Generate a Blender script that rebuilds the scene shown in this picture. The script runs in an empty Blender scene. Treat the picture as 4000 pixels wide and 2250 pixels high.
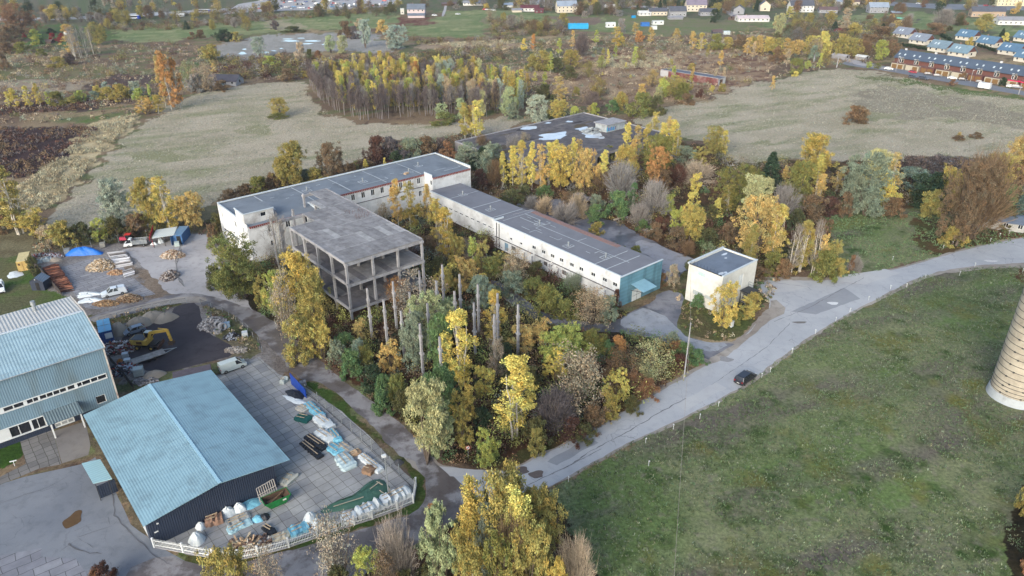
import bpy, math, random
import numpy as np
from mathutils import Vector, Matrix
# ---------------------------------------------------------------- camera, sky, sun
sc = bpy.context.scene
COL = sc.collection
CAMH = 75.0
FPX = 2826.0                                   # focal length in pixels of the 4000 px wide photo
TH, RO = math.radians(26.97), math.radians(-0.13)
Fw = np.array([0, math.cos(TH), -math.sin(TH)]); _R = np.array([1., 0, 0]); _U = np.cross(_R, Fw)
Rt = math.cos(RO)*_R + math.sin(RO)*_U; Up = -math.sin(RO)*_R + math.cos(RO)*_U
cd = bpy.data.cameras.new('camera'); cam = bpy.data.objects.new('camera', cd); COL.objects.link(cam)
cd.sensor_width = 36; cd.lens = 36*FPX/4000; cd.clip_start = 1; cd.clip_end = 9000
cam.matrix_world = Matrix(((Rt[0], Up[0], -Fw[0], 0), (Rt[1], Up[1], -Fw[1], 0), (Rt[2], Up[2], -Fw[2], CAMH), (0, 0, 0, 1)))
sc.camera = cam
SUN_EL, SUN_AZ = math.radians(24), math.radians(205)      # azimuth clockwise from +Y
w = bpy.data.worlds.new('World'); sc.world = w; w.use_nodes = True
nt = w.node_tree; bg = nt.nodes['Background']
sky = nt.nodes.new('ShaderNodeTexSky'); sky.sky_type = 'NISHITA'; sky.sun_disc = False
sky.sun_elevation = SUN_EL; sky.sun_rotation = SUN_AZ; sky.air_density = 1.0; sky.dust_density = 2.5; sky.ozone_density = 1.0
nt.links.new(sky.outputs[0], bg.inputs[0]); bg.inputs[1].default_value = 0.135
ld = bpy.data.lights.new('sun', 'SUN'); ld.energy = 1.3; ld.angle = math.radians(38); ld.color = (0.97, 0.985, 1.0)
sun = bpy.data.objects.new('sun', ld); COL.objects.link(sun)
sd = Vector((math.sin(SUN_AZ)*math.cos(SUN_EL), math.cos(SUN_AZ)*math.cos(SUN_EL), math.sin(SUN_EL)))
sun.rotation_euler = sd.to_track_quat('Z', 'Y').to_euler()
vs = sc.view_settings; vs.view_transform = 'Standard'; vs.look = 'None'; vs.gamma = 1.0; vs.exposure = 1.22
vs.use_curve_mapping = False
sc.cycles.max_bounces = 5; sc.cycles.diffuse_bounces = 1; sc.cycles.glossy_bounces = 2; sc.cycles.transparent_max_bounces = 6
sc.cycles.transmission_bounces = 2; sc.cycles.volume_bounces = 0
# ---------------------------------------------------------------- helpers
rnd = random.Random(7)
def ray(x, y):
    x = x*4000/2576.; y = y*4000/2576.
    return Fw*FPX + Rt*(x-2000) - Up*(y-1125)
def g(x, y, z=0.0):
    """photo position (2576 px wide view) -> world XY on the level z"""
    d = ray(x, y); t = (CAMH-z)/-d[2]
    return (d[0]*t, d[1]*t)
def T(c, r, x, y):                              # pixel of a 4x4 detail tile -> 2576 px view
    if r < 3: return ((1000*c+x/2.576)*.644, (562*r+y/2.576)*.644)
    return ((1000*c+x/2.569)*.644, (1686+y/2.569)*.644)
def Z(x0, y0, s, x, y): return ((x0+x/s)*.644, (y0+y/s)*.644)
def proj(X, Y, z):
    v = np.array([X, Y, z-CAMH]); d = v@Fw
    return ((2000+FPX*(v@Rt)/d)*.644, (1125-FPX*(v@Up)/d)*.644)
def hgt(xb, yb, yt):
    """height of a thing standing at photo point (xb,yb) whose top shows at row yt"""
    X, Y = g(xb, yb); lo, hi = 0., 60.
    for _ in range(30):
        m = (lo+hi)/2
        if proj(X, Y, m)[1] > yt: lo = m
        else: hi = m
    return lo
def ppm(x, y):                                  # photo px (2576 view) per metre at that ground point
    X, Y = g(x, y); return FPX*.644/(np.array([X, Y, -CAMH])@Fw)
YAW = math.radians(40.5)
cU, sU = math.cos(YAW), math.sin(YAW)
OX, OY = -75.65, 175.37
def S(u, v): return (OX+u*cU+v*sU, OY+u*sU-v*cU)            # site frame of the works: u to the NE, v to the SE
def Sinv(X, Y): X -= OX; Y -= OY; return (X*cU+Y*sU, X*sU-Y*cU)
def onwall_v(x, y, v0):
    """photo px -> (u,z) on the vertical plane v=v0 of the site frame"""
    d = ray(x, y); n = np.array([sU, -cU, 0]); p0 = np.array([*S(0, v0), 0]); c = np.array([0, 0, CAMH])
    t = ((p0-c)@n)/(d@n); p = c+d*t; return Sinv(p[0], p[1])[0], p[2]
def onwall_u(x, y, u0):
    d = ray(x, y); n = np.array([cU, sU, 0]); p0 = np.array([*S(u0, 0), 0]); c = np.array([0, 0, CAMH])
    t = ((p0-c)@n)/(d@n); p = c+d*t; return Sinv(p[0], p[1])[1], p[2]

def lin(c):
    return tuple(((x/255.)/12.92 if x/255. <= .04045 else ((x/255.+.055)/1.055)**2.4) for x in c)
K = 0.74                                        # seen colour -> albedo
WB = (1., 1., .94)
def al(c, k=K): return tuple(min(.85, v*k*w_) for v, w_ in zip(lin(c), WB))

class MB:
    def __init__(s): s.v = []; s.f = []; s.m = []; s.c = []; s.col = None
    def add(s, vs_, fs, m=0):
        o = len(s.v); s.v += [tuple(p) for p in vs_]
        for f in fs: s.f.append(tuple(i+o for i in f)); s.m.append(m); s.c.append(s.col)
        return s
    def box(s, cx, cy, z0, lx, ly, lz, rz=0., m=0, top=1.0, tl=None):
        """box centred on cx,cy standing on z0, turned rz; top/tl scale the top face"""
        c, si = math.cos(rz), math.sin(rz); tx = top; ty = top if tl is None else tl; V = []
        for z, kx, ky in ((z0, 1, 1), (z0+lz, tx, ty)):
            for a, b in ((-1, -1), (1, -1), (1, 1), (-1, 1)):
                x, y = a*lx/2*kx, b*ly/2*ky; V.append((cx+x*c-y*si, cy+x*si+y*c, z))
        return s.add(V, [(0, 3, 2, 1), (4, 5, 6, 7), (0, 1, 5, 4), (1, 2, 6, 5), (2, 3, 7, 6), (3, 0, 4, 7)], m)
    def prism(s, poly, z0, z1, m=0):
        n = len(poly); V = [(x, y, z0) for x, y in poly]+[(x, y, z1) for x, y in poly]
        return s.add(V, [tuple(range(n))[::-1], tuple(range(n, 2*n))]+[(i, (i+1) % n, (i+1) % n+n, i+n) for i in range(n)], m)
    def poly(s, pts, m=0): return s.add(pts, [tuple(range(len(pts)))], m)
    def tube(s, p0, p1, r0, r1=None, n=6, m=0, cap=True):
        r1 = r0 if r1 is None else r1; p0 = Vector(p0); p1 = Vector(p1); d = (p1-p0)
        if d.length < 1e-6: return s
        d.normalize(); a = d.orthogonal().normalized(); b = d.cross(a); V = []
        for p, r in ((p0, r0), (p1, r1)):
            for i in range(n):
                t = 2*math.pi*i/n; V.append(p+(a*math.cos(t)+b*math.sin(t))*r)
        F_ = [(i, (i+1) % n, (i+1) % n+n, i+n) for i in range(n)]
        if cap: F_ += [tuple(range(n))[::-1], tuple(range(n, 2*n))]
        return s.add(V, F_, m)
    def beam(s, p0, p1, w_, h_, m=0):           # rectangular bar between two points, h_ vertical
        p0 = Vector(p0); p1 = Vector(p1); d = (p1-p0).normalized()
        up = Vector((0, 0, 1)) if abs(d.z) < .9 else Vector((1, 0, 0))
        a = d.cross(up).normalized(); b = a.cross(d).normalized(); V = []
        for p in (p0, p1):
            for i, j in ((-1, -1), (1, -1), (1, 1), (-1, 1)): V.append(p+a*(i*w_/2)+b*(j*h_/2))
        return s.add(V, [(0, 1, 2, 3), (7, 6, 5, 4), (0, 4, 5, 1), (1, 5, 6, 2), (2, 6, 7, 3), (3, 7, 4, 0)], m)
    def build(s, name, mats, parent=None, loc=None, smooth=False):
        me = bpy.data.meshes.new(name); me.from_pydata(s.v, [], s.f)
        for mm in (mats if isinstance(mats, (list, tuple)) else [mats]): me.materials.append(mm)
        if any(s.m): me.polygons.foreach_set('material_index', s.m)
        if any(c is not None for c in s.c):
            at = me.attributes.new('Col', 'FLOAT_COLOR', 'FACE')
            at.data.foreach_set('color', np.array([(*(c or (1, 1, 1)), 1) for c in s.c], np.float32).ravel())
        if smooth: me.polygons.foreach_set('use_smooth', [True]*len(me.polygons))
        me.update()
        o = bpy.data.objects.new(name, me); COL.objects.link(o)
        if parent is not None: o.parent = parent
        if loc is not None: o.location = loc
        return o
def npmesh(name, V, Fq, cols, mats, n=4):
    """fast mesh: V (N,3), Fq (M,n) indices, cols (M,3) per face"""
    me = bpy.data.meshes.new(name); M = len(Fq)
    me.vertices.add(len(V)); me.vertices.foreach_set('co', np.asarray(V, np.float32).ravel())
    me.loops.add(M*n); me.loops.foreach_set('vertex_index', np.asarray(Fq, np.int32).ravel())
    me.polygons.add(M); me.polygons.foreach_set('loop_start', np.arange(M, dtype=np.int32)*n)
    if cols is not None:
        at = me.attributes.new('Col', 'FLOAT_COLOR', 'FACE')
        at.data.foreach_set('color', np.concatenate([cols, np.ones((M, 1))], 1).astype(np.float32).ravel())
    for m in (mats if isinstance(mats, (list, tuple)) else [mats]): me.materials.append(m)
    me.update(calc_edges=True); return me
def obj(name, me, parent=None, loc=None):
    o = bpy.data.objects.new(name, me); COL.objects.link(o)
    if parent is not None: o.parent = parent
    if loc is not None: o.location = loc
    return o
def tag(o, label=None, cat=None, group=None, kind=None):
    if label: o['label'] = label
    if cat: o['category'] = cat
    if group: o['group'] = group
    if kind: o['kind'] = kind
    return o
def thing(name, label, cat, loc=(0, 0, 0), rz=0., group=None):
    o = bpy.data.objects.new(name, None); COL.objects.link(o); o.location = loc; o.rotation_euler = (0, 0, rz)
    o.empty_display_size = .5
    return tag(o, label, cat, group)
CHN = {}
def kids(o):
    return [c for c in o.children]
def dup(root, loc, rz=0., label=None, group=None, scale=None):
    r = root.copy(); COL.objects.link(r); r.location = loc; r.rotation_euler = (0, 0, rz)
    if scale: r.scale = scale
    if label: r['label'] = label
    if group: r['group'] = group
    for ch in list(root.children):
        c = ch.copy(); COL.objects.link(c); c.parent = r
        for gch in ch.children:
            d = gch.copy(); COL.objects.link(d); d.parent = c
    return r
# ---------------------------------------------------------------- materials
def nmat(name):
    m = bpy.data.materials.new(name); m.use_nodes = True; n = m.node_tree; b = n.nodes['Principled BSDF']
    b.inputs['Specular IOR Level'].default_value = 0.25
    return m, n, b, n.nodes.new, n.links.new
_mc = {}
def M(name, col, rough=.8, var=.18, scale=.6, metal=0., spec=None, dirt=None, dscale=.25, bump=0., bscale=8., useattr=False, objc=False):
    """painted / mineral surface: base colour with two scales of mottling and optional dirt colour"""
    if name in _mc: return _mc[name]
    m, n, b, N, L = nmat(name)
    tc = N('ShaderNodeTexCoord'); n1 = N('ShaderNodeTexNoise'); n1.inputs['Scale'].default_value = scale; n1.inputs['Detail'].default_value = 5
    n1.inputs['Roughness'].default_value = .65
    geo = N('ShaderNodeNewGeometry'); L(geo.outputs['Position'], n1.inputs['Vector'])
    mr = N('ShaderNodeMapRange'); mr.inputs[1].default_value = .3; mr.inputs[2].default_value = .7
    mr.inputs[3].default_value = 1-var; mr.inputs[4].default_value = 1+var; L(n1.outputs[0], mr.inputs[0])
    mx = N('ShaderNodeMix'); mx.data_type = 'RGBA'; mx.blend_type = 'MULTIPLY'; mx.inputs[0].default_value = 1
    c = (*al(col), 1); mx.inputs[6].default_value = c
    if useattr:
        at = N('ShaderNodeAttribute'); at.attribute_name = 'Col'; L(at.outputs['Color'], mx.inputs[6])
    if objc:
        oi = N('ShaderNodeObjectInfo'); L(oi.outputs['Color'], mx.inputs[6])
    L(mr.outputs[0], mx.inputs[7]); out = mx.outputs[2]
    if dirt:
        n2 = N('ShaderNodeTexNoise'); n2.inputs['Scale'].default_value = dscale; n2.inputs['Detail'].default_value = 7; n2.inputs['Roughness'].default_value = .7
        L(geo.outputs['Position'], n2.inputs['Vector'])
        m2 = N('ShaderNodeMapRange'); m2.inputs[1].default_value = .48; m2.inputs[2].default_value = .72; m2.inputs[4].default_value = .75; L(n2.outputs[0], m2.inputs[0])
        mm = N('ShaderNodeMix'); mm.data_type = 'RGBA'; L(m2.outputs[0], mm.inputs[0]); L(out, mm.inputs[6]); mm.inputs[7].default_value = (*al(dirt), 1); out = mm.outputs[2]
    L(out, b.inputs['Base Color'])
    b.inputs['Roughness'].default_value = rough; b.inputs['Metallic'].default_value = metal
    if spec is not None: b.inputs['Specular IOR Level'].default_value = spec
    if bump:
        n3 = N('ShaderNodeTexNoise'); n3.inputs['Scale'].default_value = bscale; L(geo.outputs['Position'], n3.inputs['Vector'])
        bp = N('ShaderNodeBump'); bp.inputs['Strength'].default_value = bump; bp.inputs['Distance'].default_value = .1
        L(n3.outputs[0], bp.inputs['Height']); L(bp.outputs[0], b.inputs['Normal'])
    _mc[name] = m; return m
def mcorr(name, col, axis, pitch=.35, var=.08, depth=.05, rough=.45, metal=.0, dirt=None, dark=.78, lap=0):
    """profiled sheet metal: ribs along the site direction 'u' or 'v' (or 'z' = vertical sheets)"""
    if name in _mc: return _mc[name]
    m, n, b, N, L = nmat(name)
    geo = N('ShaderNodeNewGeometry'); vr = N('ShaderNodeVectorRotate'); vr.rotation_type = 'Z_AXIS'; vr.inputs['Angle'].default_value = -YAW
    L(geo.outputs['Position'], vr.inputs['Vector']); sp = N('ShaderNodeSeparateXYZ'); L(vr.outputs[0], sp.inputs[0])
    src = sp.outputs[{'x': 0, 'y': 1, 'z': 2}.get(axis[0], 0)]
    if axis == 's':                             # vertical ribs on walls of either direction
        ad = N('ShaderNodeMath'); L(sp.outputs[0], ad.inputs[0]); L(sp.outputs[1], ad.inputs[1]); src = ad.outputs[0]
    mu = N('ShaderNodeMath'); mu.operation = 'MULTIPLY'; mu.inputs[1].default_value = 2*math.pi/pitch; L(src, mu.inputs[0])
    sn = N('ShaderNodeMath'); sn.operation = 'SINE'; L(mu.outputs[0], sn.inputs[0])
    mr = N('ShaderNodeMapRange'); mr.inputs[1].default_value = -1; mr.inputs[3].default_value = dark; mr.inputs[4].default_value = 1.05; L(sn.outputs[0], mr.inputs[0])
    no = N('ShaderNodeTexNoise'); no.inputs['Scale'].default_value = .35; no.inputs['Detail'].default_value = 6; L(geo.outputs['Position'], no.inputs['Vector'])
    m2 = N('ShaderNodeMapRange'); m2.inputs[1].default_value = .3; m2.inputs[2].default_value = .7; m2.inputs[3].default_value = 1-var; m2.inputs[4].default_value = 1+var; L(no.outputs[0], m2.inputs[0])
    ml = N('ShaderNodeMath'); ml.operation = 'MULTIPLY'; L(m2.outputs[0], ml.inputs[0]); L(mr.outputs[0], ml.inputs[1])
    if lap:                                     # sheet laps across the ribs
        nj = N('ShaderNodeTexNoise'); nj.inputs['Scale'].default_value = .8; L(geo.outputs['Position'], nj.inputs['Vector']); mj = N('ShaderNodeMath'); mj.operation = 'MULTIPLY_ADD'; L(nj.outputs[0], mj.inputs[0]); mj.inputs[1].default_value = .3; L(sp.outputs[1 if axis[0] == 'x' else 0], mj.inputs[2])
        md = N('ShaderNodeMath'); md.operation = 'PINGPONG'; md.inputs[1].default_value = lap/2; L(mj.outputs[0], md.inputs[0]); ml2 = N('ShaderNodeMapRange'); ml2.inputs[1].default_value = .0; ml2.inputs[2].default_value = .16; ml2.inputs[3].default_value = .84; ml2.inputs[4].default_value = 1.; L(md.outputs[0], ml2.inputs[0]); m4 = N('ShaderNodeMath'); m4.operation = 'MULTIPLY'; L(ml.outputs[0], m4.inputs[0]); L(ml2.outputs[0], m4.inputs[1]); ml = m4
    mx = N('ShaderNodeMix'); mx.data_type = 'RGBA'; mx.blend_type = 'MULTIPLY'; mx.inputs[0].default_value = 1; mx.inputs[6].default_value = (*al(col), 1)
    L(ml.outputs[0], mx.inputs[7]); out = mx.outputs[2]
    if dirt:
        n2 = N('ShaderNodeTexNoise'); n2.inputs['Scale'].default_value = .5; n2.inputs['Detail'].default_value = 8; mp = N('ShaderNodeMapping'); mp.inputs['Scale'].default_value = (1, 1, .15)
        L(geo.outputs['Position'], mp.inputs[0]); L(mp.outputs[0], n2.inputs['Vector'])
        m3 = N('ShaderNodeMapRange'); m3.inputs[1].default_value = .5; m3.inputs[2].default_value = .7; m3.inputs[4].default_value = .8; L(n2.outputs[0], m3.inputs[0])
        mm = N('ShaderNodeMix'); mm.data_type = 'RGBA'; L(m3.outputs[0], mm.inputs[0]); L(out, mm.inputs[6]); mm.inputs[7].default_value = (*al(dirt), 1); out = mm.outputs[2]
    L(out, b.inputs['Base Color']); b.inputs['Roughness'].default_value = rough; b.inputs['Metallic'].default_value = metal
    bp = N('ShaderNodeBump'); bp.inputs['Strength'].default_value = .6; bp.inputs['Distance'].default_value = depth; L(sn.outputs[0], bp.inputs['Height']); L(bp.outputs[0], b.inputs['Normal'])
    _mc[name] = m; return m
def mleaf(name, tr=.12):
    m, n, b, N, L = nmat(name)
    oi = N('ShaderNodeObjectInfo'); at = N('ShaderNodeAttribute'); at.attribute_name = 'Col'
    mx = N('ShaderNodeMix'); mx.data_type = 'RGBA'; mx.blend_type = 'MULTIPLY'; mx.inputs[0].default_value = 1
    L(oi.outputs['Color'], mx.inputs[6]); L(at.outputs['Color'], mx.inputs[7])
    df = N('ShaderNodeBsdfDiffuse'); tl = N('ShaderNodeBsdfTranslucent'); ms = N('ShaderNodeMixShader'); ms.inputs[0].default_value = tr
    L(mx.outputs[2], df.inputs[0]); L(mx.outputs[2], tl.inputs[0]); L(df.outputs[0], ms.inputs[1]); L(tl.outputs[0], ms.inputs[2])
    L(ms.outputs[0], n.nodes['Material Output'].inputs[0]); n.nodes.remove(b)
    return m
LEAF = mleaf('leaf')
ATTR = M('painted_mix', (128, 128, 128), useattr=True, var=.12, scale=1.5)
# numpy value noise
def _h(ix, iy, s):
    n = (ix.astype(np.int64)*374761393 + iy.astype(np.int64)*668265263 + s*1274126177) & 0xffffffff
    n = ((n ^ (n >> 13))*1274126177) & 0xffffffff
    return ((n ^ (n >> 16)) & 0xffff)/65535.
def vn(x, y, s=0):
    ix = np.floor(x); iy = np.floor(y); fx = x-ix; fy = y-iy; fx = fx*fx*(3-2*fx); fy = fy*fy*(3-2*fy)
    a = _h(ix, iy, s); b = _h(ix+1, iy, s); c = _h(ix, iy+1, s); d = _h(ix+1, iy+1, s)
    return (a*(1-fx)+b*fx)*(1-fy)+(c*(1-fx)+d*fx)*fy
def fbm(x, y, s=0, o=4):
    r = 0; a = .5
    for i in range(o): r = r+a*vn(x, y, s+i); x = x*2.03+17; y = y*2.03+5; a *= .5
    return r/(1-.5**o)
def inpoly(X, Y, P):
    r = np.zeros(X.shape, bool); n = len(P)
    for i in range(n):
        x0, y0 = P[i]; x1, y1 = P[(i+1) % n]
        if y0 == y1: continue
        c = ((y0 > Y) != (y1 > Y)) & (X < (x1-x0)*(Y-y0)/(y1-y0)+x0); r ^= c
    return r
def GP(pts): return [g(*p) for p in pts]
# ---------------------------------------------------------------- ground: one sheet to the horizon, painted by land use
ang = np.concatenate([np.linspace(-180, -46, 30)[:-1], np.linspace(-46, 46, 760), np.linspace(46, 180, 30)[1:]])
# radii evenly spaced in the photo's rows
rr = []
for yy in np.linspace(1500, 2, 640): rr.append(g(1288, yy)[1])
rr = np.array([2., 20, 40, 52]+[r for r in rr if r > 54]+[950, 1150, 1500, 2000, 3000, 4500, 7000])
A_, R_ = np.meshgrid(np.radians(ang), rr)
GX = (R_*np.sin(A_)).ravel(); GY = (R_*np.cos(A_)).ravel()
def mixc(c0, c1, t): t = np.clip(t, 0, 1)[:, None]; return c0*(1-t)+c1*t
def C(*c): return np.array(al(c))
amp = np.clip(np.hypot(GX, GY)/200., .35, 3.)
wx = GX+(fbm(GX/9, GY/9, 3)-.5)*9*amp+(fbm(GX/1.5, GY/1.5, 5)-.5)*2.2; wy = GY+(fbm(GX/9, GY/9, 9)-.5)*9*amp+(fbm(GX/1.5, GY/1.5, 12)-.5)*2.2
N1 = fbm(GX/14, GY/14, 21); N2 = fbm(GX/3, GY/3, 31); N3 = fbm(GX/45, GY/30, 41); NF = fbm(GX/.9, GY/.9, 51, 3)
NS = fbm((GX*.9+GY*.4)/22, (GY*.9-GX*.4)/5, 61)      # streaks
def scrub():
    c = mixc(C(142, 124, 102), C(118, 100, 86), (N1-.35)*4); c = mixc(c, C(164, 146, 116), (N3-.52)*7*(N2+.2)); c = mixc(c, C(108, 114, 80), (NS-.5)*7)
    return mixc(c, C(86, 72, 64), (N2-.6)*4)
def mown():
    c = mixc(C(184, 174, 156), C(168, 160, 140), (N1-.42)*4); c = mixc(c, C(138, 142, 108), (NS-.48)*3.6*(N3+.35)); c = mixc(c, C(184, 172, 156), (N2-.55)*2.5)
    return mixc(c, C(105, 100, 92), (NF-.66)*3*(NS > .5))
def lawn():
    c = mixc(C(108, 128, 80), C(130, 136, 102), (N1-.38)*4); c = mixc(c, C(112, 106, 98), (NS-.48)*4*(N3+.3)); c = mixc(c, C(66, 88, 46), (N2-.55)*3.5)
    c = mixc(c, C(132, 128, 112), (NF-.58)*3); return mixc(c, C(116, 116, 66), (fbm(GX/6, GY/6, 77)-.6)*4)
def pasture():
    c = mixc(C(114, 130, 88), C(134, 140, 102), (N1-.4)*4); c = mixc(c, C(158, 158, 118), (NS-.58)*5); return mixc(c, C(84, 116, 64), (N2-.58)*3)
def flat(a, b): 
    def f_(): return mixc(C(*a), C(*b), (N2*.6+N1*.4-.38)*4)
    return f_
litter = lambda: mixc(mixc(C(104, 78, 58), C(72, 60, 46), (N2-.4)*4), C(84, 88, 54), (N1-.55)*5)
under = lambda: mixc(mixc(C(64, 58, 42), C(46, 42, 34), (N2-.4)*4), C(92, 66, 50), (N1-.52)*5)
col = scrub()
zones = []
def zone(pts, fn): zones.append((GP(pts), fn))
zone([(-400, -40), (3000, -40), (3200, 60), (2576, 120), (2200, 100), (1900, 66), (1500, 60), (1280, 28), (1000, 26), (800, 30), (290, 70), (-400, 90)], flat((108, 104, 88), (92, 104, 74)))
zone([(-300, 560), (0, 540), (130, 560), (500, 500), (560, 560), (560, 700), (200, 760), (0, 700), (-300, 720)], flat((126, 120, 96), (108, 100, 78)))
# far green pastures
zone([(285, 73), (480, 66), (644, 52), (740, 38), (880, 30), (1000, 22), (1002, 62), (944, 67), (849, 75), (784, 72), (706, 80), (644, 83), (475, 98), (380, 108), (295, 105)], pasture)
zone([(662, 48), (720, 50), (770, 72), (700, 76), (670, 62)], flat((172, 160, 136), (150, 146, 120)))
zone([(1006, 66), (1002, 62), (1110, 44), (1112, 28), (1240, 26), (1500, 40), (1720, 50), (1880, 56), (1880, 72), (1700, 92), (1560, 84), (1480, 80), (1400, 60), (1230, 68), (1226, 92), (1114, 97), (1026, 88)], pasture)
zone([(1388, 40), (1500, 44), (1505, 62), (1440, 58), (1385, 52)], flat((124, 108, 98), (134, 118, 104)))
zone([(1215, 45), (1290, 40), (1300, 52), (1225, 62)], flat((140, 128, 108), (120, 124, 90)))
zone([(1000, 42), (1095, 42), (1092, 58), (1080, 62), (1015, 62), (998, 58)], flat((104, 66, 58), (140, 118, 100)))
zone([(2040, 62), (2120, 40), (2300, 30), (2520, 60), (2560, 84), (2480, 80), (2200, 70), (2160, 64)], pasture)
zone([(1500, 34), (1720, 46), (1900, 52), (1900, 74), (1700, 92), (1600, 84), (1520, 60)], flat((112, 124, 82), (128, 122, 98)))
zone([(1900, 50), (1990, 55), (1985, 75), (1910, 70)], pasture)
zone([(2224, 42), (2300, 46), (2290, 60), (2235, 60)], flat((96, 88, 86), (84, 78, 76)))
zone([(2480, 95), (2576, 90), (2700, 120), (2700, 70), (2560, 62)], pasture)
zone([(90, 60), (285, 70), (290, 100), (180, 130), (60, 120), (40, 90)], flat((84, 110, 64), (96, 90, 70)))
# pond bed (wet mud)
zone([(530, 128), (560, 108), (644, 95), (664, 90), (750, 86), (856, 83), (935, 78), (950, 95), (1010, 126), (960, 132), (860, 127), (730, 130), (700, 137), (654, 146), (600, 152), (560, 150)], flat((162, 160, 158), (146, 144, 140)))
zone([(470, 140), (530, 122), (560, 150), (600, 155), (560, 162), (480, 160)], flat((86, 106, 64), (100, 100, 76)))
zone([(1000, 118), (1200, 128), (1400, 122), (1420, 150), (1250, 160), (1060, 150), (1010, 140)], flat((96, 106, 74), (122, 110, 92)))
# reeds between pond and thicket, straw patches on the right
zone([(1050, 112), (1150, 106), (1290, 100), (1300, 112), (1160, 122), (1060, 124)], flat((166, 148, 128), (146, 126, 110)))
zone([(1480, 160), (1560, 140), (1660, 136), (1700, 158), (1640, 172), (1560, 176), (1500, 180)], flat((184, 168, 140), (168, 152, 126)))
zone([(1700, 118), (1900, 116), (1920, 135), (1820, 144), (1720, 138)], flat((166, 148, 132), (150, 130, 118)))
zone([(1390, 190), (1520, 185), (1640, 215), (1560, 240), (1440, 215)], flat((158, 138, 118), (128, 106, 94)))
zone([(1330, 150), (1600, 125), (1900, 118), (1945, 150), (1935, 198), (1790, 242), (1600, 262), (1500, 240), (1400, 238), (1320, 190)], lambda: mixc(mixc(C(172, 150, 124), C(150, 128, 106), (N1-.4)*5), C(112, 84, 76), (N2*.5+NS*.5-.5)*7))
# left scrub bands
zone([(0, 170), (240, 160), (400, 172), (480, 188), (320, 196), (0, 200), (-200, 190)], flat((110, 112, 78), (128, 118, 92)))
zone([(-200, 205), (120, 200), (240, 210), (200, 225), (0, 232), (-200, 235)], flat((166, 154, 136), (140, 124, 108)))
zone([(235, 205), (300, 185), (400, 190), (395, 210), (300, 225), (225, 226)], flat((88, 74, 72), (100, 88, 82)))
zone([(-200, 278), (230, 246), (370, 240), (350, 262), (160, 282), (-200, 300)], flat((78, 66, 64), (92, 80, 74)))
zone([(200, 305), (300, 280), (360, 275), (350, 300), (270, 310)], flat((96, 116, 66), (120, 118, 88)))
zone([(-300, 330), (0, 322), (120, 324), (232, 316), (250, 330), (190, 372), (120, 420), (60, 452), (0, 440), (-300, 470)], flat((78, 62, 62), (60, 48, 50)))
zone([(350, 286), (232, 312), (190, 360), (115, 425), (60, 460), (-40, 520), (60, 560), (130, 520), (200, 450), (290, 352), (330, 318)], flat((200, 184, 150), (164, 148, 116)))
# mown fields
FIELD_A = [(478, 238), (560, 218), (680, 208), (760, 204), (772, 228), (796, 262), (850, 298), (905, 312), (1000, 313), (1100, 311), (1180, 306), (1300, 292), (1345, 298), (1260, 330), (1150, 345), (1000, 350), (940, 366), (905, 398), (830, 424), (720, 440), (620, 476), (545, 505), (500, 530), (300, 575), (120, 585), (150, 512), (205, 462), (240, 432), (285, 385), (335, 325), (400, 285)]
FIELD_B = [(1585, 302), (1660, 272), (1790, 250), (1850, 226), (1940, 204), (2040, 181), (2120, 174), (2200, 180), (2290, 198), (2400, 226), (2500, 240), (2600, 254), (2800, 280), (2800, 410), (2576, 402), (2400, 392), (2250, 402), (2130, 408), (2000, 400), (1900, 425), (1850, 405), (1760, 352), (1650, 334)]
zone(FIELD_A, mown); zone(FIELD_B, mown)
zone([(2120, 255), (2200, 215), (2300, 220), (2500, 262), (2600, 300), (2600, 330), (2400, 300), (2250, 300), (2180, 280)], flat((158, 150, 134), (144, 136, 120)))
zone([(2160, 199), (2260, 208), (2400, 232), (2576, 252), (2576, 240), (2440, 226), (2280, 197), (2160, 188)], flat((92, 112, 62), (120, 120, 90)))
for (a, b, w_, h_) in ((1910, 358, 26, 6), (2200, 292, 60, 8), (2240, 216, 30, 6), (640, 330, 50, 14), (1080, 320, 40, 5), (400, 395, 60, 16), (2160, 270, 26, 7), (2390, 268, 30, 6)):
    zone([(a+w_*math.cos(t), b+h_*math.sin(t)) for t in np.linspace(0, 6.283, 14)[:-1]], flat((144, 144, 114), (156, 152, 126)))
# the works' grounds
WOODS = [(1180, 415), (1330, 400), (1500, 330), (1700, 350), (1850, 410), (2100, 410), (2300, 400), (2576, 410), (2750, 430), (2750, 600), (2576, 560), (2300, 520), (2100, 540), (2080, 600), (2120, 690), (1900, 690), (1780, 660), (1700, 640), (1620, 600), (1180, 480)]
zone(WOODS, litter)
zone([(2070, 545), (2200, 520), (2420, 545), (2600, 590), (2600, 612), (2470, 620), (2290, 668), (2130, 705), (2085, 690), (2100, 640)], lawn)
zone([(2300, 545), (2500, 560), (2600, 580), (2600, 612), (2470, 622), (2340, 650), (2290, 600)], litter)
THICKET = [(560, 640), (640, 640), (820, 600), (1080, 480), (1180, 520), (1300, 640), (1560, 780), (1640, 800), (1770, 880), (1700, 950), (1600, 1010), (1500, 1070), (1400, 1122), (1260, 1182), (1120, 1165), (1000, 1060), (830, 930), (700, 815), (610, 760), (540, 720)]
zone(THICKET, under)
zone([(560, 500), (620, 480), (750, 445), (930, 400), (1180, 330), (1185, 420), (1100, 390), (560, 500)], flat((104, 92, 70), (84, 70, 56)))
zone([(1000, 1062), (1120, 1165), (1260, 1188), (1400, 1126), (1500, 1075), (1700, 952), (1690, 930), (1500, 1050), (1260, 1160), (1130, 1140)], litter)
zone([(1690, 720), (1850, 700), (1960, 700), (1950, 740), (1900, 800), (1840, 858), (1780, 860), (1720, 840), (1690, 800)], flat((98, 92, 66), (86, 98, 60)))
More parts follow.
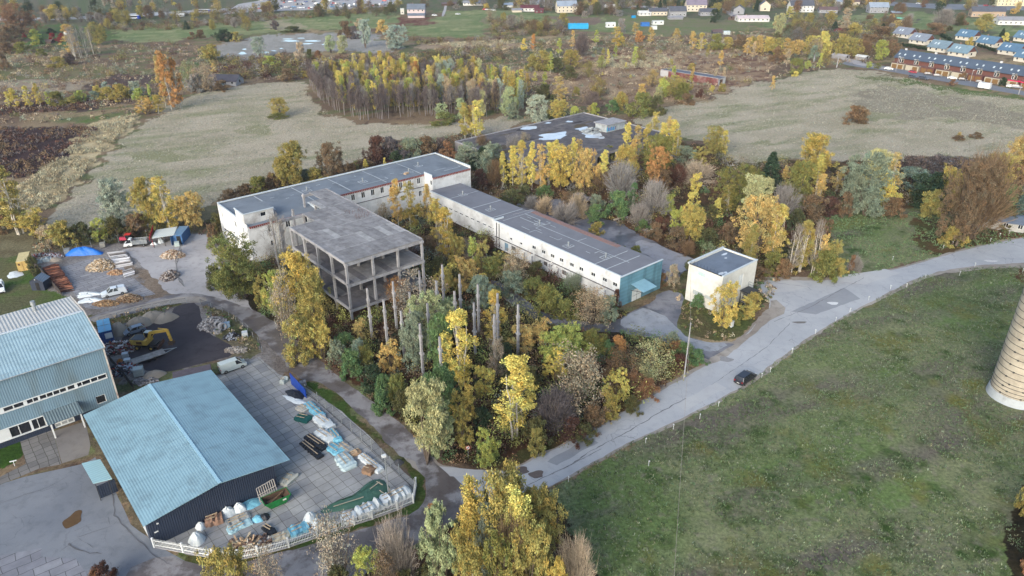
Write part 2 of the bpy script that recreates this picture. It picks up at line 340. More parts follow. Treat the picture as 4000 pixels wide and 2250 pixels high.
# big meadow bottom right
MEADOW = [(2700, 655), (2576, 668), (2440, 675), (2330, 692), (2200, 757), (2100, 812), (1990, 882), (1920, 937), (1850, 987), (1700, 1064), (1600, 1107), (1500, 1162), (1400, 1220), (1300, 1290), (1250, 1600), (3300, 1700), (3300, 700)]
zone(MEADOW, lawn)
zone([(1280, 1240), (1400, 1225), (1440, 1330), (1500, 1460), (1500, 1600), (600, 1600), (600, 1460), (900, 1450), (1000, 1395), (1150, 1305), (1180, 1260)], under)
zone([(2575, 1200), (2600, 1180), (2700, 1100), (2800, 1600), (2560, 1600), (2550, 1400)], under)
zone([(2510, 690), (2620, 660), (2700, 680), (2600, 720)], litter)
# yards on the left (gravel, mud)
zone([(-200, 650), (90, 640), (100, 700), (200, 760), (60, 800), (-300, 900)], flat((84, 108, 56), (104, 104, 76)))
zone([(-200, 770), (150, 745), (210, 730), (230, 790), (-200, 860)], flat((88, 106, 60), (100, 100, 74)))
zone([(80, 640), (220, 615), (340, 600), (460, 590), (560, 585), (610, 640), (640, 760), (760, 900), (700, 960), (560, 900), (300, 960), (230, 880), (230, 800), (120, 730)], flat((150, 146, 146), (120, 112, 108)))
zone([(310, 650), (345, 650), (400, 690), (420, 730), (380, 745), (340, 720)], flat((142, 128, 116), (126, 112, 100)))
zone([(220, 790), (330, 770), (440, 760), (450, 772), (330, 800), (240, 822)], flat((112, 106, 78), (90, 92, 60)))
zone([(505, 765), (580, 790), (640, 840), (660, 880), (620, 900), (560, 890), (520, 830)], flat((104, 104, 76), (118, 110, 92)))
zone([(-100, 1040), (40, 1020), (66, 1060), (60, 1160), (0, 1190), (-100, 1220)], lambda: mixc(C(66, 96, 40), C(54, 80, 34), (N2-.4)*4))
zone([(200, 1040), (240, 1060), (390, 1360), (350, 1330), (260, 1180)], flat((110, 100, 84), (90, 84, 70)))
VERGE = [(745, 955), (790, 965), (830, 985), (900, 1045), (960, 1100), (1010, 1150), (1055, 1190), (1068, 1250), (1050, 1285), (930, 1325), (850, 1350), (700, 1385), (560, 1430), (480, 1418), (390, 1370), (1040, 1235), (1000, 1160), (900, 1060), (770, 975)]
zone([(760, 960), (800, 970), (860, 1000), (905, 1045), (962, 1102), (1010, 1150), (1055, 1190), (1068, 1250), (1050, 1285), (930, 1322), (860, 1345), (820, 1360), (700, 1388), (540, 1422), (480, 1412), (392, 1366), (392, 1340), (1040, 1225), (1000, 1150), (870, 1040), (765, 978)], lambda: mixc(C(70, 92, 46), C(88, 84, 54), (N2-.45)*4))
for P_, fn in zones:
    PX = [p[0] for p in P_]; PY = [p[1] for p in P_]
    m_ = (wx > min(PX)) & (wx < max(PX)) & (wy > min(PY)) & (wy < max(PY)); idx = np.nonzero(m_)[0]
    idx = idx[inpoly(wx[idx], wy[idx], P_)]
    if len(idx): col[idx] = fn()[idx]
nR, nA = R_.shape
ii = (np.arange(nR-1)[:, None]*nA+np.arange(nA-1)[None, :]).ravel()
Q = np.stack([ii, ii+1, ii+nA+1, ii+nA], 1)
V = np.stack([GX, GY, np.zeros_like(GX)], 1)
me = npmesh('ground', V, Q, None, [])
at = me.attributes.new('Col', 'FLOAT_COLOR', 'POINT'); at.data.foreach_set('color', np.concatenate([col, np.ones((len(col), 1))], 1).astype(np.float32).ravel())
m, n, b, N, L = nmat('earth_and_grass'); b.inputs['Roughness'].default_value = .95; b.inputs['Specular IOR Level'].default_value = .05
at_ = N('ShaderNodeAttribute'); at_.attribute_name = 'Col'; geo = N('ShaderNodeNewGeometry')
n1 = N('ShaderNodeTexNoise'); n1.inputs['Scale'].default_value = 1.7; n1.inputs['Detail'].default_value = 9; n1.inputs['Roughness'].default_value = .75; L(geo.outputs['Position'], n1.inputs['Vector'])
mr = N('ShaderNodeMapRange'); mr.inputs[1].default_value = .3; mr.inputs[2].default_value = .7; mr.inputs[3].default_value = .42; mr.inputs[4].default_value = 1.58; L(n1.outputs[0], mr.inputs[0])
mx = N('ShaderNodeMix'); mx.data_type = 'RGBA'; mx.blend_type = 'MULTIPLY'; mx.inputs[0].default_value = 1; L(at_.outputs['Color'], mx.inputs[6]); L(mr.outputs[0], mx.inputs[7])
L(mx.outputs[2], b.inputs['Base Color'])
bp = N('ShaderNodeBump'); bp.inputs['Strength'].default_value = .6; bp.inputs['Distance'].default_value = .35; L(n1.outputs[0], bp.inputs['Height']); L(bp.outputs[0], b.inputs['Normal'])
me.materials.append(m); ground = obj('ground', me); tag(ground, kind='structure')
def ground_at(x, y):                            # painted colour nearest to a world point is not needed by objects
    return None
# ---------------------------------------------------------------- roads and paved sheets
def jitter(P_, a, step, seed):
    out = []; n_ = len(P_)
    for i in range(n_):
        (x0, y0), (x1, y1) = P_[i], P_[(i+1) % n_]; d = math.hypot(x1-x0, y1-y0); k = max(1, int(d/step))
        for j in range(k): t = j/k; out.append((x0+(x1-x0)*t, y0+(y1-y0)*t))
    out = np.array(out); X, Y = out[:, 0], out[:, 1]
    ox = (fbm(X/2.2, Y/2.2, seed, 3)-.5)*2*a; oy = (fbm(X/2.2, Y/2.2, seed+7, 3)-.5)*2*a
    return [(float(x), float(y)) for x, y in zip(X+ox, Y+oy)]
def smooth(P_, it=2, closed=True):
    for _ in range(it):
        q = []; n_ = len(P_)
        for i in range(n_):
            (x0, y0), (x1, y1) = P_[i], P_[(i+1) % n_]; q += [(x0*.75+x1*.25, y0*.75+y1*.25), (x0*.25+x1*.75, y0*.25+y1*.75)]
        P_ = q
    return P_
def sheet(name, pts, z, mat_, jit=.5, step=.8, sm=1, seed=1, world=False):
    P_ = pts if world else GP(pts)
    if sm: P_ = smooth(P_, sm)
    if jit: P_ = jitter(P_, jit, step, seed)
    from mathutils.geometry import tessellate_polygon
    vs_ = [Vector((x, y, z)) for x, y in P_]; tri = tessellate_polygon([vs_])
    me_ = bpy.data.meshes.new(name); me_.from_pydata([tuple(v) for v in vs_], [], [t for t in tri]); me_.materials.append(mat_); me_.update()
    o = obj(name, me_); tag(o, kind='structure'); return o
def masphalt(name, base, light, dark, crack=.5, patch=.5, wet=0., wetcol=(52, 50, 50)):
    m, n, b, N, L = nmat(name); geo = N('ShaderNodeNewGeometry')
    def noise(s, d=5, r=.6):
        q = N('ShaderNodeTexNoise'); q.inputs['Scale'].default_value = s; q.inputs['Detail'].default_value = d; q.inputs['Roughness'].default_value = r; L(geo.outputs['Position'], q.inputs['Vector']); return q.outputs[0]
    def rng(src, a, b_, c=0., d=1.):
        q = N('ShaderNodeMapRange'); q.inputs[1].default_value = a; q.inputs[2].default_value = b_; q.inputs[3].default_value = c; q.inputs[4].default_value = d; L(src, q.inputs[0]); return q.outputs[0]
    def mix(f, a, b_):
        q = N('ShaderNodeMix'); q.data_type = 'RGBA'; L(f, q.inputs[0])
        for v, i in ((a, 6), (b_, 7)):
            if isinstance(v, tuple): q.inputs[i].default_value = (*al(v), 1)
            else: L(v, q.inputs[i])
        return q.outputs[2]
    def mul(a, b_):
        q = N('ShaderNodeMath'); q.operation = 'MULTIPLY'; L(a, q.inputs[0])
        if isinstance(b_, float): q.inputs[1].default_value = b_
        else: L(b_, q.inputs[1])
        return q.outputs[0]
    c = mix(rng(noise(.09, 4), .42, .62), base, light); c = mix(mul(rng(noise(.5, 6, .7), .5, .7), patch), c, dark)
    vo = N('ShaderNodeTexVoronoi'); vo.feature = 'DISTANCE_TO_EDGE'; vo.inputs['Scale'].default_value = .22
    nz = N('ShaderNodeTexNoise'); nz.inputs['Scale'].default_value = .6; nz.inputs['Detail'].default_value = 4; L(geo.outputs['Position'], nz.inputs['Vector'])
    ad = N('ShaderNodeVectorMath'); ad.operation = 'MULTIPLY_ADD'; L(nz.outputs['Color'], ad.inputs[0]); ad.inputs[1].default_value = (2.5, 2.5, 0); L(geo.outputs['Position'], ad.inputs[2]); L(ad.outputs[0], vo.inputs['Vector'])
    cr = rng(vo.outputs['Distance'], .0, .014, 1., 0.); cr = mul(cr, rng(noise(.12, 3), .45, .6)); c = mix(mul(cr, crack), c, (84, 84, 88))
    c = mix(rng(noise(9, 3), .35, .75, 0., .22), c, dark)
    rgh = None
    if wet: 
        wm = rng(noise(.16, 6, .62), .52-wet*.1, .58-wet*.1); c = mix(mul(wm, .7), c, wetcol); rgh = rng(wm, 0, 1, .85, .28)
    L(c, b.inputs['Base Color']); b.inputs['Roughness'].default_value = .85
    if rgh is not None: L(rgh, b.inputs['Roughness'])
    bp = N('ShaderNodeBump'); bp.inputs['Strength'].default_value = .25; bp.inputs['Distance'].default_value = .03; L(noise(12, 3), bp.inputs['Height']); L(bp.outputs[0], b.inputs['Normal'])
    return m
A_LIGHT = masphalt('light_asphalt', (178, 182, 190), (190, 193, 200), (156, 158, 164), .45, .45)
A_GREY = masphalt('grey_asphalt', (124, 130, 142), (138, 143, 153), (100, 104, 113), .5, .5)
A_WET = masphalt('wet_asphalt', (140, 138, 142), (166, 164, 168), (88, 76, 72), .3, .8, .6, (84, 74, 72))
A_OLD = masphalt('old_asphalt', (112, 114, 126), (150, 150, 158), (84, 86, 94), .6, .6, .2, (72, 72, 80))
A_DIRT = masphalt('dirt_road', (156, 148, 142), (178, 172, 166), (118, 108, 102), .1, .7)
A_CIND = masphalt('black_cinder', (62, 58, 66), (76, 72, 78), (48, 45, 52), .0, .8)
A_SAND = masphalt('pale_gravel', (176, 174, 178), (190, 188, 192), (140, 136, 138), .15, .7)
# ramp of dirt shoulder beneath the main road, then the road itself
sheet('road_shoulder', [(2700, 575), (2576, 594), (2480, 612), (2380, 637), (2290, 665), (2200, 687), (2130, 699), (2080, 700), (1990, 697), (1905, 697), (1898, 720), (1945, 765), (1908, 800), (1850, 858), (1790, 865), (1640, 820), (1560, 800), (1560, 830), (1640, 850), (1740, 880), (1790, 905), (1700, 950), (1600, 1010), (1500, 1070), (1400, 1122), (1310, 1163), (1270, 1190), (1200, 1186), (1120, 1170), (1090, 1158), (1045, 1105), (1000, 1062), (940, 1090), (1070, 1190), (1070, 1280), (1150, 1310), (1360, 1232), (1385, 1228), (1500, 1166), (1600, 1111), (1700, 1068), (1850, 991), (1925, 941), (1995, 886), (2100, 816), (2200, 761), (2330, 696), (2440, 679), (2576, 672), (2700, 660)], .004, A_DIRT, .7, .8, 1, 5)
road = sheet('road', [(2700, 578), (2576, 598), (2480, 616), (2380, 641), (2290, 669), (2200, 691), (2130, 703), (2080, 706), (1990, 705), (1915, 706), (1912, 730), (1945, 768), (1905, 815), (1850, 868), (1800, 905), (1740, 940), (1600, 1018), (1500, 1077), (1400, 1128), (1310, 1172), (1270, 1195), (1200, 1190), (1120, 1178), (1085, 1175), (1080, 1210), (1075, 1240), (1140, 1290), (1250, 1270), (1350, 1236), (1385, 1222), (1500, 1158), (1600, 1103), (1700, 1060), (1850, 983), (1920, 933), (1990, 878), (2100, 808), (2200, 753), (2330, 688), (2440, 670), (2500, 664), (2576, 662), (2700, 645)], .008, A_LIGHT, .35, .8, 1, 9)
sheet('side_road', [(1240, 700), (1288, 733), (1325, 755), (1360, 785), (1430, 803), (1530, 815), (1560, 800), (1610, 775), (1640, 760), (1660, 735), (1688, 728), (1725, 742), (1712, 786), (1700, 818), (1715, 840), (1765, 858), (1800, 862), (1840, 862), (1862, 870), (1790, 905), (1775, 903), (1740, 880), (1700, 862), (1640, 848), (1565, 838), (1510, 836), (1440, 828), (1388, 818), (1340, 803), (1315, 785), (1280, 760), (1225, 720)], .012, A_OLD, .5, .8, 1, 15)
sheet('concrete_forecourt', [(1560, 800), (1610, 775), (1640, 780), (1680, 800), (1700, 820), (1720, 843), (1765, 860), (1840, 864), (1800, 890), (1740, 872), (1660, 846), (1600, 830), (1560, 822)], .016, masphalt('worn_concrete', (150, 156, 168), (176, 180, 188), (110, 110, 116), .4, .6), .6, .8, 1, 19)
sheet('back_yard_paving', [(1290, 515), (1350, 505), (1438, 498), (1475, 530), (1513, 550), (1563, 560), (1588, 580), (1640, 606), (1680, 628), (1745, 648), (1750, 668), (1712, 690), (1690, 715), (1660, 700), (1640, 700), (1540, 640), (1400, 570), (1300, 530)], .006, A_OLD, .8, .8, 1, 23)
sheet('forecourt_slab', [(1600, 600), (1660, 615), (1690, 632), (1744, 650), (1745, 664), (1700, 690), (1672, 700), (1662, 662), (1600, 630)], .010, masphalt('pale_slab', (160, 162, 172), (182, 180, 184), (120, 116, 120), .3, .7), .9, .8, 1, 27)
# road on the left: from the yard down to the crossing and on to the lower left
sheet('left_road', [(470, 735), (520, 742), (580, 760), (640, 780), (700, 815), (770, 875), (830, 928), (905, 988), (1005, 1060), (1050, 1100), (1090, 1155), (1120, 1185), (1180, 1230), (1150, 1310), (1070, 1320), (1072, 1215), (1050, 1168), (1010, 1148), (960, 1098), (900, 1038), (850, 988), (800, 958), (760, 960), (720, 920), (690, 880), (640, 838), (600, 800), (560, 782), (500, 765), (440, 762), (330, 790), (230, 812), (222, 796), (330, 768), (420, 745)], .010, A_WET, .5, .8, 1, 31)
sheet('lower_road', [(1072, 1215), (1180, 1220), (1200, 1250), (1150, 1305), (1010, 1392), (900, 1450), (860, 1520), (300, 1560), (300, 1440), (420, 1390), (480, 1418), (560, 1428), (700, 1392), (850, 1352), (930, 1325), (1050, 1288), (1070, 1255)], .014, A_WET, .4, .8, 1, 37)
sheet('wet_yard', [(455, 592), (520, 586), (556, 602), (548, 640), (560, 690), (575, 720), (640, 775), (620, 790), (560, 775), (500, 755), (470, 740), (420, 740), (390, 700), (330, 640), (300, 625), (400, 618)], .006, A_SAND, .7, .8, 1, 41)
sheet('access_track', [(225, 800), (340, 770), (430, 748), (520, 745), (520, 762), (440, 762), (330, 782), (235, 815)], .018, A_DIRT, .4, .8, 1, 43)
sheet('cinder_yard', [(445, 765), (500, 762), (506, 800), (520, 832), (545, 850), (585, 870), (590, 895), (540, 905), (420, 940), (350, 930), (300, 870), (310, 845), (340, 815), (375, 805), (430, 800)], .014, A_CIND, .5, .8, 1, 47)
# paved slab yards
def mslabs(name, c1, c2, joint, w_, h_, rot, mortar=.02, off=0.):
    m, n, b, N, L = nmat(name); geo = N('ShaderNodeNewGeometry'); vr = N('ShaderNodeVectorRotate'); vr.rotation_type = 'Z_AXIS'; vr.inputs['Angle'].default_value = -rot
    L(geo.outputs['Position'], vr.inputs['Vector'])
    nz = N('ShaderNodeTexNoise'); nz.inputs['Scale'].default_value = .35; nz.inputs['Detail'].default_value = 2; L(geo.outputs['Position'], nz.inputs['Vector'])
    ad = N('ShaderNodeVectorMath'); ad.operation = 'MULTIPLY_ADD'; L(nz.outputs['Color'], ad.inputs[0]); ad.inputs[1].default_value = (.5, .5, 0); L(vr.outputs[0], ad.inputs[2])
    bt = N('ShaderNodeTexBrick'); bt.offset = off; bt.offset_frequency = 2; bt.inputs['Scale'].default_value = 1; bt.inputs['Brick Width'].default_value = w_; bt.inputs['Row Height'].default_value = h_
    bt.inputs['Mortar Size'].default_value = mortar; bt.inputs['Mortar Smooth'].default_value = .3; bt.inputs['Bias'].default_value = 0
    bt.inputs['Color1'].default_value = (*al(c1), 1); bt.inputs['Color2'].default_value = (*al(c2), 1); bt.inputs['Mortar'].default_value = (*al(joint), 1); L(ad.outputs[0], bt.inputs['Vector'])
    n2 = N('ShaderNodeTexNoise'); n2.inputs['Scale'].default_value = .3; n2.inputs['Detail'].default_value = 8; n2.inputs['Roughness'].default_value = .7; L(geo.outputs['Position'], n2.inputs['Vector'])
    mr = N('ShaderNodeMapRange'); mr.inputs[1].default_value = .35; mr.inputs[2].default_value = .7; mr.inputs[3].default_value = 1.12; mr.inputs[4].default_value = .72; L(n2.outputs[0], mr.inputs[0])
    mx = N('ShaderNodeMix'); mx.data_type = 'RGBA'; mx.blend_type = 'MULTIPLY'; mx.inputs[0].default_value = 1; L(bt.outputs[0], mx.inputs[6]); L(mr.outputs[0], mx.inputs[7])
    L(mx.outputs[2], b.inputs['Base Color']); b.inputs['Roughness'].default_value = .85
    return m
SLAB = mslabs('concrete_slabs', (176, 176, 176), (152, 153, 158), (104, 100, 94), 1.75, 1.5, YAW+.02, .04)
sheet('slab_yard', [(650, 898), (700, 940), (735, 955), (770, 975), (860, 1035), (940, 1108), (1000, 1172), (1046, 1215), (1040, 1262), (900, 1300), (790, 1345), (640, 1395), (540, 1408), (470, 1395), (385, 1365), (430, 1290), (400, 1150), (480, 960), (560, 940)], .018, SLAB, .25, 1.5, 0, 51)
SLAB2 = mslabs('pale_slabs', (162, 162, 168), (142, 142, 150), (96, 94, 92), 2.6, 1.2, YAW+.12, .05, .5)
sheet('timber_yard', [(152, 672), (225, 652), (300, 645), (320, 690), (392, 740), (330, 752), (250, 778), (215, 775), (190, 745), (165, 700)], .01, SLAB2, .2, 1.5, 0, 53)
sheet('front_yard', [(-160, 1190), (0, 1218), (60, 1200), (150, 1180), (215, 1165), (240, 1150), (290, 1235), (330, 1320), (388, 1365), (480, 1420), (560, 1440), (700, 1480), (600, 1650), (-300, 1650)], .006, A_GREY, .15, 1.5, 0, 57)
SLAB3 = mslabs('large_slabs', (148, 150, 160), (134, 136, 148), (88, 88, 92), 3.2, 1.5, YAW-.05, .05, .5)
sheet('lower_slabs', [(-60, 1440), (0, 1398), (105, 1378), (104, 1400), (190, 1405), (215, 1440), (240, 1520), (-60, 1600)], .012, SLAB3, .05, 2, 0, 59)
SLAB4 = mslabs('path_slabs', (140, 138, 138), (122, 120, 122), (82, 80, 76), 1.3, 1.3, YAW, .05, .0)
sheet('forecourt_path', [(50, 1108), (132, 1082), (155, 1168), (100, 1178), (60, 1195), (0, 1220), (-60, 1238), (-60, 1215), (0, 1200), (66, 1166)], .010, SLAB4, .05, 2, 0, 61)
sheet('loading_ramp', [(134, 1085), (215, 1060), (228, 1120), (222, 1145), (156, 1166)], .014, masphalt('ramp_concrete', (128, 124, 124), (140, 136, 134), (104, 98, 96), .3, .5), .1, 2, 0, 63)
# far roads, car park, pond water
sheet('village_street', [(1110, 40), (1118, 20), (1118, 5), (1122, 5), (1124, 22), (1116, 42)], .01, A_SAND, .3, 3, 1, 65)
sheet('terrace_street', [(2110, 158), (2160, 150), (2230, 168), (2330, 185), (2450, 205), (2576, 230), (2700, 250), (2700, 262), (2576, 240), (2440, 217), (2320, 195), (2230, 178), (2140, 166)], .01, A_GREY, .3, 2, 1, 67)
sheet('terrace_lane', [(2125, 142), (2150, 150), (2230, 170), (2225, 176), (2140, 160), (2110, 146)], .014, A_SAND, .3, 2, 1, 69)
sheet('highway', [(-200, 54), (160, 50), (280, 44), (420, 38), (600, 26), (800, 14), (1000, 6), (1000, 2), (800, 9), (600, 19), (420, 30), (280, 36), (160, 44), (-200, 46)], .01, A_LIGHT, 0, 9, 0)
sheet('car_park', [(560, 36), (640, 30), (740, 26), (860, 24), (960, 18), (1010, 8), (1010, -6), (700, -6), (600, 10)], .012, A_SAND, .6, 4, 0)
sheet('village_road', [(1280, 6), (1500, 12), (1760, 18), (1760, 24), (1500, 18), (1280, 12)], .012, A_LIGHT, 0, 9, 0)
sheet('village_lane', [(1820, 18), (1846, 30), (1872, 46), (1868, 54), (1830, 36), (1815, 22)], .014, A_SAND, .4, 3, 1, 71)
sheet('town_street', [(2120, -4), (2300, 8), (2576, 14), (2576, 26), (2380, 24), (2180, 10)], .012, A_GREY, 0, 9, 0)
MW, nW, bW, _, _ = nmat('still_water'); bW.inputs['Base Color'].default_value = (.5, .52, .55, 1); bW.inputs['Roughness'].default_value = .04; bW.inputs['Specular IOR Level'].default_value = 1.; bW.inputs['Metallic'].default_value = .75
for i, (a, b_, w_, h_) in enumerate(((730, 103, 28, 2.2), (785, 103, 26, 2.2), (775, 110, 18, 1.5), (724, 98, 18, 1.2), (757, 96, 14, 1), (610, 134, 13, 3.4), (614, 124, 8, 1.6), (665, 132, 16, 2), (708, 122, 8, 1), (690, 128, 10, 1), (815, 112, 8, 1.2), (650, 120, 6, 1.2))):
    P_ = smooth(GP([(a+w_*math.cos(t)*(.75+.25*math.sin(5*t+i)), b_+h_*math.sin(t)) for t in np.linspace(0, 6.283, 16)[:-1]]), 1)
    o = sheet('puddle', P_, .02+.003*i, MW, 1.2, 2, 0, 80+i, world=True)
tar = M('crack_tar', (104, 104, 110), .9, .2, 3.)
def path(name, pts, w_, z, m_):
    P_ = GP(pts); q = []; out = []
    for (x0, y0), (x1, y1) in zip(P_, P_[1:]):
        L_ = math.hypot(x1-x0, y1-y0); k = max(1, int(L_/.7)); out += [(x0+(x1-x0)*i/k, y0+(y1-y0)*i/k) for i in range(k)]
    L1 = []; L2 = []
    for i in range(len(out)-1):
        (x0, y0), (x1, y1) = out[i], out[i+1]; l_ = math.hypot(x1-x0, y1-y0)+1e-6; nx, ny = -(y1-y0)/l_, (x1-x0)/l_; o = rnd.uniform(-.22, .22)*min(1, w_*4); ww = w_*rnd.uniform(.2, 1.2)/2; L1.append((x0+nx*(o+ww), y0+ny*(o+ww))); L2.append((x0+nx*(o-ww), y0+ny*(o-ww)))
    q = MB(); k = len(L1); q.add([(*p, z) for p in L1+L2], [(i, i+1, k+i+1, k+i) for i in range(k-1)]); return tag(q.build(name, m_), kind='structure')
for i, (pts, w_) in enumerate((([T(2, 3, 400, 430), T(2, 3, 600, 320), T(2, 3, 870, 150), T(2, 3, 1150, 10), T(2, 2, 1430, 1290), T(2, 2, 1800, 1080)], .16), ([T(2, 3, 150, 540), T(2, 3, 480, 385), T(2, 3, 790, 235), T(2, 3, 960, 130)], .1), ([T(2, 2, 2000, 980), T(2, 2, 2330, 760), T(2, 2, 2560, 600), T(3, 2, 250, 330)], .09), ([T(3, 1, 0, 1390), T(3, 1, 400, 1440), T(3, 2, 480, 60)], .1), ([T(3, 2, 60, 340), T(3, 2, 420, 200), T(3, 2, 700, 40), T(3, 1, 1000, 1330)], .1), ([T(3, 1, 640, 1380), T(3, 1, 1040, 1430), T(3, 2, 1100, 20)], .08), ([T(0, 3, 740, 1000), T(0, 3, 1085, 860), T(0, 3, 1110, 950), T(0, 3, 770, 1065), T(0, 3, 740, 1000)], .07), ([T(0, 3, 500, 570), T(0, 3, 665, 510), T(0, 3, 680, 560), T(0, 3, 515, 620), T(0, 3, 500, 570)], .06), ([T(0, 3, 0, 720), T(0, 3, 480, 560), T(0, 3, 820, 370)], .07), ([T(0, 3, 1130, 640), T(0, 3, 1150, 840), T(0, 3, 1290, 1000), T(0, 3, 1440, 1130), T(0, 3, 1530, 1240), T(0, 3, 1800, 1380)], .14), ([T(0, 3, 680, 1130), T(0, 3, 800, 1200), T(0, 3, 1130, 1245)], .25), ([T(0, 3, 600, 1205), T(0, 3, 790, 1075), T(0, 3, 1010, 1210)], .06))): path('tar_seam', pts, w_, .034+.002*i, tar)
LP_ = masphalt('patched_asphalt', (186, 188, 194), (194, 196, 200), (170, 170, 176), .1, .4); DP_ = masphalt('dark_patch', (150, 154, 164), (158, 162, 170), (136, 138, 146), .2, .5)
for i, (pts, m_) in enumerate((([T(3, 1, 700, 1330), T(3, 1, 1180, 1260), T(3, 1, 1340, 1300), T(3, 1, 960, 1420), T(3, 1, 640, 1390)], LP_), ([T(3, 2, 240, 240), T(3, 2, 760, 0), T(3, 2, 930, 110), T(3, 2, 480, 270)], DP_), ([T(2, 2, 1650, 1180), T(2, 2, 2050, 950), T(2, 2, 2150, 1010), T(2, 2, 1750, 1240)], LP_), ([T(2, 3, 350, 300), T(2, 3, 760, 60), T(2, 3, 860, 110), T(2, 3, 450, 340)], DP_), ([T(3, 1, 0, 1400), T(3, 1, 240, 1370), T(3, 1, 420, 1440), T(3, 2, 200, 40), T(3, 2, 0, 60)], LP_), ([T(1, 3, 1830, 350), T(1, 3, 2200, 385), T(1, 3, 2500, 400), T(1, 3, 2300, 460), T(1, 3, 1950, 450)], LP_))): sheet('road_patch', pts, .02+.002*i, m_, .25, .8, 0, 90+i)
sheet('shoulder_dust', [T(2, 2, 1960, 720), T(2, 2, 2130, 640), T(2, 2, 2330, 500), T(2, 2, 2560, 270), T(3, 2, 60, 90), T(3, 2, 200, 240), T(3, 2, 0, 330), T(2, 2, 2330, 560), T(2, 2, 2010, 790)], .026, A_DIRT, .5, .8, 1, 97)
# ---------------------------------------------------------------- the works: buildings
WHITEB = M('whitewashed_brick', (232, 234, 238), .85, .07, 1.2, dirt=(150, 146, 142), dscale=.22)
WHITEG = M('weathered_whitewash', (214, 216, 220), .85, .1, 1.0, dirt=(120, 116, 114), dscale=.35)
CREAM = M('cream_brick', (226, 226, 222), .85, .06, 1.2, dirt=(186, 180, 170), dscale=.25)
FELT = M('grey_roof_felt', (126, 135, 147), .85, .1, .35, dirt=(92, 100, 112), dscale=.15)
FELT2 = M('warm_roof_felt', (128, 130, 140), .85, .08, .3, dirt=(108, 110, 118), dscale=.12)
SEAM = M('pale_seam_tar', (186, 192, 200), .8, .15, 2.)
PARA = M('parapet_sheet', (206, 216, 226), .5, .06, .8)
REDTR = M('red_brick_course', (150, 84, 80), .8, .3, 6.)
TIN = mcorr('blue_tin_sheet', (106, 150, 170), 'z', .9, .14, .02, .5, dirt=(60, 92, 106), dark=.92)
TINC = M('pale_blue_canopy_sheet', (140, 182, 202), .5, .1, .8)
GLASS = M('dark_window_glass', (38, 42, 50), .12, .3, .5, spec=.7)
FRAMEW = M('white_window_frame', (228, 232, 236), .6, .04, 2.)
CONC = M('grey_concrete', (168, 168, 174), .9, .14, .8, dirt=(104, 102, 104), dscale=.5, bump=.2)
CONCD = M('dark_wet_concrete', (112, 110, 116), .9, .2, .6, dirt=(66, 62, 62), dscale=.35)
RUST = M('rusty_steel', (96, 66, 54), .8, .3, 2.)
STEEL = M('dark_steel', (66, 68, 72), .5, .15, 2.)
DOORW = M('white_painted_door', (220, 226, 230), .6, .1, 1.)
GALV = M('galvanised_steel', (168, 174, 180), .45, .12, 1.5, metal=.3)

def wall(mb, p0, p1, z0, z1, ops=(), d=.16, m=0):
    """wall panel from p0 to p1 (outside on the right hand) with real openings (s0,s1,za,zb) and their reveals"""
    p0 = Vector((*p0, 0)); p1 = Vector((*p1, 0)); L_ = (p1-p0).length; e = (p1-p0)/L_; nrm = Vector((e.y, -e.x, 0))
    ops = [o for o in ops if o[1] > .05 and o[0] < L_-.05]
    ss = sorted({0., L_, *[min(max(a, 0), L_) for o in ops for a in o[:2]]}); zs = sorted({z0, z1, *[min(max(a, z0), z1) for o in ops for a in o[2:4]]})
    P = lambda s, z, k=0.: tuple(p0+e*s-nrm*k+Vector((0, 0, z)))
    for i in range(len(ss)-1):
        for j in range(len(zs)-1):
            sm, zm = (ss[i]+ss[i+1])/2, (zs[j]+zs[j+1])/2
            if any(o[0] < sm < o[1] and o[2] < zm < o[3] for o in ops): continue
            mb.poly([P(ss[i], zs[j]), P(ss[i+1], zs[j]), P(ss[i+1], zs[j+1]), P(ss[i], zs[j+1])], m)
    for a, b_, c, e_ in [o[:4] for o in ops]:
        mb.poly([P(a, c), P(b_, c), P(b_, c, d), P(a, c, d)], m); mb.poly([P(a, e_, d), P(b_, e_, d), P(b_, e_), P(a, e_)], m)
        mb.poly([P(a, c), P(a, c, d), P(a, e_, d), P(a, e_)], m); mb.poly([P(b_, c, d), P(b_, c), P(b_, e_), P(b_, e_, d)], m)
def window(parent, p0, p1, op, nm=2, d=.12, fr=.09, fmat=None, gmat=None, name='window', surround=0., rows=1):
    """window part (frame with mullions) and its pane, seated in an opening"""
    p0 = Vector((*p0, 0)); p1 = Vector((*p1, 0)); e = (p1-p0).normalized(); nrm = Vector((e.y, -e.x, 0)); a, b_, c, t_ = op[:4]
    P = lambda s, z, k=0.: p0+e*s-nrm*k+Vector((0, 0, z)); f_ = MB()
    def bar(s0, s1, za, zb, k0=d-.05, k1=d+.03):
        q = [P(s, z, k) for k in (k0, k1) for s, z in ((s0, za), (s1, za), (s1, zb), (s0, zb))]
        f_.add(q, [(0, 1, 2, 3), (7, 6, 5, 4), (0, 4, 5, 1), (1, 5, 6, 2), (2, 6, 7, 3), (3, 7, 4, 0)])
    bar(a, b_, c, c+fr); bar(a, b_, t_-fr, t_); bar(a, a+fr, c+fr, t_-fr); bar(b_-fr, b_, c+fr, t_-fr)
    for i in range(1, nm): s = a+(b_-a)*i/nm; bar(s-fr/2, s+fr/2, c+fr, t_-fr)
    for i in range(1, rows): z = c+(t_-c)*i/rows; bar(a+fr, b_-fr, z-fr/2, z+fr/2, d-.045, d+.025)
    if surround:
        for q in ((a-surround, b_+surround, t_, t_+surround), (a-surround, b_+surround, c-surround, c), (a-surround, a, c, t_), (b_, b_+surround, c, t_)): bar(*q, -.03, .02)
    o = f_.build(name, fmat or FRAMEW, parent)
    MB().poly([P(a, c, d), P(b_, c, d), P(b_, t_, d), P(a, t_, d)]).build('pane', gmat or GLASS, o)
    return o
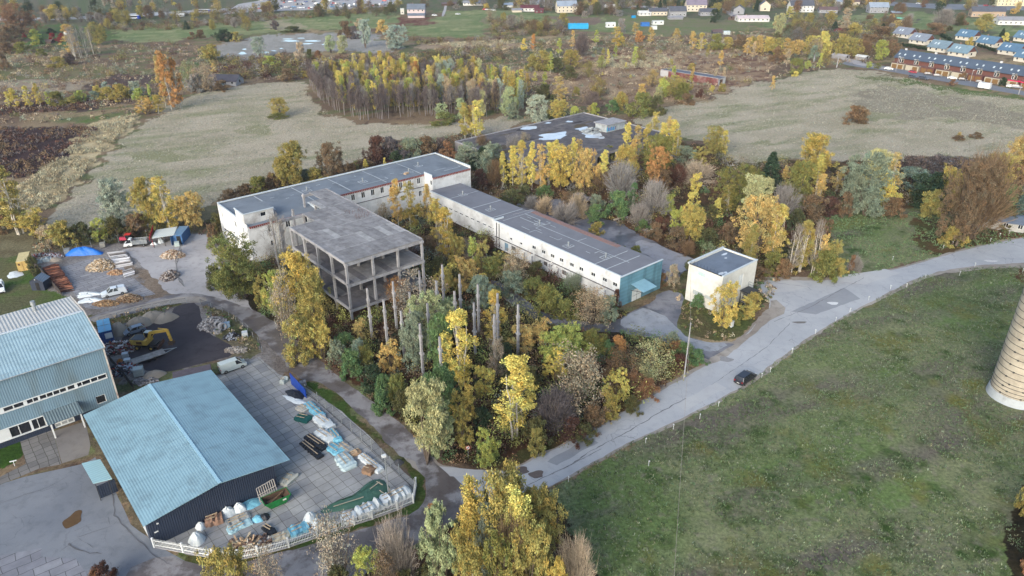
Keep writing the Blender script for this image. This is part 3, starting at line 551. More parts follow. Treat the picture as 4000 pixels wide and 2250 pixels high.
def strip(mb, p, q, w_, z, m=0):
    (x0, y0), (x1, y1) = p, q; L_ = math.hypot(x1-x0, y1-y0); a, b_ = -(y1-y0)/L_*w_/2, (x1-x0)/L_*w_/2
    mb.poly([(x0-a, y0-b_, z), (x1-a, y1-b_, z), (x1+a, y1+b_, z), (x0+a, y0+b_, z)], m)
def roofline(mb, pts, z, w_=.16, closed=False):
    n_ = len(pts); z0 = z
    for i in range(n_ if closed else n_-1):
        strip(mb, pts[i], pts[(i+1) % n_], w_*(1.1+.7*rnd.random()), z0); z0 += .004
def parapet(mb, pts, z0, h_, w_=.3, closed=True):
    """coping along a polygon (ccw), set just inside the wall face"""
    n_ = len(pts)
    for i in range(n_ if closed else n_-1):
        (x0, y0), (x1, y1) = pts[i], pts[(i+1) % n_]; e = Vector((x1-x0, y1-y0, 0)).normalized(); nn = Vector((-e.y, e.x, 0))
        a = Vector((x0, y0, z0+h_/2))+nn*(w_/2-.03); b_ = Vector((x1, y1, z0+h_/2))+nn*(w_/2-.03)
        mb.beam(a-e*(.03 if i % 2 else -.27), b_+e*(.03 if i % 2 else -.27), w_, h_+.006*(i % 2))
def vent(parent, x, y, z):
    v = MB(); v.tube((x, y, z), (x, y, z+.9), .14, n=8); v.tube((x, y, z+.9), (x, y, z+1.15), .24, .2, n=8); o = v.build('roof_vent', GALV, parent)
    f = MB()
    roofline(f, [(x-1.1, y-.9), (x+1.1, y-.9), (x+1.1, y+.9), (x-1.1, y+.9)], z+.03, .16, True); roofline(f, [(x-.5, y-.4), (x+.5, y-.4), (x+.5, y+.4), (x-.5, y+.4)], z+.05, .14, True)
    f.build('felt_collar', SEAM, o)

# --- two-storey wing (local frame: x along u, y = -v)
T_ = thing('industrial_building', 'long white two-storey brick building with red brick eaves course behind the concrete frame', 'building', (*S(0, 0), 0), YAW)
wl = MB(); HR = 10.1
endops = [(2.0, 2.9, 7.0, 8.5), (10.6, 11.7, 7.2, 8.7), (15.6, 16.5, 7.2, 8.7), (18.0-.0, 18.75-.1, 7.2, 8.7), (1.8, 6.4, 3.5, 4.2), (7.3, 11.1, 3.5, 4.2)]
# end wall faces -u: outside on the right when walking from y=0 to y=-18.8
eo = [(a, b_, c, d_) for a, b_, c, d_ in endops]
wall(wl, (0, 0), (0, -18.9), 0, HR, eo)
lo = [(5.0, 6.2, 6.9, 8.7), (9.6, 10.8, 6.9, 8.7), (5.1, 6.2, 3.2, 4.6), (14.2, 15.4, 6.9, 8.7), (14.2, 15.4, 3., 4.5)]
wall(wl, (0, -18.9), (18.4, -18.9), 0, 9.4, lo)
wall(wl, (18.4, -18.9), (18.4, -14), 0, HR, [(1.5, 2.6, 6.9, 8.7)])
mo = [(a-18.4, a+1.15-18.4, 7.5, 9.2) for a in (21.6, 24.7, 27.8, 30.7, 33.8, 36.8, 39.8, 42.8, 45.8, 48.8, 51.9)]+[(52.2-18.4, 53.3-18.4, 3.7, 5.3), (46.2-18.4, 47.3-18.4, 3.7, 5.3), (40-18.4, 41.2-18.4, 1.5, 3.2)]
wall(wl, (18.4, -14), (54.5, -14), 0, HR-.2, mo)
ro = [(2.8, 3.6, 7.5, 8.9)]
wall(wl, (54.5, -14), (54.5, -17.9), 0, 10.4, ro)
wall(wl, (54.5, -17.9), (68.2, -17.9), 0, 9.7)
wall(wl, (68.2, -17.9), (68.2, 0), 0, 10.4); wall(wl, (68.2, 0), (0, 0), 0, 10.4)
wl.build('wall', [WHITEB], T_)
for o_ in eo: window(T_, (0, 0), (0, -18.9), o_, 2 if o_[1]-o_[0] < 2 else 4)
for o_ in lo: window(T_, (0, -18.9), (18.4, -18.9), o_, 2)
window(T_, (18.4, -18.9), (18.4, -14), (1.5, 2.6, 6.9, 8.7), 2)
for o_ in mo: window(T_, (18.4, -14), (54.5, -14), o_, 2, surround=.12)
for o_ in ro: window(T_, (54.5, -14), (54.5, -17.9), o_, 1, surround=.1)
rf = MB()
rf.poly([(0, 0, 10.15), (0, -18.9, 9.45), (18.4, -18.9, 9.45), (18.4, -14, 9.95), (54.5, -14, 9.95), (54.5, -17.9, 9.75), (68.2, -17.9, 9.75), (68.2, 0, 10.15)])
ro_ = rf.build('roof', FELT, T_)
sm_ = MB()
for a in (9.5, 20, 31, 42, 53.5): roofline(sm_, [(a, -.6), (a+.2, -7), (a+.05, -13.8)], 10.22, .22)
for q in ([(22, -9), (26, -9)], [(26, -9), (26, -8), (28, -8)], [(36, -11.5), (44, -11.4), (44, -9.6)], [(47, -3), (50, -3)], [(58, -14), (62, -14)], [(30, -5), (31.5, -5)], [(33.5, -6), (34.8, -6)], [(38, -3), (38, -4)], [(60, -16), (66, -15.8), (66, -14.8)], [(12, -5), (13.2, -5)], [(15, -8), (16, -8)], [(17, -6.6), (18, -6.6)], [(26, -3.5), (27.2, -3.5)], [(23, -4), (24, -4)], [(56, -6), (57.5, -6)], [(49, -10), (50, -10)], [(46.5, -8.2), (48, -8.2)]): roofline(sm_, q, 10.25+rnd.random()*.02, .14)
sm_.build('seam', SEAM, ro_)
pp = MB(); pts = [(0, 0), (68.2, 0)][::-1]
pp.beam((68.2, -.12, 10.45), (0, -.12, 10.45), .3, .32); pp.beam((68.08, -.3, 10.46), (68.08, -17.8, 10.46), .3, .34); pp.beam((.12, -.3, 10.36), (.12, -12, 10.2), .3, .3); pp.beam((.12, -17.6, 9.65), (.12, -18.85, 9.6), .3, .3)
pp.beam((18.3, -18.85, 9.75), (18.3, -14, 10.0), .3, .4); pp.beam((54.6, -17.75, 10.45), (54.6, -13.9, 10.45), .3, .3)
pp.build('parapet', PARA, T_)
cb = MB()                                        # red corbel course: separate bricks along the eaves
def corbel(p, q, z, out):
    (x0, y0), (x1, y1) = p, q; L_ = math.hypot(x1-x0, y1-y0); k = int(L_/.52)
    rz = math.atan2(y1-y0, x1-x0)
    cb.box((x0+x1)/2+out[0]*.07, (y0+y1)/2+out[1]*.07, z+.36, L_, .2, .12, rz)
    for i in range(k): t = (i+.5)/k; cb.box(x0+(x1-x0)*t+out[0]*.08, y0+(y1-y0)*t+out[1]*.08, z, .26, .18, .34, rz)
corbel((.4, -18.9), (18.2, -18.9), 8.95, (0, -1)); corbel((18.6, -14), (54.3, -14), 9.45, (0, -1)); corbel((54.7, -17.9), (68, -17.9), 9.25, (0, -1))
cb.build('eaves_course', REDTR, T_)
bd = MB(); bd.beam((18.6, -14.06, 6.4), (54.3, -14.06, 6.4), .14, .16); bd.build('ledge', CONCD, T_)
tw = MB(); wall(tw, (.06, -12.2), (.06, -17.4), HR-.6, 12.5); wall(tw, (.06, -17.4), (7.6, -17.4), 9.4, 12.3, [(4.2, 5.6, 10.7, 11.8)]); wall(tw, (7.6, -17.4), (7.6, -12.2), 9.4, 12.3); wall(tw, (7.6, -12.2), (.06, -12.2), 9.4, 12.5)
two = tw.build('stair_head', WHITEG, T_)
window(two, (.06, -17.4), (7.6, -17.4), (4.2, 5.6, 10.7, 11.8), 1)
q = MB(); q.poly([(.0, -12.1, 12.55), (.0, -17.5, 12.35), (7.7, -17.5, 12.35), (7.7, -12.1, 12.55)]); q.beam((0, -17.42, 12.3), (7.7, -17.42, 12.3), .25, .22, 1); q.beam((.0, -12.1, 12.5), (.0, -17.4, 12.32), .25, .24, 1); q.build('roof', [FELT, PARA], two)
for x, y in ((57.5, -6.4), (37.5, -8.6), (22.3, -5.4), (52, -9.8)): vent(T_, x, y, 10.02)
MB().box(50.6, -10.6, 10.0, 1.4, .9, .35, .3).build('roof_hatch', M('rusted_hatch', (196, 168, 140)), T_)
rl = MB()
for i in range(17): rl.tube((67.8, -1-i, 10.3), (67.8, -1-i, 11.), .02, n=4)
rl.tube((67.8, -.8, 11.), (67.8, -17.2, 11.), .02, n=4); rl.build('roof_railing', STEEL, T_)

# --- single-storey long wing
T_ = thing('workshop_wing', 'long low white workshop wing with grey roof and blue tin end wall', 'building', (*S(51.3, 92.4), 0), YAW)
def w(u, v): return (u-51.3, 92.4-v)
wl = MB()
w1 = [(92.4-b_, 92.4-a, 4.3, 5.15) for a, b_ in ()]
Lw = 92.4-49.3
wo = [(v0-49.3, v0+1.3-49.3, 4.25, 5.15) for v0 in (63.9, 67.3, 70.4, 73.4, 76.8, 79.8, 83.5, 87.0, 90.0)]+[(55.6-49.3, 56.5-49.3, 3.9, 4.5), (59.4-49.3, 60.3-49.3, 3.9, 4.5)]
wd = [(53.4-49.3, 55-49.3, .2, 2.5), (56.2-49.3, 57.9-49.3, 1.4, 2.5), (68.1-49.3, 69.4-49.3, 1.4, 2.4), (74.4-49.3, 75.8-49.3, 1.3, 2.4)]
wall(wl, w(51.3, 49.3), w(51.3, 92.4), 0, 7, wo+wd)
wall(wl, w(64.2, 92.3), w(64.2, 49.3), 0, 6.9); wall(wl, w(64.2, 49.3), w(51.3, 49.3), 0, 7)
l_o = [(v0-18, v0+1.6-18, 3.3, 3.6) for v0 in (22, 24.6, 27, 29.4, 31.9, 34.4, 36.8, 39.4, 42, 44.2, 46.4)]
wall(wl, w(53.4, 18), w(53.4, 49.3), 0, 6.1, l_o); wall(wl, w(64, 49.3), w(64, 18), 0, 6.1)
wl.build('wall', WHITEB, T_)
for o_ in wo: window(T_, w(51.3, 49.3), w(51.3, 92.4), o_, 2 if o_[3] > 4.6 else 1, surround=.1)
for o_ in wd[1:]: window(T_, w(51.3, 49.3), w(51.3, 92.4), o_, 3, fmat=RUST, gmat=M('grimy_glass', (120, 124, 128), .4, .3, 3.))
window(T_, w(51.3, 49.3), w(51.3, 92.4), wd[0], 1, name='door', gmat=M('blue_door', (126, 160, 184), .6))
for o_ in l_o: window(T_, w(53.4, 18), w(53.4, 49.3), o_, 1, fr=.04)
rf = MB(); rf.poly([(*w(51.3, 49.2), 7.02), (*w(51.3, 92.3), 7.02), (*w(64.2, 92.3), 6.95), (*w(64.2, 49.2), 6.95)][::1]); rf.poly([(*w(53.2, 18), 6.22), (*w(53.2, 49.2), 6.22), (*w(64.2, 49.2), 6.12), (*w(64.2, 18), 6.12)])
for f_ in range(len(rf.f)): pass
rf.f = [f_[::-1] for f_ in rf.f]
ro_ = rf.build('roof', FELT2, T_)
sm_ = MB()
roofline(sm_, [w(57.9, 52), w(58, 64), w(58.1, 78), w(58.2, 88.5)], 7.06, .2); roofline(sm_, [w(51.6, 84), w(62.8, 84)], 7.06, .2); roofline(sm_, [w(51.6, 87.5), w(62.8, 87.6)], 7.07, .16)
for q in ([w(53, 51), w(63, 51)], [w(60.4, 51), w(60.4, 57), w(58.6, 57)], [w(53, 61), w(55, 61), w(55, 63.5)], [w(55, 66), w(55, 69), w(56.3, 69)], [w(58, 72.5), w(61, 72.6)], [w(56, 80), w(57.4, 80), w(57.4, 82)], [w(55.2, 78), w(55.2, 79.4)], [w(59, 56), w(59, 60), w(61, 60), w(61, 58.5)], [w(60, 61), w(60, 63)], [w(54, 57), w(54, 60)], [w(59.4, 53), w(59.4, 54.5)], [w(57, 60), w(56, 60), w(56, 62)]): roofline(sm_, q, 7.09+rnd.random()*.03, .16)
for v0 in (27, 37, 46): roofline(sm_, [w(53.6, v0), w(63.8, v0+.2)], 6.27, .2)
sm_.build('seam', SEAM, ro_)
ld_ = MB(); ld_.box(*w(63.2, 66), 6.9, 1.5, 30, .12, 0, 0); ld_.build('brick_ledge', M('worn_red_brick', (150, 118, 112), .85, .2, 2., dirt=(120, 118, 122), dscale=.5), T_)
pp = MB(); pp.beam((*w(51.42, 49.2), 7.14), (*w(51.42, 92.4), 7.14), .3, .26); pp.beam((*w(53.3, 18), 6.3), (*w(53.3, 49.1), 6.3), .25, .2); pp.beam((*w(51.3, 49.3), 7.2), (*w(54.6, 49.3), 7.2), .3, .4)
pp.build('parapet', PARA, T_)
tf = MB(); tf.box(*w(57.8, 92.52), 0, 13.9, .16, 7.2, 0, 0); tin = tf.build('end_wall', TIN, T_)
MB().box(*w(57.8, 92.56), 7.2, 14., .34, .16, 0).build('parapet', PARA, T_)
dm = MB(); dm.box(*w(56.5, 92.64), .02, 3.0, .08, 2.7); d_ = dm.build('double_door', DOORW, T_)
q = MB(); q.box(*w(56.5, 92.70), .05, .05, .04, 2.6); q.box(*w(56.5, 92.70), 1.3, 2.9, .03, .05); q.build('door_seam', STEEL, d_)
q = MB(); A_, B_ = w(54.4, 92.62), w(58.7, 92.62)
q.add([(A_[0], A_[1], 4.5), (B_[0], B_[1], 4.5), (B_[0]+.1, B_[1]-3.6, 3.9), (A_[0]-.1, A_[1]-3.6, 3.9), (A_[0], A_[1], 4.42), (B_[0], B_[1], 4.42), (B_[0]+.1, B_[1]-3.6, 3.82), (A_[0]-.1, A_[1]-3.6, 3.82)], [(3, 2, 1, 0), (4, 5, 6, 7), (0, 1, 5, 4), (1, 2, 6, 5), (2, 3, 7, 6), (3, 0, 4, 7)]); cn = q.build('canopy', TINC, T_)
q = MB(); q.tube((A_[0], A_[1], 3), (A_[0]-.1, A_[1]-3.4, 3.85), .05); q.tube((B_[0], B_[1], 3), (B_[0]+.1, B_[1]-3.4, 3.85), .05); q.build('bracket', STEEL, cn)
lg = MB()
for a, b_, z in ((50, 64.2, 3.0), (65.1, 70.6, 3.05), (71.1, 92.2, 3.1)): lg.beam((*w(51.2, a), z), (*w(51.2, b_), z), .25, .14)
lg.build('ledge', CONCD, T_)
for u, v in ((54.4, 73.1), (56.3, 83.2), (58.4, 58.8)): vent(T_, *w(u, v), 7.04)
for u, v in ((57, 41), (58.5, 26.8)): vent(T_, *w(u, v), 6.2)
dp = MB()
for v in (50.6, 51.6): dp.tube((*w(51.15, v), .2), (*w(51.15, v), 6.9), .09, n=6)
dp.build('downpipe', STEEL, T_)
# free concrete posts in front of it
post0 = None
for i, v in enumerate((62.4, 65.2, 68.1, 71.2, 74.3, 77.1, 80.1, 89.0)):
    p = S(50.2, v)
    if post0 is None:
        m_ = MB(); m_.tube((0, 0, -.1), (0, 0, 2.7), .16, .15, 8); m_.tube((0, 0, 2.7), (0, 0, 2.95), .22, .2, 8)
        post0 = m_.build('concrete_post', CONC, None, (*p, 0)); o = post0
    else: o = post0.copy(); COL.objects.link(o); o.location = (*p, 0)
    tag(o, 'short concrete post standing along the long low white workshop wall', 'post', 'short posts along the workshop wall')

# --- small cubic building
T_ = thing('pump_house', 'small tall flat-roofed cream brick cube building beside the road junction', 'building', (*S(64.9, 108.2), 0), YAW)
def w(u, v): return (u-64.9, 108.2-v)
wl = MB(); H9 = 8.6
co1 = [(1.8, 4.3, 2.1, 3.1), (5.0, 6.6, 2.2, 3.1)]; co2 = [(6.1, 7.9, 3.6, 7.0)]
wall(wl, w(64.9, 99.5), w(64.9, 108.2), 0, H9, co1); wall(wl, w(64.9, 108.2), w(77.6, 108.2), 0, H9, co2); wall(wl, w(77.6, 108.2), w(77.6, 99.5), 0, H9); wall(wl, w(77.6, 99.5), w(64.9, 99.5), 0, H9)
wl.build('wall', CREAM, T_)
GB = M('glass_block', (170, 186, 194), .4, .15, 5.)
for o_ in co1: window(T_, w(64.9, 99.5), w(64.9, 108.2), o_, 6, fr=.05, gmat=GB, rows=3, fmat=CREAM)
window(T_, w(64.9, 108.2), w(77.6, 108.2), co2[0], 2, gmat=DOORW, name='tall_door', d=.08)
rf = MB(); rf.poly([(*w(64.9, 99.5), 8.3), (*w(64.9, 108.2), 8.3), (*w(77.6, 108.2), 8.3), (*w(77.6, 99.5), 8.3)]); ro_ = rf.build('roof', M('blue_grey_felt', (116, 128, 146), .8, .1, .4, dirt=(96, 104, 118), dscale=.3), T_)
pd = MB()
for u, v, a, b_ in ((75.6, 101.2, 1.0, .35), (74, 102.6, .35, .25), (66.6, 106.6, .9, .45), (67.6, 106.9, .6, .4)): pd.poly([(*[w(u, v)[0]+a*math.cos(t)*(1+.2*math.sin(3*t)), w(u, v)[1]+b_*math.sin(t)], 8.32) for t in np.linspace(0, 6.28, 14)[:-1]])
pd.build('puddle', M('roof_puddle', (226, 232, 240), .1, .05, 2., spec=.8), ro_)
pp = MB(); pp.beam((*w(64.85, 99.35), 8.75), (*w(77.7, 99.35), 8.75), .4, .34); pp.beam((*w(64.85, 108.08), 8.72), (*w(77.7, 108.08), 8.72), .35, .26); pp.beam((*w(77.5, 99.6), 8.7), (*w(77.5, 107.9), 8.7), .24, .2); pp.build('parapet', PARA, T_)
pg = MB(); pg.beam((*w(65.0, 99.6), 8.62), (*w(65.0, 107.9), 8.62), .2, .14); pg.build('gutter', STEEL, T_)
rl = MB()
for i in range(10): rl.tube((*w(65.1, 99.8+i*.85), 8.65), (*w(65.1, 99.8+i*.85), 9.5), .025, n=4)
rl.build('roof_railing', STEEL, T_)
pt = MB(); pt.poly([(*w(64.88, 102.1), 7.0), (*w(64.88, 103.9), 6.9), (*w(64.88, 103.8), 7.8), (*w(64.88, 102.0), 7.9)]); pt.build('faded_patch', M('faded_turquoise_paint', (188, 214, 214), .8, .15, 3.), T_)
st = MB(); st.box(*w(73.6, 109.7), 3.1, 3.2, 2.6, .14)
for u, v in ((72.1, 110.9), (75.1, 110.9), (72.1, 108.6), (75.1, 108.6)): st.tube((*w(u, v), 0), (*w(u, v), 3.1), .06, n=5)
for u, v in ((72.1, 110.95), (73.6, 110.95), (75.15, 110.95), (75.15, 109.6), (75.15, 108.4)): st.tube((*w(u, v), 3.2), (*w(u, v), 4.3), .03, n=4)
for z in (3.75, 4.3): st.tube((*w(72.1, 110.95), z), (*w(75.15, 110.95), z), .03, n=4); st.tube((*w(75.15, 110.95), z), (*w(75.15, 108.4), z), .03, n=4)
for i in range(9): st.box(*w(71.6-i*.13, 110), 2.9-i*.35, .3, .8, .05)
st.beam((*w(71.8, 109.6), 3.1), (*w(70.5, 109.6), .1), .06, .14); st.beam((*w(71.8, 110.4), 3.1), (*w(70.5, 110.4), .1), .06, .14)
so = st.build('stair_platform', STEEL, T_)
MB().box(*w(73.8, 109.5), 0, 2.2, 2., 2.3).build('meter_cabinet', M('faded_white_panel', (196, 196, 188), .8, .2, 2., dirt=(150, 110, 80), dscale=.8), T_)

# --- bare concrete frame
T_ = thing('unfinished_building', 'unfinished three-level grey concrete frame building with open sides and patched slab roof', 'ruin', (*S(4.3, 59.6), 0), YAW)
def w(u, v): return (u-4.3, 59.6-v)
US = [4.3, 10.4, 16.5, 22.7]; VS = [59.6-6.25*k for k in range(8)]
Zr, Z2, Z1 = 13.3, 8.5, 2.7
def column(h_, n=0):
    q = MB(); q.box(0, 0, -.3, .46, .46, h_+.3)
    for z in (Z1-.75, Z2-.75, Zr-.8):
        if z+.3 < h_: q.box(0, 0, z, .62, 1.0, .42); q.box(0, 0, z-.32, .56, .52, .32, 0, 0, 1.0)
    return q
cols_full = {}
for i, u in enumerate(US):
    for k, v in enumerate(VS):
        if k <= 4 and not (k == 4 and i == 0): h_ = Zr-.4
        elif k == 5 or (k == 4 and i == 0): h_ = Zr-.2 if i != 0 else 12.9
        elif k in (6, 7): h_ = (None, 11.2, Zr, Zr)[i] if k == 6 else (None, None, Zr, Zr)[i]
        else: h_ = None
        if h_ is None: continue
        if h_ not in cols_full: c_ = column(h_).build('column', CONC, T_, (*w(u, v), 0)); cols_full[h_] = c_
        else: c_ = cols_full[h_].copy(); COL.objects.link(c_); c_.location = (*w(u, v), 0)
bm = MB()
def ubeam(v, z, ua, ub): 
    bm.beam((*w(ua-.3, v), z-.3), (*w(ub+.3, v), z-.3), .42, .6); bm.beam((*w(ua-.28, v), z-.5), (*w(ub+.28, v), z-.5), .66, .24)
for k in range(5):
    ubeam(VS[k], Zr-.24, 4.3, 22.7)
ubeam(VS[5], Zr-.24, 4.3, 22.7); ubeam(VS[6], Zr-.24, 16.5, 22.7); ubeam(VS[7], Zr-.24, 16.5, 22.7)
for z, kk in ((Z2, 5), (Z1, 5)):
    for k in range(kk): ubeam(VS[k], z-.22, 4.3, 22.7)
bm.build('beam', CONC, T_)
SLABS = [M('slab_concrete_%d' % i, c, .9, .22, .8, dirt=dd, dscale=.55) for i, (c, dd) in enumerate((((146, 145, 149), (100, 97, 99)), ((137, 136, 140), (92, 89, 91)), ((154, 153, 157), (108, 105, 108)), ((172, 172, 175), (122, 120, 122))))]
def deck(z, cells, name, mats=SLABS, par=None):
    q = MB()
    for (ua, ub, va, vb) in cells:
        n_ = max(1, round((ub-ua)/1.53)); wd_ = (ub-ua)/n_
        for j in range(n_): 
            a = ua+j*wd_; x, y = w(a+wd_/2, (va+vb)/2); q.box(x, y, z-.22+rnd.uniform(-.012, .012), wd_-.05, vb-va-.14, .22, 0, rnd.choices(range(4), (6, 5, 3, .9))[0])
    return q.build(name, mats, par or T_)
ro = [(4.0, 23.0, VS[k+1]+.02, VS[k]-.02) for k in range(4)]
deck(Zr, [(4.0, 23.0, VS[1], VS[0]+.3), (4.0, 23.0, VS[2], VS[1]), (4.0, 23.0, VS[3], VS[2]), (4.0, 23.0, VS[4], VS[3]), (10.1, 23.0, VS[5], VS[4]), (15.0, 23.0, VS[6], VS[5]), (18.2, 23.0, VS[7]-.3, VS[6])], 'roof')
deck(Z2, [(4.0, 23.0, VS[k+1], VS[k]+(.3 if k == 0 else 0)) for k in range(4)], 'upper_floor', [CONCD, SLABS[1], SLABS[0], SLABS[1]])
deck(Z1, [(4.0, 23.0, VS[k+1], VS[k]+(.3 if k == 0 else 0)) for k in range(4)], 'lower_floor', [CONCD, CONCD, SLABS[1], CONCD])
eb = MB()                                        # edge curbs along the long sides
for z in (Zr, Z2, Z1):
    for u, k1 in ((4.12, 4), (22.88, 7 if z == Zr else 4)): eb.beam((*w(u, VS[0]), z-.22), (*w(u, VS[k1]), z-.22), .26, .62)
eb.build('edge_beam', CONC, T_)
sl = MB()
for k in range(1, 7): roofline(sl, [w((4.3, 4.3, 4.3, 4.3, 10.3, 15, 18)[k], VS[k]), w(13, VS[k]+.1), w(22.8, VS[k])], Zr+.03, .14)
sl.build('joint', SLABS[3], T_)
rb = MB()
for i in range(46):
    u, v = rnd.uniform(18, 22), rnd.uniform(VS[4], VS[3]); x, y = w(u, v); rb.tube((x, y, Zr), (x+rnd.uniform(-.2, .2), y+rnd.uniform(-.2, .2), Zr+rnd.uniform(.4, .9)), .025, n=3)
rb.build('rebar', RUST, T_)
# separate leftovers of the row towards the white building
for (u, v, h_, lab) in ((4.5, 23.0, 11.2, 'tall bare concrete column near the left end of the white two-storey building'), (10.4, 22.4, 12.6, 'bare concrete column sticking up in front of the white building roof')):
    c_ = column(h_).build('concrete_column', CONC, None, (*S(u, v), 0)); c_.rotation_euler.z = YAW; tag(c_, lab, 'column')
c_ = column(9.4).build('concrete_column', CONC, None, (*S(7.0, 22.6), 0)); c_.rotation_euler.z = YAW; tag(c_, 'shorter bare concrete column between a taller one and the leafless birch', 'column')
# free standing columns in the thicket
def fcol(h_, two):
    q = MB(); q.box(0, 0, -.3, .4, .42, h_-2.1+.3, .0, 0, .97); q.box(0, 0, h_-2.1, .3, .4, 2.1, 0, 0, .9); q.box(0, 0, h_-2.75, .45, .8, .45); q.box(0, 0, h_-3.1, .43, .5, .35)
    q.box(0, 0, 5.1, .56, .86 if two else .6, .4)
    for z in (1.6, 3.4, 6.3, 7.6): q.box(.0, -.26, z, .12, .04, .12, 0, 1)
    for a in (-.1, .1): q.tube((a, .08, h_-.05), (a*1.3, .1, h_+.35), .02, n=3, m=1)
    return q
fc = {}
zn = 'weathered concrete column standing free among the autumn thicket'
labs = {(3.2, 69.4): 'free concrete column nearest the corner of the concrete frame', (3.2, 75.5): 'second free concrete column out from the corner of the concrete frame, facing the left road', (9, 69.4): 'free concrete column just off the middle of the concrete frame front', (15.3, 93.4): 'free concrete column beside the yellow birches, towards the side road', (21.2, 93.4): 'last free concrete column nearest the side road and workshop bushes', (3.8, 93.5): 'free concrete column rising right beside the yellow birch clump', (3.6, 87.5): 'lone tall free concrete column left of the yellow birch clump', (20.9, 69.4): 'free concrete column farthest back, behind the orange bush near the frame'}
for u in (3.3, 9.1, 15.4, 21.1):
    for v in (69.4, 75.4, 81.4, 87.5, 93.5):
        if (u, v) in ((9.1, 87.5), (9.1, 93.5)): continue
        h_ = 11.5 if (round(u+v) % 2) else 11.1; 
        if h_ not in fc: c_ = fcol(h_, 1).build('concrete_column', [CONC, RUST], None, (*S(u, v), 0)); fc[h_] = c_
        else: c_ = fc[h_].copy(); COL.objects.link(c_); c_.location = (*S(u, v), 0)
        c_.rotation_euler.z = YAW+rnd.uniform(-.02, .02); lb = None
        for (a, b_), t_ in labs.items():
            if abs(a-u) < .3 and abs(b_-v) < .3: lb = t_
        tag(c_, lb or zn+' in the middle of the rows', 'column', 'free-standing concrete columns')

# --- grey-blue metal building at left edge
T_ = thing('metal_building', 'large grey-blue profiled metal building with long window strips at the left edge', 'building', (-68.1, 102.8, 0), YAW)
def onp(x, y, P0=(-68.1, 102.8), a=YAW):
    d = ray(x, y); n_ = np.array([math.sin(a), -math.cos(a), 0]); p0 = np.array([*P0, 0]); c = np.array([0, 0, CAMH]); t = ((p0-c)@n_)/(d@n_); p = c+d*t
    return (p[0]-P0[0])*math.cos(a)+(p[1]-P0[1])*math.sin(a), p[2]
SIDING = mcorr('grey_blue_siding', (128, 156, 176), 's', .34, .06, .03, .5, dirt=(112, 128, 136), dark=.86)
ROOFB = mcorr('pale_blue_roof_sheet', (160, 188, 202), 'x', .45, .08, .02, .5, dirt=(140, 166, 178), dark=.9, lap=6.)
ROOFW = mcorr('pale_grey_roof_sheet', (206, 206, 206), 'x', .55, .06, .05, .5, dark=.86)
NAVY = mcorr('dark_navy_siding', (52, 62, 82), 's', .3, .05, .03, .5, dark=.86)
W_, D_, HE, HRG = 44, 23.6, 11.8, 13.7
ups = [onp(*T(0, 2, x, y)) for x, y in ((1068, 882), (0, 1238))]
def sx(x, y): return onp(*T(0, 2, x, y))[0]+W_
upw = [(a, b_) for a, b_ in ((35, 130), (138, 235), (270, 330), (335, 383), (400, 465), (470, 530), (537, 597), (603, 665), (680, 750), (778, 822), (828, 908), (915, 980), (985, 1068))]
yl = lambda x: 1238-(356/1068.)*x
zt = onp(*T(0, 2, 1060, 858))[1]; zb = onp(*T(0, 2, 1068, 908))[1]
zt2 = onp(*T(0, 2, 430, 1285))[1]; zb2 = onp(*T(0, 2, 460, 1393))[1]
lw = [(105, 195), (200, 310), (330, 385), (388, 452)]; yl2 = lambda x: 1500-(160/455.)*x
s_end = sx(1075, 880); ops = [(3, s_end+.1, zb, zt)]
s2 = sx(466, 1340); ops2 = [(3, s2, zb2, zt2)]
sqa, sqb = sx(962, 1120), sx(1068, 1110); zq = (onp(*T(0, 2, 1068, 1145))[1], onp(*T(0, 2, 1050, 1068))[1])
dr = (sx(545, 1370), sx(752, 1330)); drz = onp(*T(0, 2, 545, 1330))[1]
wl = MB(); ww = ops+ops2+[(sqa, sqb, zq[0], zq[1]), (dr[0], dr[1], .05, drz)]
wall(wl, (-W_, 0), (0, 0), 1.1, HE, ww); wall(wl, (-W_, 0), (0, 0), 0, 1.1, [(dr[0], dr[1], .0, 1.1)], m=1)
wl.poly([(0, 0, 0), (0, D_, 0), (0, D_, HE), (0, D_/2, HRG), (0, 0, HE)]); wl.poly([(-W_, D_, 0), (-W_, 0, 0), (-W_, 0, HE), (-W_, D_/2, HRG), (-W_, D_, HE)]); wl.poly([(0, D_, 0), (-W_, D_, 0), (-W_, D_, HE), (0, D_, HE)])
wl.build('wall', [SIDING, NAVY], T_)
def wstrip(s0, s1, z0, z1, panes):
    prev = s0
    for a, b_ in sorted(panes)+[(s1, s1+1)]:
        pm = MB()
        if a-prev > .02: pm.box((prev+min(a, s1))/2-W_, .08, z0, min(a, s1)-prev, .12, z1-z0); pm.build('window_panel', FRAMEW, T_)
        if a < s1: window(T_, (-W_, 0), (0, 0), (a, b_, z0+.05, z1-.05), 1, d=.1, fr=.03)
        prev = b_
    pm = MB(); pm.box((s0+s1)/2-W_, .0, z1-.12, s1-s0, .2, .14); pm.box((s0+s1)/2-W_, -.02, z0-.04, s1-s0, .26, .14); pm.build('window_surround', FRAMEW, T_)
wstrip(3, s_end, zb, zt, [(4, 6.5), (7, 9.5), (10.2, 12.5), (13, 15.5), (16.2, sx(-120, 1278))][:4]+[(sx(a, yl(a)), sx(b_, yl(b_))) for a, b_ in upw])
wstrip(3, s2, zb2, zt2, [(5, 7.5), (8, 10.5), (11.2, 14), (14.6, 17)]+[(sx(a, yl2(a)), sx(b_, yl2(b_))) for a, b_ in lw])
window(T_, (-W_, 0), (0, 0), (sqa, sqb, zq[0], zq[1]), 1, d=.1, fr=.1)
window(T_, (-W_, 0), (0, 0), (dr[0], dr[1], .05, drz), 3, d=.12, fr=.2, gmat=M('grey_door_panel', (150, 156, 162), .6), name='garage_door', rows=2)
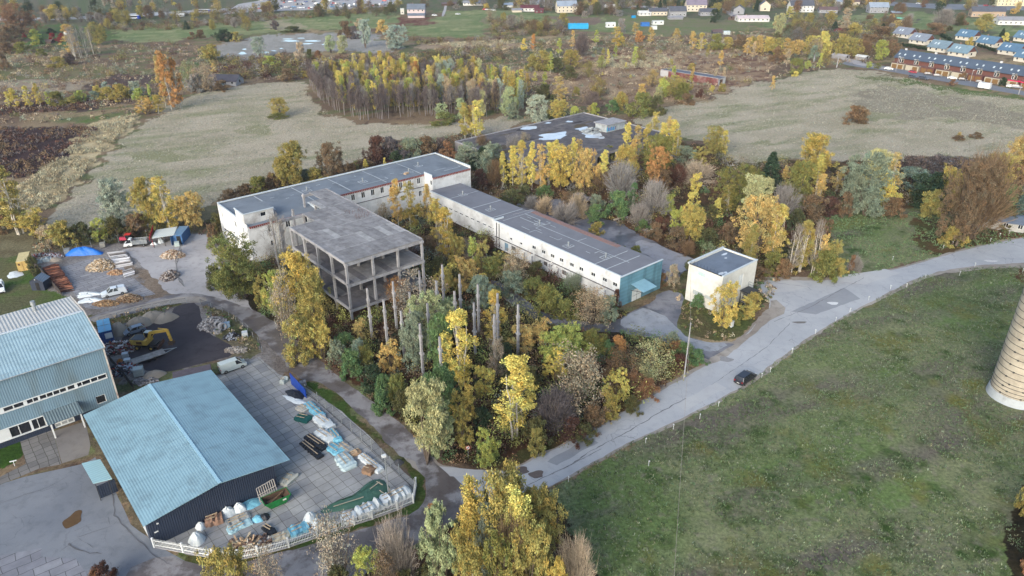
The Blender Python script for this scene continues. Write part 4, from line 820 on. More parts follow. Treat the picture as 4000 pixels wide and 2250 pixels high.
r_ = MB(); r_.poly([(-W_, -.35, HE-.02), (.25, -.35, HE-.02), (.25, D_/2, HRG+.05), (-W_, D_/2, HRG+.05)]); r_.poly([(-W_, D_/2, HRG+.05), (.25, D_/2, HRG+.05), (.25, D_+.3, HE), (-W_, D_+.3, HE)], 1)
ro_ = r_.build('roof', [ROOFB, ROOFW], T_); q = MB(); q.box(-W_/2, D_/2, HRG+.03, W_, .5, .08); q.build('ridge', PARA, ro_)
tr = MB(); tr.beam((.3, -.4, HE), (.3, D_/2, HRG+.06), .12, .3); tr.beam((.3, D_/2, HRG+.06), (.3, D_+.3, HE), .12, .3); tr.beam((.06, -.06, 1), (.06, -.06, HE-.1), .22, .22); tr.build('corner_trim', M('stained_white_trim', (214, 206, 200), .6, .1, 1., dirt=(150, 110, 90), dscale=1.2), T_)
gt = MB(); gt.tube((-W_, -.42, HE+.02), (.2, -.42, HE+.02), .09, n=6)
for i in range(22): gt.tube((-i*2., .3, HE+.05), (-i*2., .3, HE+.5), .02, n=3)
gt.tube((-W_, .3, HE+.5), (0, .3, HE+.5), .02, n=3); gt.build('gutter', GALV, T_)
ca, cb_ = sx(420, 1255)-W_, sx(775, 1140)-W_; zc_ = onp(*T(0, 2, 775, 1140))[1]
q = MB(); q.add([(ca, -.02, zc_), (cb_, -.02, zc_), (cb_+.1, -2.9, zc_-.8), (ca+.1, -2.9, zc_-.8), (ca, -.02, zc_-.1), (cb_, -.02, zc_-.1), (cb_+.1, -2.9, zc_-.9), (ca+.1, -2.9, zc_-.9)], [(3, 2, 1, 0), (4, 5, 6, 7), (0, 1, 5, 4), (1, 2, 6, 5), (2, 3, 7, 6), (3, 0, 4, 7)])
cn = q.build('canopy', mcorr('canopy_sheet', (120, 138, 148), 'x', .4, .08, .05, .5, dark=.7), T_)
for x in (ca+.5, cb_-.3): MB().box(x, -2.7, 0, .22, .22, zc_-.9).build('post', FRAMEW, cn)
for x, y in ((-6, 20.5), (-17, 21.5)): q = MB(); q.tube((x, y, 11), (x, y, 13.6), .3, n=10); q.tube((x, y, 13.6), (x, y, 14.3), .42, .38, n=10); q.build('flue', GALV, T_)

# --- hangar with blue roof
HP = (-48.2, 70.9)
T_ = thing('storage_hangar', 'storage hangar with pale blue metal roof and dark navy walls, left of the slab yard', 'hangar', (*HP, 0), YAW)
LX, LY = 17.6, 30.4
wl = MB(); HE, HG = 4.45, 5.75
for z0, z1, m_ in ((0, HE, 0),): wall(wl, (0, 0), (LX, 0), 0, HE)
wl.poly([(0, 0, HE), (LX, 0, HE), (LX/2+1, 0, HG-.05)])
wall(wl, (LX, 0), (LX, LY), 0, HE); wall(wl, (LX, LY), (0, LY), 0, HE); wl.poly([(LX, LY, HE), (0, LY, HE), (LX/2+1, LY, HG-.05)])
ys = [0, 2.2, 7.5, 9.6, 15.2, 17.2, 23.2, 24.6, LY]
for i in range(len(ys)-1): wall(wl, (0, ys[len(ys)-1-i]), (0, ys[len(ys)-2-i]), 0, HE, m=1 if (len(ys)-2-i) % 2 else 0)
wl.build('wall', [NAVY, M('white_wall_panel', (206, 212, 222), .5, .05, 1.)], T_)
r_ = MB(); rx = LX/2+1; ea, eb_ = -.55, LX+2.3
for y0, y1 in ((-.5, LY+.6),):
    r_.poly([(ea, y0, HE-.0), (rx, y0, HG), (rx, y1, HG), (ea, y1, HE-.0)][::-1][::-1]); r_.poly([(rx, y0, HG), (eb_, y0, HE-.15), (eb_, y1, HE-.15), (rx, y1, HG)])
    r_.poly([(ea, y0, HE-.08), (ea, y1, HE-.08), (rx, y1, HG-.1), (rx, y0, HG-.1)], 1); r_.poly([(rx, y0, HG-.1), (rx, y1, HG-.1), (eb_, y1, HE-.24), (eb_, y0, HE-.24)], 1)
    for y in (y0, y1): r_.poly([(ea, y, HE-.09), (rx, y, HG-.1), (eb_, y, HE-.24), (eb_, y, HE-.15), (rx, y, HG), (ea, y, HE)])
ro_ = r_.build('roof', [mcorr('sky_blue_roof_sheet', (140, 174, 190), 'x', .36, .08, .012, .5, dirt=(124, 152, 166), dark=.965, lap=5.2), STEEL], T_)
q = MB(); q.beam((rx, -.52, HG+.03), (rx, LY+.6, HG+.03), .45, .06); q.build('ridge_cap', M('ridge_cap_sheet', (166, 206, 226), .4, .05, 2.), ro_)
MB().box(1.2, -.06, 3.4, .25, .1, .2).build('lamp', FRAMEW, T_); MB().box(.8, -.06, 2.2, .5, .1, .14).build('sign', FRAMEW, T_)
# lean-to canopy beside it
q0 = g(*T(0, 3, 1015, 645)); T_ = thing('shelter', 'small lean-to shelter with pale metal roof against the hangar wall', 'shelter', (-57.6, 76.3, 0), YAW)
cx = [g(*T(0, 3, x, y), 3.1) for x, y in ((820, 320), (1005, 278), (1125, 475), (935, 522))]
def tol(p, P0=(-57.6, 76.3)): x, y = p[0]-P0[0], p[1]-P0[1]; return (x*math.cos(YAW)+y*math.sin(YAW), -x*math.sin(YAW)+y*math.cos(YAW))
lc = [tol(p) for p in cx]; q = MB(); q.prism([lc[3], lc[2], lc[1], lc[0]], 3.05, 3.15); q.build('roof', mcorr('pale_shelter_sheet', (168, 206, 216), 'y', .5, .05, .03, .4, dark=.9), T_)
ex = [min(p[0] for p in lc), max(p[0] for p in lc), min(p[1] for p in lc), max(p[1] for p in lc)]
for x in (ex[0]+.4, ex[1]-.5):
    for y in (ex[2]+.4, ex[3]-.4): MB().box(x, y, 0, .1, .1, 3.05).build('post', STEEL, T_)
MB().box((ex[0]+ex[1])/2+.4, ex[2]+.9, 0, 2.4, .1, 2.3).build('side_panel', NAVY, T_)

# --- silo
SX, SY, SR = 88.5, 105., 4.0
T_ = thing('silo', 'round cream brick silo banded with dark steel hoops at the right edge of the meadow', 'silo', (SX, SY, 0))
q = MB(); q.tube((0, 0, 0), (0, 0, 44), SR, n=64); q.build('shaft', M('pale_brick_shaft', (190, 182, 168), .9, .12, .8, dirt=(138, 130, 120), dscale=.35), T_, smooth=False)
q = MB(); q.tube((0, 0, -.2), (0, 0, 1.5), SR+.35, SR+.12, n=48); q.build('base', M('silo_base_concrete', (186, 194, 202), .9, .12, .6, dirt=(140, 140, 140), dscale=.6), T_)
z = 1.75; k = 0
while z < 43:
    q = MB(); q.tube((0, 0, z), (0, 0, z+.08), SR+.05, n=64)
    for a in (200, 245, 290): t = math.radians(a+13*(k % 2)); q.box((SR+.08)*math.cos(t), (SR+.08)*math.sin(t), z-.06, .16, .3, .2, t)
    q.build('hoop', STEEL, T_); z += .72 if k < 3 else 1.2; k += 1
# ---------------------------------------------------------------- vegetation
BARKW = M('pale_birch_bark', (206, 200, 190), .9, .25, 3., dirt=(92, 84, 78), dscale=1.6)
BARK = M('grey_brown_bark', (110, 98, 88), .95, .3, 3.)
def leafmesh(name, cen, R, n_per, leaf, nr, var=.22, up=0., asp=1.5, hue=.08, cvar=.2):
    """leaf faces scattered through clumps: cen (k,3), R (k,) clump radii"""
    k = len(cen); n_ = k*n_per; ci = np.repeat(np.arange(k), n_per)
    d = nr.normal(size=(n_, 3)); d /= np.linalg.norm(d, axis=1)[:, None]; rad = nr.random(n_)**.45
    P = cen[ci]+d*(R[ci]*rad)[:, None]*np.array([1, 1, .85])
    a = nr.normal(size=(n_, 3)); a[:, 2] = a[:, 2]*(1-abs(up))+up*2.5; a /= np.linalg.norm(a, axis=1)[:, None]
    b = np.cross(a, nr.normal(size=(n_, 3))); b /= np.linalg.norm(b, axis=1)[:, None]+1e-9
    s = leaf*(.55+.9*nr.random(n_)); a *= (s*asp/2)[:, None]; b *= (s/2)[:, None]
    V = np.stack([P-a, P+b*.8-a*.1, P+a, P-b*.8+a*.1], 1).reshape(-1, 3)
    cv = 1+cvar*nr.normal(size=k).clip(-1.6, 1.8); h_ = nr.normal(size=k)*hue
    m = (cv[ci]*(1+var*nr.normal(size=n_).clip(-2, 2)*.8)).clip(.3, 2)
    hh = h_[ci]+nr.normal(size=n_)*hue*.7
    cols = np.stack([m*(1+hh), m, m*(1-hh*.6)], 1).clip(.05, 2.2)
    return npmesh(name, V, np.arange(n_*4).reshape(-1, 4), cols, [LEAF])
def crownpts(kind, W, H, z0, k, nr, fill=.5):
    out = []
    lob = nr.random(3)*6.28
    if kind in ('birch', 'broad', 'willow', 'bush', 'fan') and not getattr(nr, 'plain', 0):
        nl = {'birch': 30, 'broad': 34, 'willow': 28, 'bush': 20, 'fan': 20}[kind]; L0 = crownpts('_'+kind, W*.82, H, z0+(H-z0)*.04, nl, nr, .3); rl = (.13+.15*nr.random(nl))*min(W, (H-z0)*1.1); rl *= {'birch': .95, 'fan': .9}.get(kind, 1.)
        ci = nr.integers(0, nl, k); d = nr.normal(size=(k, 3)); d /= np.linalg.norm(d, axis=1)[:, None]; P = L0[ci]+d*(rl[ci]*nr.random(k)**.4)[:, None]*np.array([1, 1, 1.15]); P[:, 2] = np.clip(P[:, 2], max(.1, z0*.8), H); return P
    kind = kind.lstrip('_')
    while len(out) < k:
        t = nr.random(); th = nr.random()*6.28
        if kind == 'birch': pr = (math.sin(math.pi*min(1, (t*.93+.05))**.75)**.75)*(1-.45*t)
        elif kind == 'broad': pr = math.sqrt(max(0, 1-(2*t-.92)**2/1.2))
        elif kind == 'willow': pr = (math.sin(math.pi*(t*.72+.22)))**.6*(1-.1*t)
        elif kind == 'bush': pr = math.sqrt(max(0, 1-t*t))
        elif kind == 'cone': pr = (1-t)**.9
        elif kind == 'fan': pr = .35+.65*math.sin(math.pi*(t*.8+.12))
        else: pr = 1
        pr *= 1+.22*math.sin(2*th+lob[0]+3*t)+.14*math.sin(5*th+lob[1]+5*t)+.1*math.sin(3*th+lob[2])
        r = nr.random()**(fill)*pr*W/2
        out.append((r*math.cos(th), r*math.sin(th), z0+t*(H-z0)))
    return np.array(out)
def limb(mb, p0, p1, r0, r1, seg=3, wob=.12, n=5, nr=None):
    p0 = np.array(p0, float); p1 = np.array(p1, float); L_ = np.linalg.norm(p1-p0); pts = [p0+(p1-p0)*i/seg+(nr.normal(size=3)*wob*L_/seg if 0 < i < seg else 0) for i in range(seg+1)]
    for i in range(seg): mb.tube(pts[i], pts[i+1], r0+(r1-r0)*i/seg, r0+(r1-r0)*(i+1)/seg, n, cap=False)
    return pts
def twigs(name, n_, W, H, z0, nr, wd=.055, ln=1.3, stems=5):
    """leafless crown: stems fanning out, each carrying many fine twigs (thin blades)"""
    Vs = []; cs = []
    def blade(p, q, w0, w1, c):
        d = q-p; s = np.cross(d, nr.normal(size=3)); s /= np.linalg.norm(s)+1e-9; Vs.extend([p-s*w0/2, p+s*w0/2, q+s*w1/2, q-s*w1/2]); cs.append(c)
    cp = crownpts('broad' if W < 1.4*H else 'bush', W, H, z0, n_, nr, .45)
    for p in cp:
        base = np.array([0, 0, z0*.5+.25*(p[2]-z0)*0]); d = p-base; d /= np.linalg.norm(d); c = .75+.5*nr.random()
        t0 = p-d*ln*.7; q = p+d*ln*.4+nr.normal(size=3)*.15*ln; blade(t0, q, wd*1.3, wd*.5, (c, c, c))
        for j in range(3): s0 = t0+(q-t0)*nr.random(); e = s0+(d+nr.normal(size=3)*.7)*ln*.45; blade(s0, e, wd*.8, wd*.4, (c, c*.98, c*1.0))
    return npmesh(name, np.array(Vs), np.arange(len(Vs)).reshape(-1, 4), np.array(cs), [LEAF])
PROTO = {}
def proto(kind, i):
    key = (kind, i)
    if key in PROTO: return PROTO[key]
    nr = np.random.default_rng(hash(kind) % 1000 if False else sum(map(ord, kind))*31+i*7); tb = MB(); bark = BARK
    if kind == 'birch':
        W, H, z0 = 5., 14., 1.3; cen = crownpts('birch', W, H, z0, 190, nr, .55); me = leafmesh('crown', cen, np.full(190, .5), 58, .15, nr, up=.35, cvar=.17); bark = BARKW
        for j in range(1+(i % 3 != 0)*2):
            a = nr.random()*6.28; b0 = (.3*math.cos(a)*j, .3*math.sin(a)*j, -.2); pts = limb(tb, b0, (.9*math.cos(a)*j*.8, .9*math.sin(a)*j*.8, H*.86), .13, .03, 5, .03, 5, nr)
            for q in range(5): z = H*(.35+.1*q); c = cen[nr.integers(len(cen))]; limb(tb, (b0[0]*1.3, b0[1]*1.3, z*.9), c, .045, .015, 2, .1, 3, nr)
    elif kind == 'broad':
        W, H, z0 = 9., 10., 1.6; cen = crownpts('broad', W, H, z0, 330, nr, .38); me = leafmesh('crown', cen, np.full(330, .6), 56, .17, nr, cvar=.16)
        limb(tb, (0, 0, -.2), (0, 0, H*.55), .28, .14, 3, .04, 7, nr)
        for q in range(14): limb(tb, (0, 0, H*(.18+.025*q)), cen[nr.integers(len(cen))], .1, .03, 3, .1, 4, nr)
    elif kind == 'bigbroad':
        W, H, z0 = 17., 17., 2.4; k = 700; cen = crownpts('broad', W, H, z0, k, nr, .36); me = leafmesh('crown', cen, np.full(k, .8), 56, .19, nr, cvar=.17)
        limb(tb, (0, 0, -.2), (0, 0, H*.5), .5, .25, 3, .04, 8, nr)
        for q in range(22): limb(tb, (0, 0, H*(.15+.02*q)), cen[nr.integers(k)], .17, .04, 3, .1, 5, nr)
    elif kind == 'willow':
        W, H, z0 = 8., 11., 1.2; cen = crownpts('willow', W, H, z0, 260, nr, .42); me = leafmesh('crown', cen, np.full(260, .6), 54, .15, nr, up=.55, asp=2.4, hue=.04, cvar=.13)
        for q in range(9): c = cen[nr.integers(len(cen))]; limb(tb, (nr.normal()*.25, nr.normal()*.25, -.2), (c[0]*.75, c[1]*.75, min(c[2]+2, H*.9)), .13, .03, 4, .07, 5, nr)
    elif kind == 'fan':
        W, H, z0 = 6., 8., .4; cen = crownpts('fan', W, H, z0, 230, nr, .5); me = leafmesh('crown', cen, np.full(230, .42), 44, .14, nr, up=.4, cvar=.16)
        for q in range(16): c = cen[nr.integers(len(cen))]; limb(tb, (nr.normal()*.2, nr.normal()*.2, -.1), (c[0]*.8, c[1]*.8, max(c[2], H*.6)), .06, .02, 3, .05, 4, nr)
    elif kind == 'bush':
        W, H, z0 = 5., 3.6, -.1; cen = crownpts('bush', W, H, z0, 170, nr, .4); me = leafmesh('crown', cen, np.full(170, .4), 44, .14, nr, up=.3, cvar=.17)
        for q in range(8): limb(tb, (nr.normal()*.2, nr.normal()*.2, -.1), cen[nr.integers(len(cen))], .05, .02, 2, .05, 4, nr)
    elif kind == 'sparse':                       # thin tan crown with its branches showing
        W, H, z0 = 7., 8., .8; cen = crownpts('broad', W, H, z0, 200, nr, .42); me = leafmesh('crown', cen, np.full(200, .75), 24, .15, nr, cvar=.2)
        for q in range(22): c = cen[nr.integers(len(cen))]; limb(tb, (nr.normal()*.2, nr.normal()*.2, 0), c, .09, .02, 4, .1, 4, nr)
        for q in range(40): c = cen[nr.integers(len(cen))]; limb(tb, c*np.array([.5, .5, .7]), c, .035, .015, 2, .12, 3, nr)
    elif kind == 'slim':                         # young aspen
        W, H, z0 = 2.6, 7., 1.; cen = crownpts('birch', W, H, z0, 80, nr, .6); me = leafmesh('crown', cen, np.full(80, .36), 36, .15, nr, cvar=.16); bark = BARKW
        limb(tb, (0, 0, -.1), (0, 0, H*.9), .08, .02, 3, .02, 5, nr)
    elif kind == 'bare':
        W, H, z0 = 7., 7., .8; me = twigs('crown', 1100, W, H, z0, nr, .05, 1.3)
        for q in range(18): a = nr.random()*6.28; r = nr.random()*W*.42; limb(tb, (nr.normal()*.2, nr.normal()*.2, -.1), (r*math.cos(a), r*math.sin(a), H*(.95-.35*r/W)), .08, .015, 4, .07, 4, nr)
    elif kind == 'wbare':
        W, H, z0 = 3.4, 12., 2.; me = twigs('crown', 260, W, H, z0, nr, .035, 1.1); bark = BARKW
        for q in range(2): limb(tb, (.5*q, 0, -.2), (.9*q+nr.normal()*.2, nr.normal()*.3, H*(.98-.1*q)), .13, .03, 5, .02, 5, nr)
        for q in range(16): z = H*(.25+.04*q); a = nr.random()*6.28; limb(tb, (0, 0, z), (1.5*math.cos(a)*(1-.04*q), 1.5*math.sin(a)*(1-.04*q), z+1.8), .04, .012, 2, .08, 3, nr)
    elif kind == 'brush':                        # low leafless dome
        W, H, z0 = 6., 2.8, 0; me = twigs('crown', 800, W, H, z0, nr, .05, 1.)
        for q in range(10): a = nr.random()*6.28; r = nr.random()*W*.4; limb(tb, (0, 0, -.1), (r*math.cos(a), r*math.sin(a), H*.8), .05, .015, 3, .07, 4, nr)
    elif kind == 'pole':                         # leafless slender aspen of the grove
        W, H, z0 = 2.4, 13., 5.; me = twigs('crown', 150, W, H, z0, nr, .05, 1.3); bark = M('aspen_bark', (134, 128, 130), .9, .3, 2.)
        limb(tb, (0, 0, -.2), (nr.normal()*.3, nr.normal()*.3, H*.97), .1, .025, 3, .02, 5, nr)
    elif kind == 'conifer':
        W, H, z0 = 5., 11., .4; k = 230; cen = []
        for q in range(k): t = (q/k); z = z0+(H-z0)*t; a = q*2.4; r = (1-t)**.85*W/2*(.5+.5*nr.random()**.5)*(1+.15*math.sin(t*40)); cen.append((r*math.cos(a), r*math.sin(a), z-.15*r))
        cen = np.array(cen); me = leafmesh('crown', cen, np.full(k, .42), 18, .25, nr, up=-.2, hue=.03); limb(tb, (0, 0, -.2), (0, 0, H*.97), .18, .03, 3, .0, 6, nr)
    tm = bpy.data.meshes.new('trunk'); tm.from_pydata(tb.v, [], tb.f); tm.materials.append(bark); tm.update()
    PROTO[key] = (me, tm, W, H); return PROTO[key]
PAL = dict(gold=(184, 157, 58), yel=(208, 184, 66), amb=(192, 156, 78), org=(186, 128, 62), oli=(118, 116, 52), olg=(156, 138, 60), yg=(160, 164, 62), pg=(152, 160, 112), sil=(158, 166, 150),
  tan=(176, 152, 122), pink=(170, 150, 130), pur=(106, 92, 92), bro=(122, 96, 70), rus=(134, 96, 68), dkg=(56, 72, 52), grn=(92, 118, 70), gry=(140, 130, 126), red=(150, 44, 42), crm=(176, 168, 112), ggr=(122, 132, 112), dol=(92, 90, 54), blg=(78, 100, 96), mar=(98, 66, 56), wht=(200, 196, 186), rd1=(196, 180, 146), rd2=(172, 156, 124), hth=(152, 130, 108), mgr=(100, 120, 76), mg2=(126, 132, 104), mg3=(136, 136, 112), fld=(178, 170, 152), fl2=(158, 156, 132), fl3=(188, 178, 160))
PW = dict(gold='golden', yel='bright yellow', amb='amber', org='orange', oli='olive green', olg='olive gold', yg='yellow-green', pg='pale green', sil='silvery grey', tan='tan', pink='pinkish tan', pur='purple-grey', bro='brown', rus='rusty brown', dkg='dark green', grn='green', gry='grey', red='crimson', crm='cream yellow', ggr='grey-green', dol='dark olive', blg='blue-green', mar='maroon', wht='whitish')
KW = dict(birch=('birch_tree', 'birch', 'tree'), broad=('broadleaf_tree', 'round-crowned tree', 'tree'), willow=('willow_tree', 'feathery willow', 'tree'), fan=('shrub_tree', 'many-stemmed shrub tree', 'tree'), bush=('bush', 'leafy bush', 'bush'),
  sparse=('thin_tree', 'half-bare spreading tree', 'tree'), slim=('young_aspen', 'slim young aspen', 'tree'), wbare=('bare_birch', 'leafless white-trunked birch', 'tree'), bare=('bare_tree', 'leafless twiggy tree', 'tree'), brush=('bare_bush', 'leafless low bush', 'bush'), pole=('bare_aspen', 'leafless slender aspen', 'tree'), conifer=('conifer_tree', 'conifer', 'tree'))
tr_n = 0
def mute(c, f=.2):
    l = lin(c); y = .3*l[0]+.55*l[1]+.15*l[2]; return tuple(v*(1-f)+y*f for v in (l[0]*.95, l[1]*1.03, l[2]*.95))
def put_tree(kind, X, Y, H, W, col_, label=None, group=None, bright=1.42):
    if kind == 'sparse': bright = 1.05
    global tr_n
    tr_n += 1; nv = {'birch': 5, 'bush': 5, 'pole': 4, 'broad': 4, 'willow': 4, 'slim': 3}.get(kind, 3)
    me, tm, W0, H0 = proto('bigbroad' if kind == 'broad' and W > 12 else kind, tr_n % nv); nm, kw, cat = KW[kind]
    r = thing(nm, label or (PW[col_]+' '+kw), cat, (X, Y, 0), rnd.uniform(0, 6.28), group)
    s = W/W0; r.scale = (s, s, H/H0)
    c = obj('crown', me, r); k = bright*rnd.uniform(.88, 1.12); b_ = mute(PAL[col_]); hs = rnd.uniform(-.06, .06)
    c.color = (b_[0]*K*k*(1+hs), b_[1]*K*k, b_[2]*K*k*(1-hs), 1)
    obj('trunk', tm, r); return r
KC = dict(N='wbare', B='birch', R='broad', W='willow', F='fan', b='bush', S='sparse', s='slim', n='bare', u='brush', p='pole', C='conifer')
def trees(txt, loc, group=None):
    """lines: kind x ybase ytop width colour [own words]; positions in the photo, heights worked out from it"""
    for ln in txt.strip().split('\n'):
        f_ = ln.split(None, 6); k = KC[f_[0]]; x, yb, yt, w_ = map(float, f_[1:5]); c = f_[5]
        own = f_[6] if len(f_) > 6 else None
        lab = own or f'{PW[c]} {KW[k][1]} {loc}'
        X, Y = g(x, yb); H = max(.8, hgt(x, yb, yt)); pm_ = ppm(x, yb); put_tree(k, X, Y, H*1.02, w_/pm_*1.04, c, lab, None if own else (group or ('trees '+loc)))
trees('''R 605 752 603 118 oli dark olive round-crowned tree in front of the white building left end
R 760 800 645 108 gold golden round-crowned tree beside the left side of concrete frame
R 800 885 705 86 olg olive-gold tree leaning over the near left corner of the concrete frame
S 722 850 690 62 pink pinkish half-bare tree between two golden trees left of the frame
R 703 800 690 50 yg yellow-green tree on the road side of the pinkish half-bare tree
F 748 915 790 80 olg olive-gold shrub tree right beside the left road below the frame
F 812 905 808 60 gold golden shrub tree below the concrete frame corner
N 714 690 545 60 gry tall leafless white birch before the left side of the frame
F 665 770 700 44 olg narrow olive-gold shrub tree between dark olive tree and golden trees
b 690 775 738 44 dol
b 545 720 672 52 dol dark olive bush at the edge of the sandy yard
b 870 885 845 60 grn
b 850 920 862 56 ggr
b 888 950 890 70 grn
b 905 905 862 56 ggr
b 940 980 925 60 dkg
b 968 1000 950 50 grn
b 925 930 875 50 oli
F 905 860 805 36 amb small amber shrub in front of the concrete frame front
F 985 940 865 58 amb amber shrub tree between free concrete columns
b 1000 1010 945 60 oli
b 965 1040 990 56 grn
b 1020 1045 985 60 dol
S 1002 770 705 60 org orange-leaved shrub in front of the concrete frame lower right''', 'on the left road side of the thicket')
trees('''S 1058 815 692 112 pink large pinkish-tan half-bare tree right of the concrete frame corner
W 1085 870 745 90 pg pale green willow behind the tall free columns
W 1050 930 795 76 ggr grey-green willow left of the lone tall column
W 1128 850 760 60 pg
B 1158 965 788 96 yel tall yellow birch clump among the concrete columns
W 1115 950 800 60 grn drooping green willow left of the yellow birch clump
W 1115 1060 930 86 grn green drooping willow above the big pale olive tree
W 1075 1160 975 118 crm big pale olive willow at the near corner of the thicket
W 1110 1150 1010 70 pg
F 1168 1080 968 66 gold golden shrub tree right behind the pale olive willow
F 1170 1130 1035 56 olg
F 1230 1165 1080 70 yg yellow-green shrub tree near the road bend sign
B 1300 1100 905 112 yel large yellow birch with white trunk in front of thicket
F 1218 1000 922 58 yel
B 1245 860 735 56 gold golden birch behind the columns in the thicket
F 1175 728 650 66 amb bright amber shrub tree between the frame and the workshop
F 1140 715 670 50 yel
R 1120 740 680 50 olg
W 1210 780 700 70 ggr
B 1215 745 690 40 gold
F 1310 880 812 70 amb row of amber-leaved shrub trees by the side road
F 1355 870 805 60 amb
F 1385 905 835 76 yg
R 1430 905 828 96 yg wide yellow-green tree near the middle of the side road
F 1395 960 885 56 yel bright yellow shrub before the yellow-green tree
R 1490 900 838 80 oli
b 1530 905 862 60 grn
b 1555 890 850 44 org fiery orange bush at the side road edge
S 1450 1040 890 140 tan wide tan half-bare tree in the middle of the right thicket
S 1560 985 885 96 bro
S 1640 955 862 104 crm wide cream-tan half-bare tree near the road junction
F 1548 1010 935 62 yel bright yellow shrub in front of the reddish bushes
F 1535 1060 990 56 olg
b 1500 1075 1020 70 bro
n 1395 1090 1000 110 pur
b 1440 1110 1060 70 mar
b 1595 985 935 66 rus
b 1545 960 915 60 mar
b 1480 960 905 60 mar
b 1350 1120 1060 70 dol
b 1690 870 840 50 ggr
b 1720 905 868 60 grn
b 1755 915 885 50 grn
b 1710 930 895 50 mar
b 1700 890 862 40 rus
b 1630 1000 960 60 rus
b 1330 990 925 66 dol
b 1280 960 900 60 dkg
b 1215 1085 1030 60 dkg
b 1265 920 870 70 dkg
b 1100 1060 1020 50 dkg
b 1350 1140 1085 50 olg
S 1250 960 855 50 pink slender pinkish tree between the two tallest yellow birches
b 1590 1040 1000 50 dol
b 1470 1110 1075 56 dol''', 'in the middle of the overgrown thicket')
trees('''B 1003 575 455 42 amb amber birch standing first in the courtyard by the white building
B 1035 580 460 46 olg
B 1078 565 468 30 amb amber birch at the wing corner in the courtyard
B 1100 600 505 46 gold
B 1122 650 528 62 gold
N 1112 640 560 30 gry whitish leafless birch in the courtyard
s 1065 470 442 22 gold
S 965 560 515 40 tan
F 1150 670 590 50 olg
s 1190 680 600 30 yg
F 1215 690 610 44 olg
S 1180 650 600 50 pink
b 1150 720 680 60 dol
b 1240 700 650 70 oli
b 1290 740 690 80 ggr
F 1262 690 640 60 olg
S 1300 720 635 70 tan
b 1340 745 705 70 oli
b 1380 790 722 76 oli broad olive bush in front of the low wing windows
S 1490 815 735 100 tan wide tan bush tree in front of the wing end
b 1532 808 752 58 ggr
b 1550 770 730 26 mar small maroon vine bush at the wing end corner
b 1420 800 760 60 oli
b 1450 790 740 50 dol
n 1440 730 692 50 ggr
b 1350 700 665 60 dol
b 1100 690 650 50 dol
b 1080 640 600 60 bro
b 1145 640 605 44 bro
b 1210 650 610 40 bro''', 'in the courtyard between frame and workshop')
trees('''F 1815 822 712 74 gold golden upright shrub tree in front of the cream cube building
F 1880 800 748 50 gold
b 1893 780 742 44 olg
b 1850 815 785 40 oli
b 1755 775 745 40 grn
b 1690 715 672 40 tan
b 1660 715 688 40 bro
b 1730 700 660 40 dol
S 1778 660 610 34 pg pale small tree behind the cream cube building
b 1600 640 620 30 oli
b 1500 560 520 50 grn
b 1450 520 488 60 gry
u 1370 540 505 70 tan
u 1420 560 520 70 gry
u 1450 545 500 70 tan
u 1340 525 500 60 gry
b 1500 585 560 40 olg''', 'beside the paved yard and cream cube building')
trees('''B 1265 470 385 26 yel
B 1290 468 370 34 yel
B 1312 475 358 40 gold
B 1338 478 362 34 yel
B 1360 480 365 34 amb
B 1382 470 362 38 yel
R 1410 478 372 62 gold
B 1398 430 355 30 yel
B 1440 440 350 26 yel
B 1455 430 352 26 amb
R 1468 480 380 56 amb orange-gold tree in front of the flat ruined roof
B 1517 478 383 34 yel
R 1572 465 372 58 gold
B 1590 430 352 36 amb
R 1648 450 350 92 oli broad olive tree right of the ruined roof
R 1650 465 375 60 org orange tree in front of the broad olive tree
B 1576 390 312 30 yel
B 1600 388 318 32 amb
B 1625 385 315 32 gold
B 1645 350 282 28 gold
B 1665 385 312 34 yel
B 1690 392 305 36 yel
B 1700 400 330 30 gold
B 1680 350 295 26 amb
F 1730 425 368 60 ggr
F 1760 430 375 50 olg
R 1792 392 322 54 olg
B 1818 392 330 28 yel
n 1560 500 420 80 gry grey leafless tree in front of the red litter ground
n 1645 540 464 72 gry
n 1605 570 520 50 gry
n 1510 480 430 50 bro
B 1592 530 462 28 grn single green birch between two grey leafless trees
b 1555 545 488 74 grn
b 1500 530 492 44 ggr
F 1748 480 436 34 yel
F 1740 530 478 30 yel
R 1733 610 523 66 gold round golden tree beside the overgrown paved yard
b 1680 540 495 40 yg
F 1700 585 520 40 yg
b 1660 470 430 60 bro
u 1700 460 425 70 mar
u 1750 455 415 90 pink
b 1650 600 565 50 bro
b 1620 580 555 40 grn
b 1700 620 575 50 bro
b 1660 590 548 44 mar
b 1290 520 480 56 dol
b 1230 450 385 60 ggr
b 1215 430 375 60 dkg
W 1180 425 362 60 ggr
W 1240 440 366 60 ggr
n 1290 400 345 44 gry
n 1215 395 345 40 bro
b 1270 400 372 50 dkg
S 1320 380 335 30 tan
s 1250 362 328 12 gry
s 1400 345 318 10 tan
s 1345 330 308 9 amb
b 1460 330 318 26 bro
b 1425 312 302 18 mar
b 1530 400 368 50 oli
b 1260 440 400 50 dkg
n 1245 470 410 36 bro
b 1210 470 430 44 mar
b 1320 500 470 44 dol
b 1430 520 485 50 bro
b 1370 500 470 44 grn
b 1790 560 520 44 dol
b 1830 610 565 50 bro
b 1780 620 580 50 dol
u 1730 640 612 40 bro''', 'in the autumn wood behind the workshop')
